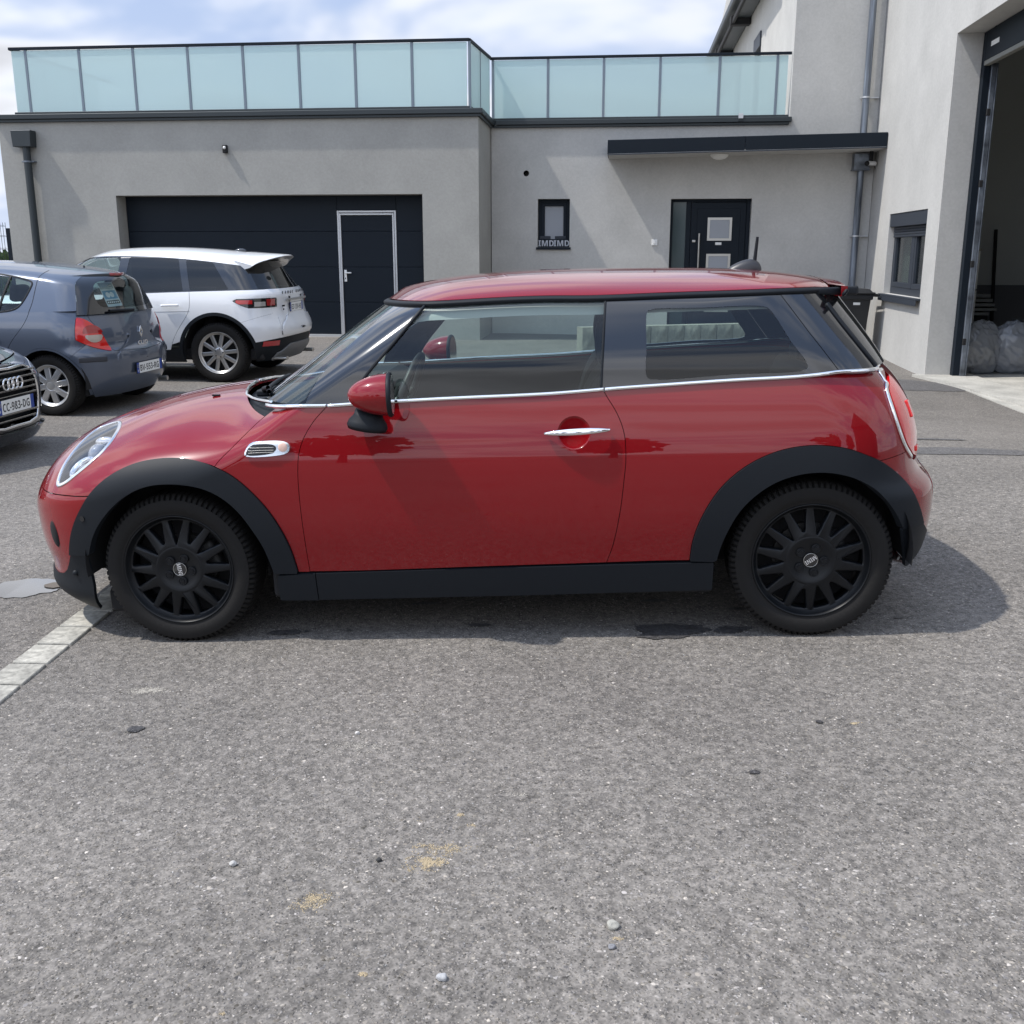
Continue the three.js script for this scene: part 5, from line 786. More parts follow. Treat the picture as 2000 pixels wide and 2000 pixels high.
    for (let i = 0; i < nz; i++) for (let k = 0; k < ns; k++) { const a = i * (ns + 1) + k, b = a + ns + 1; idx.push(a, b, a + 1, b, b + 1, a + 1); }
    for (const i of [0, nz]) for (let k = 1; k < ns; k++) { const o = i * (ns + 1); if (i) idx.push(o, o + k + 1, o + k); else idx.push(o, o + k, o + k + 1); }
    const g = new THREE.BufferGeometry(); g.setAttribute('position', new THREE.Float32BufferAttribute(pos, 3)); g.setIndex(idx); const g2 = toCreasedNormals(g, 0.5); mesh('roof_spoiler', g2, M.red, mini);
    const e = []; for (let i = 0; i <= 40; i++) { const z = mix(-0.62, 0.62, i / 40), [, x1] = shp(z); const y = topS(1.36, z); e.push(new THREE.Vector3(x1 - 0.01, y - 0.012 - (x1 - 1.36) * 0.2, z)); } for (const s of [1, -1]) { const q = []; for (let i = 0; i <= 16; i++) { const t = i / 16; q.push(new THREE.Vector3(mix(1.27, 1.445, t), mix(railY(1.27) - 0.008, 1.306, t), s * (mix(HU(1.27, railY(1.27)), 0.50, Math.pow(t, 2)) + 0.006))); } mesh('spoiler_side', strip(q, q.map(() => new THREE.Vector3(0.2, 0, s)), t => mix(0.026, 0.034, t), 0.022), M.trimBlack, mini); }
    mesh('spoiler_edge', strip(e, e.map(() => new THREE.Vector3(0.8, -0.6, 0)), 0.03, 0.014), M.trimBlack, mini); }
  // ---- aerial
  { const [ax, ay] = mp(1452, 528, 0), a = part('aerial', mini); const b = new THREE.SphereGeometry(0.5, 32, 16, 0, 6.2832, 0, Math.PI / 2), p = b.attributes.position; for (let i = 0; i < p.count; i++) { const t = p.getX(i) + 0.5; p.setXYZ(i, p.getX(i) * 0.155, p.getY(i) * 0.11 * (0.45 + 0.75 * t), p.getZ(i) * 0.07); } b.computeVertexNormals(); b.translate(ax, 1.3835, 0); mesh('base', b, std(lin(0.03, 0.03, 0.033), 0.4), a); const m = cyl(0.006, 0.0085, 0.11, 12); m.rotateZ(-0.10); m.translate(ax + 0.052, 1.47, 0); mesh('mast', m, M.trimBlack, a); }
  // ---- headlamps
  for (const s of [1, -1]) {
    const h = part('headlamp', mini), fl = g => s > 0 ? g : mirrorZ(g);
    mesh('bowl', fl(cut(shL, [shrink(head, -0.004)], { sides: [1], off: -0.055, thick: 0 })), std(lin(0.45, 0.46, 0.48), 0.25, { metalness: 0.7 }), h);
    mesh('side_wall', fl(cut(shL, [shrink(head, -0.002), inv(shrink(head, 0.006))], { sides: [1], off: -0.003, thick: 0.055 })), std(lin(0.05, 0.05, 0.055), 0.4), h);
    const rim = []; for (const [x, y] of headPts.filter((_, i) => i % 2 === 0)) rim.push(onShell(HL, x, y, 0.001)); rim.push(rim[0].clone());
    mesh('chrome_ring', fl(strip(rim, rim.map(p => normalAt(HL, p.x, p.y)), 0.017, 0.010)), M.chrome, h);
    const at = (u, v, d) => { const [x, y] = onH(HL, Z2(u, v)); return [onShell(HL, x, y, -d), normalAt(HL, x, y)]; };
    const [c1, n1] = at(420, 560, 0.035), pj = new THREE.SphereGeometry(0.045, 24, 16); pj.translate(0, 0, 0); pj.scale(1, 1, 0.8); const q1 = new THREE.Quaternion().setFromUnitVectors(new THREE.Vector3(0, 0, 1), n1.clone().lerp(new THREE.Vector3(-1, 0, 0), 0.6).normalize()); pj.applyQuaternion(q1); pj.translate(c1.x, c1.y, c1.z); mesh('projector', fl(pj), phys(lin(0.25, 0.26, 0.28), 0.05, { clearcoat: 1, metalness: 0.3 }), h);
    const [c2, n2] = at(330, 660, 0.03), dk = new THREE.TorusGeometry(0.05, 0.016, 12, 30); dk.applyQuaternion(new THREE.Quaternion().setFromUnitVectors(new THREE.Vector3(0, 0, 1), n2)); dk.translate(c2.x, c2.y, c2.z); mesh('lamp_ring', fl(dk), M.chrome, h);
    const [c3] = at(480, 490, 0.03), b3 = new THREE.SphereGeometry(0.035, 18, 12); b3.scale(1.3, 0.7, 0.6); b3.translate(c3.x, c3.y, c3.z); mesh('indicator', fl(b3), std(lin(0.6, 0.6, 0.6), 0.15, { metalness: 0.8 }), h);
    mesh('lens', fl(cut(shL, [shrink(head, 0.003)], { sides: [1], off: 0.003, thick: 0 })), phys(lin(0.97, 0.98, 1.0), 0.0, { transmission: 1, thickness: 0, ior: 1.5, clearcoat: 1 }), h);
    // tail lamp
    const t = part('tail_lamp', mini);
    mesh('backing', fl(cut(shL, [tailLamp], { sides: [1], off: -0.03, thick: 0 })), std(lin(0.35, 0.015, 0.015), 0.35), t);
    mesh('lens', fl(cut(shL, [shrink(tailLamp, 0.012)], { sides: [1], off: 0.006, thick: 0.03 })), phys(lin(0.62, 0.010, 0.014), 0.08, { clearcoat: 1, clearcoatRoughness: 0.01 }), t);
    { const [x, y] = onH(HL, Z5(1523, 960)), q = new RoundedBoxGeometry(0.035, 0.07, 0.012, 2, 0.005); const n = normalAt(HL, x, y); q.lookAt(n); const p = onShell(HL, x, y, 0.006); q.translate(p.x, p.y, p.z); mesh('reflector', fl(q), phys(lin(0.75, 0.02, 0.02), 0.15, { clearcoat: 1 }), t); const [x2, y2] = onH(HL, Z5(1565, 1205)), q2 = new RoundedBoxGeometry(0.04, 0.022, 0.012, 2, 0.004); q2.lookAt(normalAt(HL, x2, y2)); const p2 = onShell(HL, x2, y2, 0.006); q2.translate(p2.x, p2.y, p2.z); mesh('lower_reflector', fl(q2), phys(lin(0.75, 0.02, 0.02), 0.15, { clearcoat: 1 }), t); }
    const rimL = lampPts.map(([x, y]) => onShell(HL, x, y, 0.003)); const topC = []; for (let i = 1; i <= 14; i++) { const z = mix(rimL[0].z, 0.56, i / 14), y = lampPts[0][1] + 0.045 * Math.sin(Math.min(1, i / 8) * 1.57); let x = 1.3; for (let k = 0; k < 300; k++) { x += 0.002; if (HL(x, y) < z) break; } topC.unshift(new THREE.Vector3(x, y, z)); }
    const loop = [...topC, ...rimL]; mesh('chrome_frame', fl(strip(loop, loop.map(p => { const n = normalAt(HL, p.x, p.y); n.x += 0.15; return n.normalize(); }), 0.017, 0.012)), M.chrome, t);
    // side grille with repeater
    const w = part('side_scuttle', mini), sc = L_([Z2(1380, 608), Z2(1393, 572), Z2(1422, 538), Z2(1470, 523), Z2(1620, 520), Z2(1655, 535), Z2(1665, 558), Z2(1655, 590), Z2(1612, 606), Z2(1400, 618)]), scl = smoothLoop(sc, 4), scf = sdPoly(scl);
    mesh('chrome_bezel', fl(cut(shL, [scf], { sides: [1], off: 0.008, thick: 0.012 })), M.chrome, w);
    const si = sdPoly(smoothLoop(L_([Z2(1392, 606), Z2(1405, 572), Z2(1440, 545), Z2(1560, 543), Z2(1580, 560), Z2(1572, 588), Z2(1545, 600)]), 4)); mesh('inset', fl(cut(shL, [si], { sides: [1], off: 0.011, thick: 0.004 })), std(lin(0.02, 0.022, 0.025), 0.35), w);
    for (const v of [560, 576, 590]) { const ln = L_([Z2(1408, v + 6), Z2(1480, v + 2), Z2(1565, v)]); mesh('slat', fl(stripOn(HL, ln, 0.0025, 0.003, 0.0125)), M.steel, w); }
    { const [x, y] = onH(HL, Z2(1620, 560)), q = new THREE.SphereGeometry(0.018, 16, 10); q.scale(1, 1, 0.2); const p = onShell(HL, x, y, 0.009); q.translate(p.x, p.y, p.z); mesh('repeater', fl(q), phys(lin(0.8, 0.55, 0.45), 0.15), w); }
    // parking sensors
    for (const [u, v] of [[370, 1003]]) { const [x, y] = onH(HL, Z2(u, v)), q = new THREE.CylinderGeometry(0.011, 0.011, 0.006, 18); q.rotateX(Math.PI / 2); q.lookAt(normalAt(HL, x, y)); const p = onShell(HL, x, y, 0.012); q.translate(p.x, p.y, p.z); mesh('sensor', fl(q), M.gloss, mini); }
    { const [x, y] = onH(HL, Z2(322, 1345)), q = new THREE.SphereGeometry(0.013, 16, 10); const p = onShell(HL, x, y, 0.004); q.translate(p.x, p.y, p.z); mesh('sensor', fl(q), M.trimBlack, mini); }
    // ---- door mirror
    const m = part('mirror', mini), MC = 0.905, [cx, cy] = mp(...Z3(838, 872), 0.905), egg = new THREE.SphereGeometry(1, 48, 32), p = egg.attributes.position;
    for (let i = 0; i < p.count; i++) { let x = p.getX(i), y = p.getY(i), z = p.getZ(i); if (x > 0) { x *= 0.06; } else { const k = Math.sqrt(Math.max(0, 1 - x * x)); } p.setXYZ(i, x * 0.150, y * 0.078 * (1 + 0.06 * x), z * 0.085); }
    egg.computeVertexNormals(); egg.rotateY(0.10); egg.rotateZ(-0.02); egg.translate(cx - 0.004, cy, MC); mesh('cap', fl(egg), M.red, m);
    const rg = new THREE.TorusGeometry(1, 0.09, 12, 60); rg.scale(0.084, 0.0765, 0.10); rg.rotateY(Math.PI / 2 + 0.10); rg.translate(cx + 0.003, cy, MC); mesh('rim', fl(rg), M.trimBlack, m);
    const gl = cyl(1, 1, 0.004, 40); gl.rotateZ(Math.PI / 2); gl.scale(1, 0.072, 0.078); gl.rotateY(0.10); gl.translate(cx + 0.010, cy, MC); mesh('mirror_glass', fl(gl), M.chrome, m);
    const [bx0, by0] = mp(...Z3(697, 1042), 0.875); const st = lathe([[0.0, -0.045], [0.078, -0.045], [0.084, -0.030], [0.078, -0.012], [0.060, 0.010], [0.055, 0.035], [0, 0.035]], 40); st.rotateX(-Math.PI / 2); st.scale(0.92, 0.95, 0.75); st.rotateZ(-0.18); st.translate(bx0 + 0.006, by0 + 0.012, 0.875); mesh('stalk', fl(st), M.trimBlack, m);
  }
  // ---- wheels
  const R = 0.311, RIM = 0.2235, TW = 0.195;
  const tg = tyreGeo(R, RIM, TW, 84), disc = spokeDisc(0.098, 0.2150, 14, 0.0335, 0.0175, 0.022, r => 0.058 + 0.020 * sstep(0.21, 0.095, r), { alt: 0.014, bevel: 0.0055, lip: 0.010, bore: 0.088 });
  const hubG = lathe([[0, 0.070], [0.03, 0.0705], [0.060, 0.0745], [0.076, 0.0815], [0.088, 0.0852], [0.0955, 0.0848], [0.0985, 0.082], [0.0985, 0.06]], 72);
  const barrel = lathe([[0.2105, -0.085], [0.214, -0.02], [0.2095, 0.03], [0.213, 0.062], [0.2235, 0.083], [0.2255, 0.087], [0.2235, 0.0905], [0.2185, 0.0885], [0.2165, 0.078], [0.205, 0.064]], 96);
  const wheelAt = (x, zs, textTurn, label) => {
    const w = part('wheel', mini); w.position.set(x, 0.3055, zs * (0.80 - 0.0935)); if (zs < 0) w.rotation.y = Math.PI; if (label) w.userData.label = label;
    mesh('tyre', tg, M.rubber, w); mesh('rim', barrel, M.wheelBlack, w); mesh('spokes', disc, M.wheelBlack, w).rotation.z = textTurn * 0.31; mesh('hub', hubG, M.wheelBlack, w);
    const bd = cyl(0.135, 0.135, 0.02, 48); bd.rotateX(Math.PI / 2); bd.translate(0, 0, 0.005); const cal = rbx(-0.06, 0.06, 0.06, 0.15, -0.03, 0.03, 0.02); mesh('brake_disc', bd, std(lin(0.06, 0.058, 0.055), 0.45, { metalness: 0.6 }), w);
    mesh('caliper', cal, std(lin(0.03, 0.03, 0.03), 0.6), w).rotation.z = -1.2;
    const back = cyl(0.209, 0.209, 0.004, 48); back.rotateX(Math.PI / 2); back.translate(0, 0, -0.03); mesh('dust_shield', back, M.dark, w);
    const bolts = part('bolts', w);
    for (let k = 0; k < 5; k++) { const a = textTurn + k / 5 * 6.2832, bx1 = Math.cos(a) * 0.050, by1 = Math.sin(a) * 0.050; const rc = new THREE.TorusGeometry(0.0155, 0.0022, 8, 24); rc.translate(bx1, by1, 0.0795); const hx1 = cyl(0.0095, 0.0095, 0.012, 6); hx1.rotateX(Math.PI / 2); hx1.translate(bx1, by1, 0.0785); const fl1 = cyl(0.0145, 0.0145, 0.002, 24); fl1.rotateX(Math.PI / 2); fl1.translate(bx1, by1, 0.0788); mesh('bolt_seat', [fl1], M.dark, w); mesh('wheel_bolt', [hx1, rc], M.wheelBlack, w); }
    w.remove(bolts);
    const cp = lathe([[0, 0.0005], [0.0255, 0.0005], [0.0272, -0.001], [0.0275, -0.006]], 40); cp.translate(0, 0, 0.0775); mesh('centre_cap', cp, M.gloss, w); const cr = new THREE.TorusGeometry(0.0268, 0.0011, 8, 48); cr.translate(0, 0, 0.0778); mesh('cap_ring', cr, M.steel, w);
    const tt = M.tx('MINI', 0.0135, 0.0008); tt.scale(1.05, 1.25, 1); tt.rotateZ(textTurn + 0.0); tt.translate(0, 0, 0.0782); mesh('cap_lettering', tt, std(lin(0.8, 0.8, 0.8), 0.3, { metalness: 0.7 }), w);
  };
  wheelAt(-1.2475, 1, -1.42); wheelAt(1.2475, 1, 3.72); wheelAt(-1.2475, -1, 0.5); wheelAt(1.2475, -1, 1.1);
  // wheel housings, floor, interior
  for (const x of [-1.2475, 1.2475]) for (const s of [1, -1]) { const g = new THREE.CylinderGeometry(0.375, 0.375, 0.36, 40, 1, true, Math.PI / 2 - 0.12, Math.PI + 0.24); g.rotateX(Math.PI / 2); const c = new THREE.CircleGeometry(0.375, 40, -0.12, Math.PI + 0.24); c.translate(0, 0, -0.18); const gg = mergeGeometries([uniform(g), uniform(c)]); gg.translate(x, 0.33, 0.63); const hm = mesh('wheel_housing', s > 0 ? gg : mirrorZ(gg), M.dark, mini); hm.material = M.dark; }
  mesh('floor_pan', [rbx(-0.88, 0.88, 0.17, 0.30, -0.76, 0.76, 0.02), rbx(-1.95, 1.62, 0.20, 0.32, -0.42, 0.42, 0.02)], M.dark, mini);
  cut(shL, [x => -0.80 - x, x => x - 1.50, (x, y) => 0.25 - y, (x, y) => 0.42 - Math.hypot(x - 1.2475, y - 0.31), (x, y) => 0.42 - Math.hypot(x + 1.2475, y - 0.31), (x, y) => y - beltY(x) - 0.005], { split: true, off: -0.05, thick: 0 }).forEach(g => mesh('door_lining', g, M.inner, mini));
  { // waist ledge that closes the gap between glass and door skin
    for (const s of [1, -1]) { const pos = [], idx = []; for (let i = 0; i <= 60; i++) { const x = mix(-0.84, 1.5, i / 60), y = beltY(x); pos.push(x, y + 0.001, HL(x, y) - 0.004, x, y + 0.001, HU(x, y) - 0.06); } for (let i = 0; i < 60; i++) { const a = 2 * i; idx.push(a, a + 2, a + 1, a + 2, a + 3, a + 1); } const g = new THREE.BufferGeometry(); g.setAttribute('position', new THREE.Float32BufferAttribute(pos, 3)); g.setIndex(idx); g.computeVertexNormals(); mesh('waist_ledge', s > 0 ? g : mirrorZ(g), M.inner, mini); } }
  mesh('engine_bulkhead', rbx(-0.86, -0.80, 0.3, 0.90, -0.62, 0.62, 0.02), M.dark, mini);
  { const pr = new THREE.Shape([[-0.76, 0.70], [-0.76, 0.925], [-0.70, 0.945], [-0.56, 0.945], [-0.50, 0.91], [-0.52, 0.80], [-0.62, 0.66]].map(p => new THREE.Vector2(...p))); const g = new THREE.ExtrudeGeometry(pr, { depth: 1.30, bevelEnabled: true, bevelSize: 0.02, bevelThickness: 0.02, bevelSegments: 2 }); g.translate(0, 0, -0.65); const dsh = mesh('dashboard', g, M.inner, mini); const cl = cyl(0.06, 0.06, 0.04, 28); cl.rotateZ(Math.PI / 2 - 0.3); cl.translate(-0.47, 0.965, 0.36); mesh('instrument_dial', cl, M.trimBlack, dsh); const c2 = new THREE.TorusGeometry(0.058, 0.005, 8, 30); c2.rotateY(Math.PI / 2); c2.translate(-0.447, 0.965, 0.36); mesh('dial_ring', c2, M.chrome, dsh); }
  { const s = part('steering_wheel', mini); const t = new THREE.TorusGeometry(0.182, 0.0145, 14, 60); const turn = g => { g.rotateY(Math.PI / 2); g.rotateZ(-0.40); g.translate(-0.36, 0.925, 0.36); return g; }; mesh('wheel_rim', turn(t), std(lin(0.02, 0.02, 0.022), 0.45), s); mesh('hub', turn(rbx(-0.06, 0.06, -0.055, 0.055, -0.05, 0.0, 0.02)), M.inner, s); mesh('spoke', [turn(rbx(-0.18, -0.05, -0.014, 0.014, -0.02, 0, 0.006)), turn(rbx(0.05, 0.18, -0.014, 0.014, -0.02, 0, 0.006)), turn(rbx(-0.014, 0.014, -0.18, -0.05, -0.02, 0, 0.006))], M.steel, s); mesh('column', (() => { const c = cyl(0.03, 0.035, 0.3, 16); c.rotateZ(Math.PI / 2 - 0.40); c.translate(-0.52, 0.86, 0.36); return c; })(), M.inner, s); }
  const seat = (x, z, name) => { const s = part(name, mini); const prof = new THREE.Shape(smoothLoop([[0, 0.0], [-0.45, 0.03], [-0.52, 0.10], [-0.45, 0.16], [0, 0.12]], 5).map(p => new THREE.Vector2(...p))); const ex = (sh, d) => { const g = new THREE.ExtrudeGeometry(sh, { depth: d - 0.08, bevelEnabled: true, bevelSize: 0.03, bevelThickness: 0.04, bevelSegments: 4 }); g.translate(0, 0, -(d - 0.08) / 2); return g; }; mesh('cushion', ex(prof, 0.48).translate(x, 0.36, z), M.seat, s); const bk = new THREE.Shape(smoothLoop([[-0.06, 0.10], [-0.02, 0.35], [0.06, 0.60], [0.13, 0.66], [0.19, 0.62], [0.14, 0.35], [0.08, 0.08]], 5).map(p => new THREE.Vector2(...p))); mesh('backrest', ex(bk, 0.46).translate(x, 0.36, z), M.seat, s); const hr = new THREE.Shape(smoothLoop([[0.10, 0.70], [0.10, 0.84], [0.16, 0.87], [0.215, 0.82], [0.20, 0.70]], 5).map(p => new THREE.Vector2(...p))); mesh('headrest', ex(hr, 0.26).translate(x, 0.36, z), M.seat, s); mesh('headrest_post', [-0.05, 0.05].map(d => { const c = cyl(0.006, 0.006, 0.12, 8); c.rotateZ(-0.25); c.translate(x + 0.15, 0.36 + 0.66, z + d); return c; }), M.steel, s); };
  seat(0.38, 0.36, 'front_seat'); seat(0.38, -0.36, 'front_seat'); 
  { const s = part('rear_bench', mini); mesh('bench_cushion', rbx(0.78, 1.22, 0.42, 0.56, -0.55, 0.55, 0.05, 4), M.seat, s); const b = rbx(-0.06, 0.06, 0, 0.50, -0.55, 0.55, 0.05, 4); b.rotateZ(-0.35); b.translate(1.22, 0.5, 0); mesh('bench_back', b, M.seat, s); for (const z of [-0.28, 0.28]) { mesh('bench_headrest', rbx(1.36, 1.45, 0.93, 1.04, z - 0.12, z + 0.12, 0.03, 3), M.seat, s); } }
  mesh('parcel_shelf', rbx(1.36, 1.60, 0.90, 0.925, -0.52, 0.52, 0.008), M.inner, mini);
  mesh('interior_mirror', [rbx(-0.42, -0.405, 1.215, 1.275, -0.12, 0.12, 0.007), rbx(-0.45, -0.42, 1.25, 1.29, -0.01, 0.01, 0.006)], M.trimBlack, mini);
  { const w = part('wiper', mini), P3 = (x, z, d) => [x, Math.max(topOf(HU, x, z), topOf(HL, x, z) - 0.03) + d, z]; mesh('arm', tube([P3(-0.985, 0.30, 0.012), P3(-0.95, 0.42, 0.03), P3(-0.90, 0.52, 0.03)], 0.009), M.trimBlack, w); mesh('blade', tube([P3(-0.885, 0.56, 0.016), P3(-0.945, 0.35, 0.016), P3(-0.965, 0.1, 0.016), P3(-0.97, -0.05, 0.016)], 0.009), M.trimBlack, w); mesh('knuckle', rbx(-0.035, 0.035, 0, 0.03, -0.03, 0.03, 0.01), M.trimBlack, w).position.set(...P3(-0.98, 0.30, -0.01)); }
  { const j = new RoundedBoxGeometry(0.035, 0.008, 0.012, 2, 0.003); for (const s of [1, -1]) { let y = 1.0; for (let k = 0; k < 200; k++) { y -= 0.001; if (HL(-1.2, y) > 0.3) break; } const q = j.clone(); q.translate(-1.2, y + 0.004, 0.3 * s); mesh('washer_jet', q, M.trimBlack, bon); } }
  mesh('air_deflector', rbx(-1.60, -1.53, 0.10, 0.20, 0.40, 0.70, 0.02), M.dark, mini);
}
// ---------------------------------------------------------------- the other parked cars
const surfX = (Hf, y, z, from, to) => { let x = from; const st = (to - from) / 600; for (let k = 0; k < 600; k++) { x += st; if (Hf(x, y) < Math.abs(z) + 0.002) break; } return x; };
function plainWheel(parent, x, zs, R, RIM, TW, trackZ, n, discArgs, hubMat, bolts = 5, spin = 0) {
  const w = part('wheel', parent); w.position.set(x, R - 0.006, zs * trackZ); if (zs < 0) w.rotation.y = Math.PI;
  const key = R + '_' + n; const c = plainWheel.cache[key] || (plainWheel.cache[key] = { t: tyreGeo(R, RIM, TW, 70), d: spokeDisc(...discArgs), b: lathe([[RIM - 0.012, -TW * 0.43], [RIM - 0.012, TW * 0.25], [RIM, TW * 0.40], [RIM + 0.003, TW * 0.44], [RIM, TW * 0.46], [RIM - 0.008, TW * 0.43], [RIM - 0.012, TW * 0.36], [RIM - 0.03, TW * 0.30]], 72) });
  mesh('tyre', c.t, M.rubber, w); mesh('rim', c.b, hubMat, w); mesh('spokes', c.d, hubMat, w).rotation.z = spin;
  const bk = cyl(RIM - 0.014, RIM - 0.014, 0.004, 40); bk.rotateX(Math.PI / 2); bk.translate(0, 0, -0.01); mesh('backing', bk, M.dark, w);
  const hz = TW * 0.36; const hb = lathe([[0, hz + 0.012], [0.03, hz + 0.012], [0.045, hz + 0.006], [0.066, hz + 0.004], [0.072, hz - 0.02]], 40); mesh('hub', hb, hubMat, w);
  for (let k = 0; k < bolts; k++) { const a = k / bolts * 6.2832 + spin, b = cyl(0.0085, 0.0085, 0.006, 10); b.rotateX(Math.PI / 2); b.translate(Math.cos(a) * 0.052, Math.sin(a) * 0.052, hz + 0.006); mesh('bolt', b, M.dark, w); }
  return w;
}
plainWheel.cache = {};
function placeCar(name, label, cx, cz, hubX, trackZ, turn) { // (cx, cz): where the tyre at (+hubX, +trackZ) touches the ground
  const ax = new THREE.Vector3(Math.cos(turn), 0, -Math.sin(turn)), az = new THREE.Vector3(Math.sin(turn), 0, Math.cos(turn)), o = new THREE.Vector3(cx, 0, cz).addScaledVector(ax, -hubX).addScaledVector(az, -trackZ);
  const h = (sx, sz) => { const p = o.clone().addScaledVector(ax, sx * Math.abs(hubX)).addScaledVector(az, sz * trackZ); return gY(p.x, p.z); };
  const y = (h(1, 1) + h(1, -1) + h(-1, 1) + h(-1, -1)) / 4, pitch = (h(1, 1) + h(1, -1) - h(-1, 1) - h(-1, -1)) / (4 * Math.abs(hubX)), roll = (h(1, 1) + h(-1, 1) - h(1, -1) - h(-1, -1)) / (4 * trackZ);
  const g = thing(name, label, 'car', [o.x, y, o.z]); const X = ax.clone().setY(pitch).normalize(), Zr = az.clone().setY(roll), Y = new THREE.Vector3().crossVectors(Zr, X).normalize(), Z = new THREE.Vector3().crossVectors(X, Y); g.quaternion.setFromRotationMatrix(new THREE.Matrix4().makeBasis(X, Y, Z)); return g;
}
const yl = f => (x, y) => y - f(x), ym = f => (x, y) => f(x) - y, byX = (x0) => (x, y) => x - x0(y); // byX: inside where x is smaller
const circ = (cx, cy, r) => (x, y) => Math.hypot(x - cx, y - cy) - r;
function carInterior(g, xs, floorY, seatY, w) {
  mesh('floor_pan', rbx(xs[0], xs[1], floorY, floorY + 0.14, -w, w, 0.03), M.dark, g);
  for (const [x, z] of [[xs[2], 0.36], [xs[2], -0.36]]) { const b = rbx(-0.07, 0.07, 0, 0.62, -0.23, 0.23, 0.06, 4); b.rotateZ(-0.25); b.translate(x, seatY, z); const h = rbx(-0.05, 0.05, 0.64, 0.82, -0.13, 0.13, 0.04, 3); h.rotateZ(-0.2); h.translate(x, seatY, z); mesh('front_seat', [b, h], M.seat, g); }
  { const b = rbx(-0.07, 0.07, 0, 0.55, -0.58, 0.58, 0.06, 4); b.rotateZ(-0.3); b.translate(xs[3], seatY, 0); mesh('rear_seat', b, M.seat, g); for (const z of [-0.36, 0, 0.36]) { const h = rbx(-0.04, 0.04, 0.52, 0.68, -0.12, 0.12, 0.03, 3); h.rotateZ(-0.3); h.translate(xs[3], seatY, z); mesh('rear_headrest', h, M.seat, g); } }
}
function housings(g, xs, y, r, z0, z1) { for (const x of xs) for (const s of [1, -1]) { const a = new THREE.CylinderGeometry(r, r, z1 - z0, 32, 1, true, Math.PI / 2 - 0.15, Math.PI + 0.3); a.rotateX(Math.PI / 2); const c = new THREE.CircleGeometry(r, 32, -0.15, Math.PI + 0.3); c.translate(0, 0, -(z1 - z0) / 2); const m = mergeGeometries([uniform(a), uniform(c)]); m.translate(x, y, (z0 + z1) / 2); mesh('wheel_housing', s > 0 ? m : mirrorZ(m), M.dark, g); } }
function plate(g, text, x, y, tilt, dir) { const p = part('number_plate', g); p.position.set(x, y, 0); p.rotation.y = dir * Math.PI / 2; mesh('plate_base', rbx(-0.262, 0.262, -0.057, 0.057, -0.008, 0, 0.003), M.dark, p); const q = new THREE.PlaneGeometry(0.518, 0.108); q.translate(0, 0, 0.0025); mesh('print', q, std(lin(1, 1, 1), 0.45, { map: boxPlate(text) }), p); return p; }

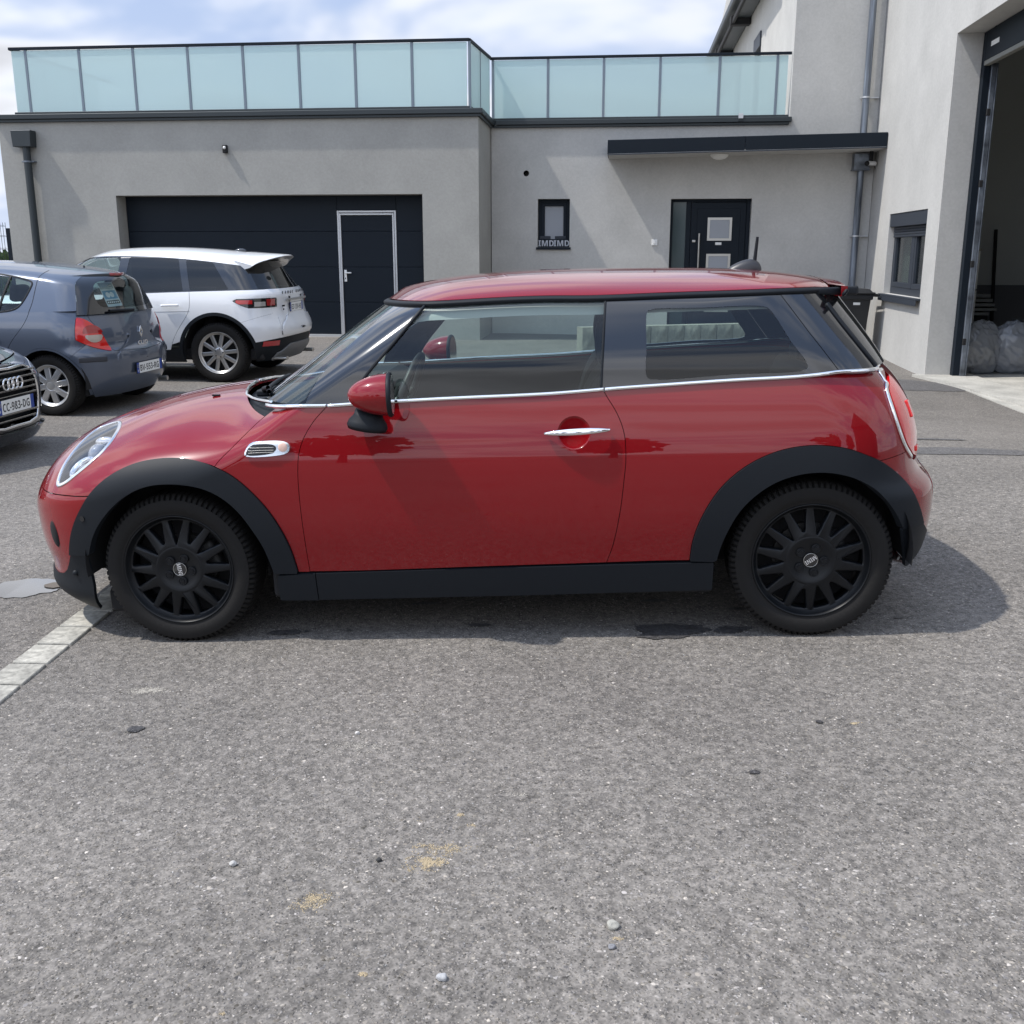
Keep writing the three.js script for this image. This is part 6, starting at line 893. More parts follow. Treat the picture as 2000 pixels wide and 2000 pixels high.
// ---- blue-grey five door hatchback
{
  const paint = phys(lin(0.085, 0.105, 0.145), 0.32, { metalness: 0.35, clearcoat: 1, clearcoatRoughness: 0.02 });
  const [wx, wz] = gpx(114, 810), g = placeCar('grey_hatchback', 'blue grey five door hatchback with silver hubcaps parked before the white car', wx, wz, 1.2875, 0.735, -9.5 * Math.PI / 180);
  const L = { side: spline([[.05, .74], [.2, .80], [.35, .828], [.5, .847], [.65, .855], [.8, .850], [.9, .832], [1.0, .80], [1.15, .74]]), top: spline([[-2.14, .45], [-2.06, .66], [-1.9, .80], [-1.6, .92], [-1.25, 1.0], [-.95, 1.08], [-.7, 1.22], [-.3, 1.42], [.3, 1.52], [1, 1.52], [2, 1.52]]), topStart: (x, T) => T - 0.24, front: spline([[.1, -1.98], [.25, -2.07], [.45, -2.11], [.65, -2.08], [.9, -1.98], [1.1, -1.9]]), rear: spline([[.1, 1.70], [.2, 1.80], [.3, 1.865], [.42, 1.895], [.56, 1.90], [.615, 1.885], [.66, 1.855], [.75, 1.845], [.9, 1.815], [1.0, 1.78], [1.1, 1.73], [1.2, 1.68]]), fd: .75, rd: .50, nt: 2.1, nf: 2.3, nr: 2.5 }, HL = halfWidth(L);
  const U = { side: spline([[.85, .835], [.95, .812], [1.1, .752], [1.25, .682], [1.38, .61], [1.5, .54]]), top: spline([[-1.6, .92], [-1.2, 1.06], [-.85, 1.24], [-.55, 1.385], [-.25, 1.458], [.2, 1.488], [.6, 1.483], [1.0, 1.456], [1.4, 1.405], [1.62, 1.362], [1.8, 1.32]]), topStart: (x, T) => T - 0.13, front: spline([[.85, -1.55], [1.0, -1.25], [1.2, -.88], [1.38, -.52], [1.5, -.3]]), rear: spline([[.85, 1.86], [1.0, 1.80], [1.15, 1.745], [1.3, 1.68], [1.45, 1.60]]), fd: .4, rd: .40, nt: 2.2, nf: 2.2, nr: 2.3 }, HU = halfWidth(U);
  const shL = shell(HL, -2.11, 1.90, 0.10, 1.10, 200, 90, L), shU = shell(HU, -1.5, 1.86, 0.90, 1.50, 190, 90);
  const belt = spline([[-1.2, .95], [-.6, .955], [0, .965], [.6, .985], [1.1, 1.01], [1.9, 1.03]]), rail = spline([[-.75, 1.28], [-.45, 1.385], [0, 1.418], [.5, 1.41], [1.0, 1.375], [1.3, 1.33], [1.9, 1.24]]);
  const aF = circ(-1.2875, .30, .372), aR = circ(1.2875, .30, .372), Gp = 0.003;
  const shut = spline([[.30, .70], [.45, .80], [.60, .87], [.75, .965], [.88, 1.075], [.98, 1.125], [1.1, 1.15], [1.3, 1.165], [1.45, 1.17]]);
  const mid = spline([[.2, -.02], [.6, .0], [.95, .02], [1.45, .02]]), fr = spline([[.2, -.90], [.6, -.93], [.95, -.86], [1.2, -.8]]);
  const zpoly = pts => { const f = sdPoly([...pts, ...pts.slice().reverse().map(([z, y]) => [-z, y])]); return (x, y, z) => f(z, y); };
  const gate = all(x => 1.5 - x, zpoly([[0, 1.06], [.64, 1.06], [.635, .93], [.585, .80], [.50, .625], [0, .60]])), lamp = all((x, y) => 1.585 + 0.05 * (0.95 - y) - x, (() => { const f = sdPoly(smoothLoop([[.86, .955], [.79, .968], [.70, .955], [.625, .88], [.565, .76], [.520, .632], [.62, .648], [.73, .70], [.81, .775], [.85, .87]], 4)); return (x, y, z) => f(z, y); })());
  const bl = (x, y) => (.53 + (x - 1.50) * 1.05) - y; // bumper line: positive below
  mesh('front_body', cut(shL, [byX(fr), yl(belt), inv(shrink(aF, -.002))]), paint, g);
  const D1 = cut(shL, [inv(shrink(byX(fr), -Gp)), byX(y => mid(y) - Gp), yl(belt), (x, y) => .24 - y, inv(shrink(aF, -.002))], { split: true }).map(q => mesh('front_door', q, paint, g));
  const D2 = cut(shL, [inv(shrink(byX(mid), -Gp)), byX(y => shut(y) - Gp), yl(belt), (x, y) => .24 - y, inv(shrink(aR, -.002))], { split: true }).map(q => mesh('rear_door', q, paint, g));
  cut(shL, [inv(shrink(byX(shut), -Gp)), yl(belt), inv(shrink(aR, -.002)), inv(shrink(lamp, -.003)), inv(shrink(gate, -.003)), (x, y) => bl(x, y) + .002], { split: true }).forEach(q => mesh('rear_wing', q, paint, g));
  mesh('rear_bumper', cut(shL, [x => 1.3 - x, (x, y) => -bl(x, y) + .002, inv(shrink(aR, -.002)), inv(shrink(gate, -.003)), inv(shrink(lamp, -.003)), (x, y) => .17 - y]), paint, g);
  mesh('sill', cut(shL, [(x, y) => y - .238, x => -.95 - x, x => x - .95], { off: -.01 }), M.trimBlack, g);
  mesh('tailgate', cut(shL, [shrink(gate, .001), yl(x => 1.0)]), paint, g);
  cut(shL, [aR, inv(circ(1.2875, .30, .352)), (x, y) => .2 - y], { off: .004, thick: .03, split: true }).forEach(q => mesh('arch_lip', q, paint, g));
  // greenhouse
  const wR = spline([[.9, .93], [1.05, .985], [1.2, 1.045], [1.3, 1.06], [1.36, 1.02]]), rearEdge = spline([[.9, 1.60], [1.02, 1.590], [1.15, 1.560], [1.3, 1.515], [1.4, 1.49]]);
  const win1 = all((x, y) => belt(x) + .018 - y, (x, y) => y - rail(x) + .022, x => x + .015, (x, y) => (-.78 + (y - .97) * 0.86 - x)), win2 = all(sdPoly(smoothLoop([[.05, .995], [.5, 1.005], [.93, 1.03], [1.01, 1.075], [1.09, 1.22], [1.10, 1.275], [1.05, 1.305], [.6, 1.372], [.05, 1.392]], 5)));
  const wind = x0 => (x, y, z) => x - (-.80 + (y - .97) * 0.86);
  mesh('windscreen', cut(shU, [wind(), (x, y) => y - rail(Math.max(x, -.5)) + .01], { thick: 0 }), M.glass, g);
  const rw = all((x, y) => rearEdge(y) - x, (x, y) => .985 - y, (x, y) => y - 1.345);
  mesh('roof_and_pillars', cut(shU, [inv(any(win1, win2)), inv(wind()), inv(shrink(rw, -.002)), (x, y) => belt(x) - y]), paint, g);
  cut(shU, [win1], { split: true, thick: 0, off: -.004 }).forEach((q, i) => mesh('window', q, M.glass, D1[i])); cut(shU, [win2], { split: true, thick: 0, off: -.004 }).forEach((q, i) => mesh('window', q, M.glass, D2[i]));
  for (const s of [1, -1]) { const st = stripOn(HU, [[.80, 1.02], [.83, 1.18], [.87, 1.345]], .028, .012, 0), st2 = stripOn(HU, smoothLoop([[-.70, .985], [0, .988], [.5, 1.0], [.93, 1.025], [1.02, 1.07], [1.105, 1.23], [1.115, 1.285], [1.055, 1.315], [.6, 1.382], [.0, 1.402]], 4, false), .018, .012, 0, 1); for (const q of [st, st2]) mesh('window_trim', s > 0 ? q : mirrorZ(q), M.trimBlack, g); const sl = stripOn(HU, [[1.128, 1.01], [1.15, 1.1], [1.165, 1.3], [1.17, 1.40]], .006, .003, .0005); mesh('shut_line', s > 0 ? sl : mirrorZ(sl), M.dark, g); }
  const rg = sdPoly(smoothLoop([[0, 1.30], [.36, 1.29], [.45, 1.24], [.50, 1.12], [.48, 1.06], [.40, 1.04], [0, 1.03], [-.40, 1.04], [-.48, 1.06], [-.50, 1.12], [-.45, 1.24], [-.36, 1.29]], 4)), rgz = (x, y, z) => rg(z, y);
  const rwm = mesh('rear_window', cut(shU, [rw, rgz], { thick: 0, off: -.001 }), phys(lin(.62, .70, .70), 0, { transmission: 1, thickness: 0, ior: 1.5 }), g); mesh('rear_window_border', cut(shU, [rw, inv(rgz)], { thick: .006 }), M.gloss, g);
  { const pts = []; for (let i = 0; i <= 30; i++) { const z = mix(-.50, .50, i / 30); pts.push(new THREE.Vector3(surfX(HU, 1.352, z, 1.3, 1.8) + .012, 1.352 - .02 * Math.pow(Math.abs(z) / .5, 3), z)); } mesh('roof_lip', strip(pts, pts.map(() => new THREE.Vector3(1, .3, 0)), .035, .02), std(lin(.03, .035, .04), .4), g); const bl2 = pts.slice(11, 20).map(p => p.clone().add(new THREE.Vector3(.006, .004, 0))); mesh('high_brake_light', strip(bl2, bl2.map(() => new THREE.Vector3(1, .3, 0)), .030, .018), phys(lin(.25, .01, .015), .2, { clearcoat: 1 }), g); }
  { const a = new THREE.ConeGeometry(.02, .035, 4); a.translate(1.28, 1.43, 0); mesh('aerial_base', a, M.trimBlack, g); }
  { const x = surfX(HU, 1.0, .1, 1.4, 1.95), t = tube([[x + .02, 1.0, .05], [x + .012, 1.008, .25], [x - .02, 1.012, .45]], .014); mesh('rear_wiper', t, M.trimBlack, g); }
  { const z = -.30; const cv = document.createElement('canvas'); cv.width = 256; cv.height = 320; const c = cv.getContext('2d'); c.fillStyle = '#cfe3e8'; c.fillRect(0, 0, 256, 320); c.fillStyle = '#8fb0bb'; c.fillRect(16, 16, 224, 70); c.fillStyle = '#5fa5c8'; c.fillRect(16, 110, 224, 110); c.fillStyle = '#27353d'; c.fillRect(16, 240, 224, 46); c.fillStyle = '#e8f2f4'; for (let k = 0; k < 4; k++) c.fillRect(26, 26 + k * 15, 150 + 40 * (k % 2), 6); for (let k = 0; k < 6; k++) c.fillRect(30 + k * 34, 252, 22, 22); c.beginPath(); c.arc(90, 165, 36, 0, 7); c.arc(160, 165, 36, 0, 7); c.fill(); const tx = new THREE.CanvasTexture(cv); tx.colorSpace = THREE.SRGBColorSpace; const q = new THREE.PlaneGeometry(.28, .26); q.rotateY(Math.PI / 2); q.rotateZ(.40); q.translate(1.60, 1.155, .10); mesh('sale_poster', q, std(lin(1, 1, 1), .7, { map: tx, side: THREE.DoubleSide }), g); }
  for (const s of [1, -1]) { const fl = q => s > 0 ? q : mirrorZ(q), t = part('tail_lamp', g); mesh('lens', fl(cut(shL, [lamp], { sides: [1], off: .006, thick: .03 })), phys(lin(.60, .016, .014), .12, { clearcoat: 1 }), t);
    const dom = (zc, yc, r, ycut, m, nm) => { const f = all((x, y, z) => Math.hypot((z - zc) * 1.0, y - yc) - r, ycut); mesh(nm, fl(cut(shL, [f, x => 1.42 - x], { sides: [1], off: .010, thick: .006 })), m, t); };
    dom(.655, .80, .085, (x, y) => .808 - y, phys(lin(.30, .008, .010), .12, { clearcoat: 1 }), 'brake_segment'); dom(.655, .795, .078, (x, y) => y - .790, phys(lin(.42, .36, .30), .1, { clearcoat: 1 }), 'indicator_segment');
    const h = stripOn(HL, [[.50, .845], [.70, .855], [.76, .857]], .024, .016, .034); mesh('handle', fl(h), std(lin(.6, .6, .6), .25, { metalness: .7 }), D2[s > 0 ? 0 : 1]);
    const b = stripOn(HL, [[1.62, .555], [1.74, .555], [1.80, .552]], .05, .012, .003); mesh('bumper_strip', fl(b), std(lin(.03, .033, .042), .5), g); }
  plate(g, 'BV-553-RG', 1.915, .42, 0, 1);
  mesh('logo', (() => { const sh = new THREE.Shape([[0, .058], [.034, 0], [0, -.058], [-.034, 0]].map(p => new THREE.Vector2(...p))); sh.holes.push(new THREE.Path([[0, .030], [-.016, 0], [0, -.030], [.016, 0]].map(p => new THREE.Vector2(...p)))); const q = new THREE.ExtrudeGeometry(sh, { depth: .008, bevelEnabled: true, bevelSize: .002, bevelThickness: .002, bevelSegments: 2 }); q.rotateY(Math.PI / 2); q.translate(1.845, .775, 0); return q; })(), M.chrome, g);
  { const q = M.tx('CLIO', .042, .004); q.scale(1.5, 1, 1); q.rotateY(Math.PI / 2); q.translate(1.862, .665, 0); mesh('lettering', q, M.chrome, g); }
  const silver = std(lin(.46, .46, .455), .34, { metalness: .65 });
  for (const x of [-1.2875, 1.2875]) for (const s of [1, -1]) plainWheel(g, x, s, .305, .205, .185, .735, 8, [.058, .196, 8, .046, .052, .014, r => .052 + .016 * sstep(.2, .06, r), { bevel: .006, lip: .012, bore: .05 }], silver, 0, .2);
  housings(g, [-1.2875, 1.2875], .32, .378, .42, .80); carInterior(g, [-1.4, 1.62, .12, 1.0], .18, .42, .70);
  mesh('parcel_shelf', rbx(1.15, 1.60, .93, .95, -.55, .55, .008), M.inner, g); mesh('exhaust', (() => { const c = cyl(.025, .025, .3, 16); c.rotateZ(Math.PI / 2); c.translate(1.72, .235, -.45); return c; })(), M.steel, g);
  { const pr = mesh('dashboard', rbx(-1.05, -.72, .62, .99, -.68, .68, .05, 3), M.inner, g); }
}
// ---- white off-roader
{
  const paint = phys(lin(.74, .75, .76), .28, { clearcoat: 1, clearcoatRoughness: .02 });
  const [wx, wz] = gpx(437, 745), g = placeCar('white_off_roader', 'white five door off roader with black lower trim before the garage door', wx, wz, 1.33, .80, -6.2 * Math.PI / 180);
  const L = { side: spline([[.1, .80], [.25, .87], [.4, .915], [.6, .940], [.8, .948], [.95, .935], [1.05, .912], [1.15, .875], [1.3, .81]]), top: spline([[-2.25, .6], [-2.18, .86], [-2.0, .98], [-1.6, 1.06], [-1.2, 1.10], [-.9, 1.15], [-.6, 1.32], [0, 1.6], [.6, 1.65], [2.2, 1.65]]), topStart: (x, T) => T - .2, front: spline([[.2, -2.1], [.4, -2.2], [.7, -2.22], [.95, -2.15], [1.2, -2.05]]), rear: spline([[.15, 1.90], [.28, 2.0], [.38, 2.07], [.5, 2.10], [.60, 2.12], [.66, 2.115], [.72, 2.09], [.80, 2.06], [.93, 2.04], [1.0, 2.045], [1.05, 2.04], [1.12, 1.99], [1.2, 1.93]]), fd: .8, rd: .62, nt: 2.2, nf: 2.5, nr: 2.8 }, HL = halfWidth(L);
  const U = { side: spline([[.95, .91], [1.05, .885], [1.2, .822], [1.35, .745], [1.5, .65], [1.62, .57]]), top: spline([[-1.4, 1.05], [-1.0, 1.24], [-.7, 1.44], [-.45, 1.548], [-.15, 1.60], [.25, 1.618], [.7, 1.612], [1.2, 1.58], [1.6, 1.535], [1.9, 1.49]]), topStart: (x, T) => T - .13, front: spline([[.95, -1.5], [1.1, -1.22], [1.3, -.90], [1.5, -.55], [1.6, -.35]]), rear: spline([[.95, 2.06], [1.05, 2.02], [1.15, 1.955], [1.3, 1.86], [1.45, 1.77], [1.6, 1.70]]), fd: .4, rd: .42, nt: 2.2, nf: 2.2, nr: 2.4 }, HU = halfWidth(U);
  const shL = shell(HL, -2.215, 2.118, .18, 1.20, 210, 100, L), shU = shell(HU, -1.45, 2.04, 1.0, 1.63, 190, 90);
  const belt = spline([[-1.2, 1.035], [-.5, 1.045], [0, 1.058], [.8, 1.085], [1.5, 1.105], [2.1, 1.115]]), rail = spline([[-.75, 1.42], [-.4, 1.492], [0, 1.512], [.5, 1.502], [1.0, 1.468], [1.5, 1.41], [1.9, 1.35]]);
  const aF = circ(-1.33, .365, .445), aR = circ(1.33, .365, .445), aRo = circ(1.33, .365, .485), aFo = circ(-1.33, .365, .485), Gp = .003;
  const low = spline([[-2.3, .52], [-1, .40], [.8, .40], [1.6, .46], [2.2, .555]]);
  const m0 = spline([[.3, -.86], [.7, -.90], [1.05, -.84], [1.3, -.8]]), m1 = spline([[.3, .08], [.7, .08], [1.05, .11], [1.5, .13]]), m2 = spline([[.3, .70], [.55, .80], [.70, .90], [.85, 1.00], [1.05, 1.02], [1.4, .95]]);
  const lamp = all(x => 1.55 - x, sdPoly([[1.60, 1.005], [1.56, .985], [1.66, .93], [1.74, .90], [2.3, .90], [2.3, 1.015]]), (x, y, z) => .56 - z);
  const gate = all(x => 1.7 - x, (x, y, z) => z - .66, (x, y) => .645 - y), bz = all(x => 1.9 - x, (x, y, z) => z - .60, (x, y) => y - .775, (x, y) => .56 - y);
  mesh('front_body', cut(shL, [byX(m0), yl(belt), ym(low), inv(aFo)]), paint, g);
  const D1 = cut(shL, [inv(shrink(byX(m0), -Gp)), byX(y => m1(y) - Gp), yl(belt), ym(low), inv(aFo)], { split: true }).map(q => mesh('front_door', q, paint, g));
  const D2 = cut(shL, [inv(shrink(byX(m1), -Gp)), byX(y => m2(y) - Gp), yl(belt), ym(low), inv(aRo)], { split: true }).map(q => mesh('rear_door', q, paint, g));
  const bl = (x, y) => (.70 + (x - 1.55) * .30) - y;
  cut(shL, [inv(shrink(byX(m2), -Gp)), yl(belt), ym(low), inv(aRo), inv(shrink(lamp, -.003)), inv(shrink(gate, -.003)), (x, y) => bl(x, y)], { split: true }).forEach(q => mesh('rear_wing', q, paint, g));
  mesh('tailgate', cut(shL, [shrink(gate, .001), inv(bz), yl(x => 1.115)], { off: -.002 }), paint, g); mesh('tailgate_step', cut(shL, [bz], { off: .012, thick: .03 }), paint, g);
  mesh('rear_bumper', cut(shL, [x => 1.3 - x, (x, y) => -bl(x, y) + .002, ym(low), inv(aRo), inv(gate), inv(bz)]), paint, g);
  mesh('lower_cladding', cut(shL, [yl(x => low(x) - .002), inv(aF), inv(aR), (x, y) => .24 - y], { off: -.004 }), M.trimBlack, g);
  for (const [o, i, n] of [[aFo, aF, 'front_arch_trim'], [aRo, aR, 'rear_arch_trim']]) cut(shL, [o, inv(i), (x, y) => .28 - y], { off: .006, thick: .035, split: true }).forEach(q => mesh(n, q, M.trimBlack, g));
  mesh('skid_plate', cut(shL, [x => 1.85 - x, (x, y, z) => z - .60, (x, y, z) => y - (.44 - .10 * sstep(.35, .6, z)), (x, y) => .25 - y], { off: .015, thick: .04 }), std(lin(.16, .16, .16), .5), g);
  for (const s of [1, -1]) { const fl = q => s > 0 ? q : mirrorZ(q), t = part('tail_lamp', g); mesh('housing', fl(cut(shL, [lamp], { sides: [1], off: .004, thick: .02 })), M.gloss, t); const seg = (x0, x1, y0, y1, m, n) => mesh(n, fl(cut(shL, [lamp, x => x0 - x, x => x - x1, (x, y) => y0 - y, (x, y) => y - y1], { sides: [1], off: .009, thick: .005 })), m, t); seg(1.60, 1.78, .945, .992, phys(lin(.5, .01, .012), .15, { clearcoat: 1 }), 'brake_segment'); seg(1.80, 1.90, .915, .97, phys(lin(.34, .32, .30), .1, { clearcoat: 1 }), 'reverse_segment'); seg(1.91, 1.97, .92, 1.0, phys(lin(.30, .02, .02), .1, { clearcoat: 1 }), 'ring_segment');
    mesh('reflector', fl(cut(shL, [x => 1.75 - x, (x, y, z) => .62 - z, (x, y, z) => z - .82, (x, y) => .435 - y, (x, y) => y - .495], { sides: [1], off: .004, thick: .006 })), phys(lin(.35, .01, .015), .2, { clearcoat: 1 }), g);
    for (const [d, x0] of [[D2, .80], [D1, -.14]]) { const h = stripOn(HL, [[x0 - .12, .925], [x0, .93], [x0 + .10, .932]], .026, .02, .035); mesh('handle', fl(h), paint, d[s > 0 ? 0 : 1]); }
    const sw = stripOn(HL, [[-.8, .84], [0, .845], [.8, .86], [1.02, .865]], .006, .006, 0); mesh('swage_line', fl(sw), std(lin(.30, .31, .33), .4), g);
    mesh('exhaust', fl((() => { const c = cyl(.035, .035, .2, 20); c.rotateZ(Math.PI / 2); c.scale(1, .7, 1.5); c.translate(1.98, .27, .55); return c; })()), M.steel, g); }
  const wind = (x, y) => x - (-.90 + (y - 1.05) * .95);
  const wUp = (x, y) => y - rail(x) + .012, wLo = (x, y) => belt(x) + .012 - y;
  const wn = (a, b) => all(wUp, wLo, (x, y) => a(y) - x, (x, y) => x - b(y));
  const w1 = wn(y => -.80 + (y - 1.05) * .95, y => .06 + (y - 1.05) * .04), w2 = wn(y => .17 + (y - 1.05) * .04, y => .94 - (y - 1.05) * .28), w3 = wn(y => 1.03 - (y - 1.05) * .28, y => 1.55 - (y - 1.05) * .75);
  const rEdge = y => 1.83 - (y - 1.1) * .62;
  mesh('windscreen', cut(shU, [wind, (x, y) => y - rail(Math.max(x, -.5)) + .0], { thick: 0 }), M.glass, g);
  mesh('roof', cut(shU, [ym(rail), inv(wind), x => x - 1.60]), paint, g);
  const rwin = all((x, y) => rEdge(y) - x, (x, y) => 1.11 - y, (x, y) => y - 1.44);
  mesh('pillars', cut(shU, [yl(x => rail(x) - .002), (x, y) => belt(x) - y, inv(wind), inv(any(w1, w2, w3)), inv(rwin)], { thick: .01 }), M.gloss, g);
  const tint = phys(lin(.09, .10, .105), 0, { transmission: .92, thickness: 0, ior: 1.5 });
  cut(shU, [w1], { split: true, thick: 0, off: -.003 }).forEach((q, i) => mesh('window', q, M.glass, D1[i])); cut(shU, [w2], { split: true, thick: 0, off: -.003 }).forEach((q, i) => mesh('window', q, tint, D2[i])); cut(shU, [w3], { split: true, thick: 0, off: -.003 }).forEach(q => mesh('rear_side_window', q, tint, g));
  mesh('rear_window', cut(shU, [rwin], { thick: 0, off: -.002 }), tint, g);
  { // roof spoiler
    const nz = 30, pos = [], idx = [], prof = z => { const e = Math.abs(z) / .66, x0 = 1.52, x1 = mix(1.99, 1.74, Math.pow(e, 2.5)), yt = x => { let y = 1.64; for (let k = 0; k < 160; k++) { y -= .003; if (HU(Math.min(x, 1.6), y) > Math.abs(z) * .98) break; } return Math.max(y, 1.36) + .012 - Math.max(0, x - 1.6) * .06; }; return [[x0, yt(x0)], [(x0 + x1) / 2, yt((x0 + x1) / 2) + .004], [x1 - .02, yt(x1)], [x1, yt(x1) - .012], [x1 - .03, yt(x1) - .03], [(x0 + x1) / 2, yt((x0 + x1) / 2) - .06], [x0, yt(x0) - .09]]; };
    for (let i = 0; i <= nz; i++) { const z = mix(-.66, .66, i / nz); for (const [x, y] of prof(z)) pos.push(x, y, z); } for (let i = 0; i < nz; i++) for (let k = 0; k < 6; k++) { const a = i * 7 + k, b = a + 7; idx.push(a, b, a + 1, b, b + 1, a + 1); } for (const i of [0, nz]) for (let k = 1; k < 6; k++) { const o = i * 7; if (i) idx.push(o, o + k + 1, o + k); else idx.push(o, o + k, o + k + 1); }
    const q = new THREE.BufferGeometry(); q.setAttribute('position', new THREE.Float32BufferAttribute(pos, 3)); q.setIndex(idx); mesh('roof_spoiler', toCreasedNormals(q, .6), paint, g); }
  { const a = new THREE.SphereGeometry(.5, 20, 10, 0, 6.2832, 0, 1.5708); a.scale(.16, .07, .06); a.translate(1.36, 1.562, 0); mesh('aerial_fin', a, M.gloss, g); }
  const tg = [...'RANGE ROVER'].map((c, i) => [c, .40 - i * .08]).filter(([c]) => c !== ' '); for (const [c, z] of tg) { const q = M.tx(c, .036, .004); q.scale(1.25, 1, 1); q.rotateY(Math.PI / 2); q.translate(surfX(HL, 1.065, z, 1.7, 2.2) + .003, 1.065, z); mesh('letter', q, std(lin(.06, .06, .065), .4), g); }
  plate(g, 'EZ-139-HE', 2.052, .88, 0, 1); mesh('plate_bar', rbx(2.045, 2.06, .965, .99, -.40, .40, .004), std(lin(.4, .4, .4), .3, { metalness: .6 }), g);
  for (const [t, y] of [['EVOQUE', .905], ['SD4', .865]]) { const q = M.tx(t, .020, .003); q.rotateY(Math.PI / 2); q.translate(2.035, y, .46); mesh('badge', q, M.dark, g); }
  const rim = std(lin(.50, .49, .47), .28, { metalness: .75 });
  for (const x of [-1.33, 1.33]) for (const s of [1, -1]) plainWheel(g, x, s, .365, .252, .225, .80, 10, [.075, .243, 10, .034, .036, .018, r => .064 + .012 * sstep(.24, .08, r), { bevel: .006, lip: .012, bore: .06 }], rim, 5, .1);
  housings(g, [-1.33, 1.33], .38, .45, .45, .87); carInterior(g, [-1.5, 1.85, .15, 1.05], .26, .55, .78); mesh('boot_floor', rbx(1.2, 1.9, .85, .88, -.6, .6, .01), M.inner, g); mesh('dashboard', rbx(-1.1, -.75, .75, 1.08, -.72, .72, .05, 3), M.inner, g);
}
// ---- black saloon whose nose enters the picture
{
  const paint = phys(lin(.010, .008, .011), .2, { clearcoat: 1, clearcoatRoughness: .01 });
  const r = camRay(21, 749), tgt = -.09 + .60, t = (tgt - CAM_Y) / r.y, C = r.clone().multiplyScalar(t), turn = Math.PI - .075;
  const FRONT = -2.16, ax = new THREE.Vector3(Math.cos(turn), 0, -Math.sin(turn)), o = new THREE.Vector3(C.x, 0, C.z).addScaledVector(ax, -FRONT);
  const g = thing('black_saloon', 'black car with chrome framed grille nosing in beside the grey hatchback', 'car', [o.x, gY(C.x, C.z) - 0.005, o.z], turn);
  const L = { side: spline([[.1, .80], [.25, .85], [.45, .88], [.7, .89], [.9, .87], [1.05, .82]]), top: spline([[-2.22, .30], [-2.17, .66], [-2.10, .745], [-1.9, .82], [-1.5, .90], [-1.1, .96], [-.8, 1.05], [-.4, 1.3], [.4, 1.45], [2.2, 1.45]]), topStart: (x, T) => T - .17, front: spline([[.12, -2.08], [.22, -2.16], [.3, -2.17], [.45, -2.175], [.6, -2.17], [.72, -2.14], [.85, -2.05], [1.0, -1.9]]), rear: spline([[.1, 1.95], [.4, 2.1], [.7, 2.1], [1.0, 2.0], [1.2, 1.9]]), fd: .62, rd: .6, nt: 2.3, nf: 2.5, nr: 2.6 }, HL = halfWidth(L);
  const U = { side: spline([[.85, .84], [1.0, .79], [1.2, .69], [1.4, .57]]), top: spline([[-1.3, .92], [-.9, 1.1], [-.5, 1.3], [-.1, 1.40], [.4, 1.42], [1.0, 1.38], [1.5, 1.25], [1.9, 1.08]]), topStart: (x, T) => T - .13, front: spline([[.85, -1.4], [1.1, -.92], [1.3, -.5], [1.42, -.2]]), rear: spline([[.85, 2.0], [1.1, 1.75], [1.3, 1.4], [1.42, 1.2]]), fd: .4, rd: .4, nt: 2.2, nf: 2.2, nr: 2.2 }, HU = halfWidth(U);
  const shL = shell(HL, -2.175, 2.1, .13, 1.05, 200, 90, L), shU = shell(HU, -1.3, 1.95, .9, 1.43, 120, 60);
  const gz = smoothLoop([[0, .715], [.30, .712], [.375, .67], [.40, .52], [.385, .36], [.33, .285], [0, .27], [-.33, .285], [-.385, .36], [-.40, .52], [-.375, .67], [-.30, .712]], 4), gf = sdPoly(gz), gr = all(x => x + 1.9, (x, y, z) => gf(z, y));
  const hood = (x, y, z) => y - (.735 + (x + 2.1) * .16 + .02 * z), aF = circ(-1.38, .33, .40), aR = circ(1.33, .33, .40), belt = x => .93 + .02 * x;
  mesh('bonnet', cut(shL, [inv(shrink(hood, -.003)), x => x + .85]), paint, g);
  mesh('front_bumper', cut(shL, [shrink(hood, .003), inv(gr), inv(aF), x => x + 1.35, (x, y) => .235 - y]), paint, g);
  mesh('body_side', cut(shL, [any(hood, x => -.852 - x), x => -1.352 - x, yl(belt), inv(aF), inv(aR), (x, y) => .18 - y]), paint, g);
  mesh('chin_spoiler', cut(shL, [(x, y) => y - .232, x => x + 1.5, (x, y) => .14 - y], { off: .03, thick: .05 }), M.gloss, g);
  const grl = part('grille', g); mesh('grille_backing', rbx(-2.085, -2.06, .28, .71, -.375, .375, .008), M.trimBlack, grl); { const ring = gz.filter((_, i) => i % 2 === 0).map(([z, y]) => new THREE.Vector3(surfX(HL, y, z, -1.6, -2.3) - .006, y, z)); ring.push(ring[0].clone()); mesh('chrome_frame', strip(ring, ring.map(() => new THREE.Vector3(-1, 0, 0)), .022, .02), M.chrome, grl); }
  for (let k = 0; k < 9; k++) { const y = .315 + k * .046; if (Math.abs(y - .43) < .05) continue; const w = k === 0 ? .33 : .375; mesh('bar', rbx(-2.155, -2.12, y - .008, y + .008, -w, w, .005), M.gloss, grl); const e = rbx(-2.157, -2.1545, y + .003, y + .008, -w, w, .001); mesh('bar_edge', e, M.steel, grl); }
  for (let k = 0; k < 4; k++) { const q = new THREE.TorusGeometry(.042, .0085, 12, 40); q.rotateY(Math.PI / 2); q.translate(-2.175 - .002 * (k % 2), .60, -.0945 + k * .063); mesh('emblem_ring', q, M.chrome, g); }
  plate(g, 'CC-983-DG', -2.185, .435, 0, -1);
  for (const s of [1, -1]) { const f = all(x => x + 1.7, (() => { const q = sdPoly([[.45, .66], [.80, .73], [.82, .66], [.62, .60], [.46, .60]]); return (x, y, z) => q(z, y); })()); const q = cut(shL, [f], { sides: [1], off: .004, thick: .02 }); mesh('headlamp', s > 0 ? q : mirrorZ(q), phys(lin(.25, .26, .28), .05, { clearcoat: 1 }), g); }
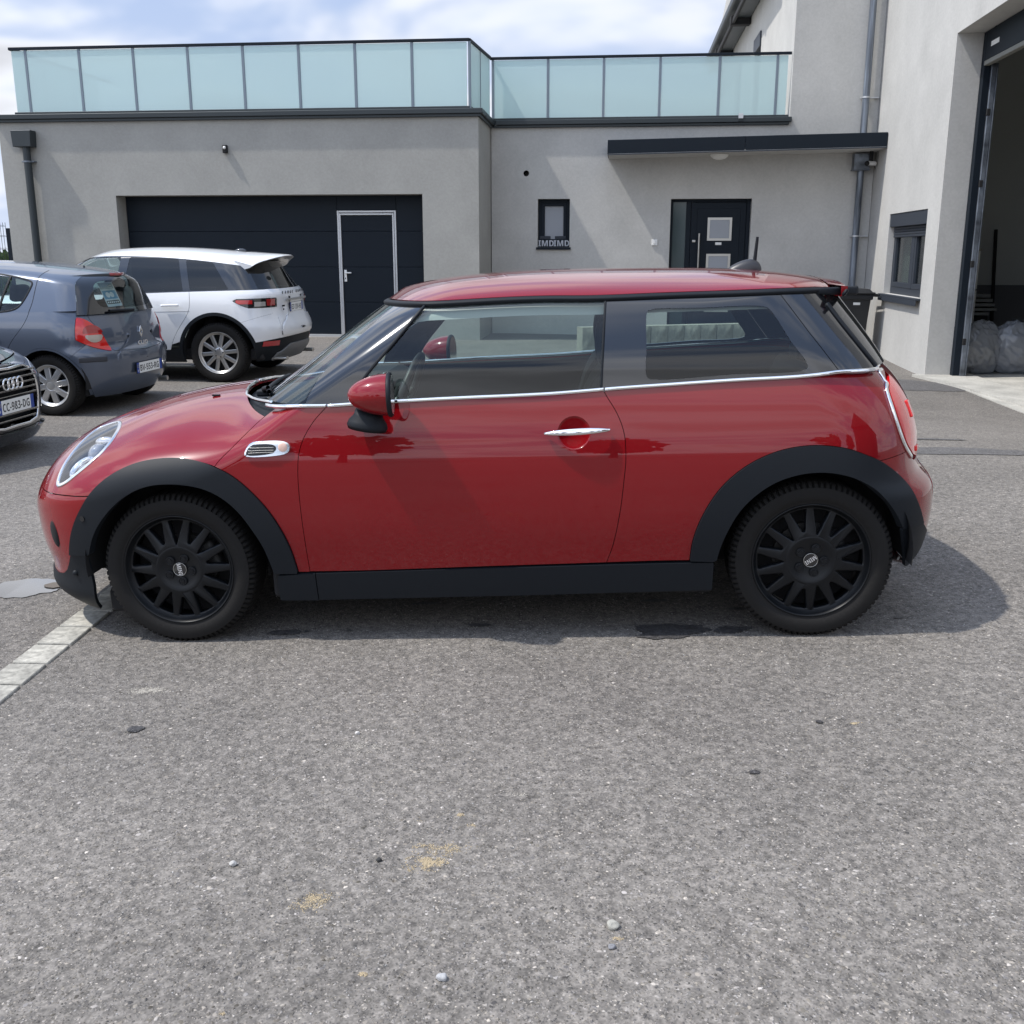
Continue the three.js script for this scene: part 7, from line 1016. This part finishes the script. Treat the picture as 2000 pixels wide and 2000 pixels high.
  const ww = (x, y) => x - (-.72 + (y - .95) * 1.6);
  mesh('windscreen', cut(shU, [ww, (x, y) => y - 1.33], { thick: 0 }), M.glass, g); mesh('roof', cut(shU, [any((x, y) => 1.31 - y), inv(ww)]), paint, g); mesh('side_glass', cut(shU, [inv(ww), (x, y) => y - 1.308, (x, y) => belt(x) - y], { thick: 0 }), M.glassDark, g);
  const rim = std(lin(.4, .4, .4), .3, { metalness: .7 });
  for (const x of [-1.38, 1.33]) for (const s of [1, -1]) plainWheel(g, x, s, .325, .235, .215, .75, 10, [.075, .226, 10, .034, .036, .018, r => .060 + .012 * sstep(.24, .08, r), { bevel: .006, lip: .012, bore: .06 }], rim, 5, .1);
  housings(g, [-1.38, 1.33], .34, .405, .44, .82); carInterior(g, [-1.5, 1.7, .2, 1.1], .17, .40, .72);
}
// ---------------------------------------------------------------- what stands behind the photographer and mirrors in the red paint
{
  const r = rng(404), leaf = new THREE.PlaneGeometry(.5, .34), lm = std(lin(.055, .085, .03), .8, { side: THREE.DoubleSide });
  for (let k = 0; k < 9; k++) {
    const x = -34 + k * 8.2 + (r() - .5) * 3, z = 30 + (r() - .5) * 6, H = 5 + r() * 2.2, t = thing('broadleaf_tree', 'round green tree in the row across the road', 'tree', [x, 0, z], 0, 'row of trees across the road');
    const tr = cyl(.09, .2, H * .5, 10); tr.translate(0, H * .25, 0); mesh('trunk', tr, std(lin(.06, .045, .03), .9), t);
    const im = [], m4 = new THREE.Matrix4(), q = new THREE.Quaternion(), e = new THREE.Euler(); for (let i = 0; i < 420; i++) { const a = r() * 6.283, u = r() * 2 - 1, rr = Math.cbrt(r()), s = Math.sqrt(1 - u * u), n = .75 + .5 * vnoise(Math.cos(a) * s * 2 + k * 5, u * 2, Math.sin(a) * s * 2); q.setFromEuler(e.set(r() * 6, r() * 6, r() * 6)); const gg = leaf.clone(); gg.applyMatrix4(m4.compose(new THREE.Vector3(Math.cos(a) * s * rr * n * H * .36, H * .62 + u * rr * n * H * .38, Math.sin(a) * s * rr * n * H * .36), q, new THREE.Vector3(1.6, 1.6, 1.6))); im.push(gg); } mesh('crown', im, lm, t);
  }
  const b = thing('timber_barn', 'dark boarded barn standing behind the photographer', 'building', [15.5, 0, 11], -.35); mesh('wall', rbx(-5, 5, -.5, 5.2, -3.5, 3.5, .03), std(lin(.05, .045, .042), .8), b); { const s = new THREE.Shape([[-4, 5.2], [4, 5.2], [0, 7.6]].map(p => new THREE.Vector2(...p))); const q = new THREE.ExtrudeGeometry(s, { depth: 10.6, bevelEnabled: false }); q.rotateY(Math.PI / 2); q.translate(-5.3, 0.01, 0); mesh('roof', q, std(lin(.07, .05, .045), .8), b); }
}
renderer.render(scene, camera);
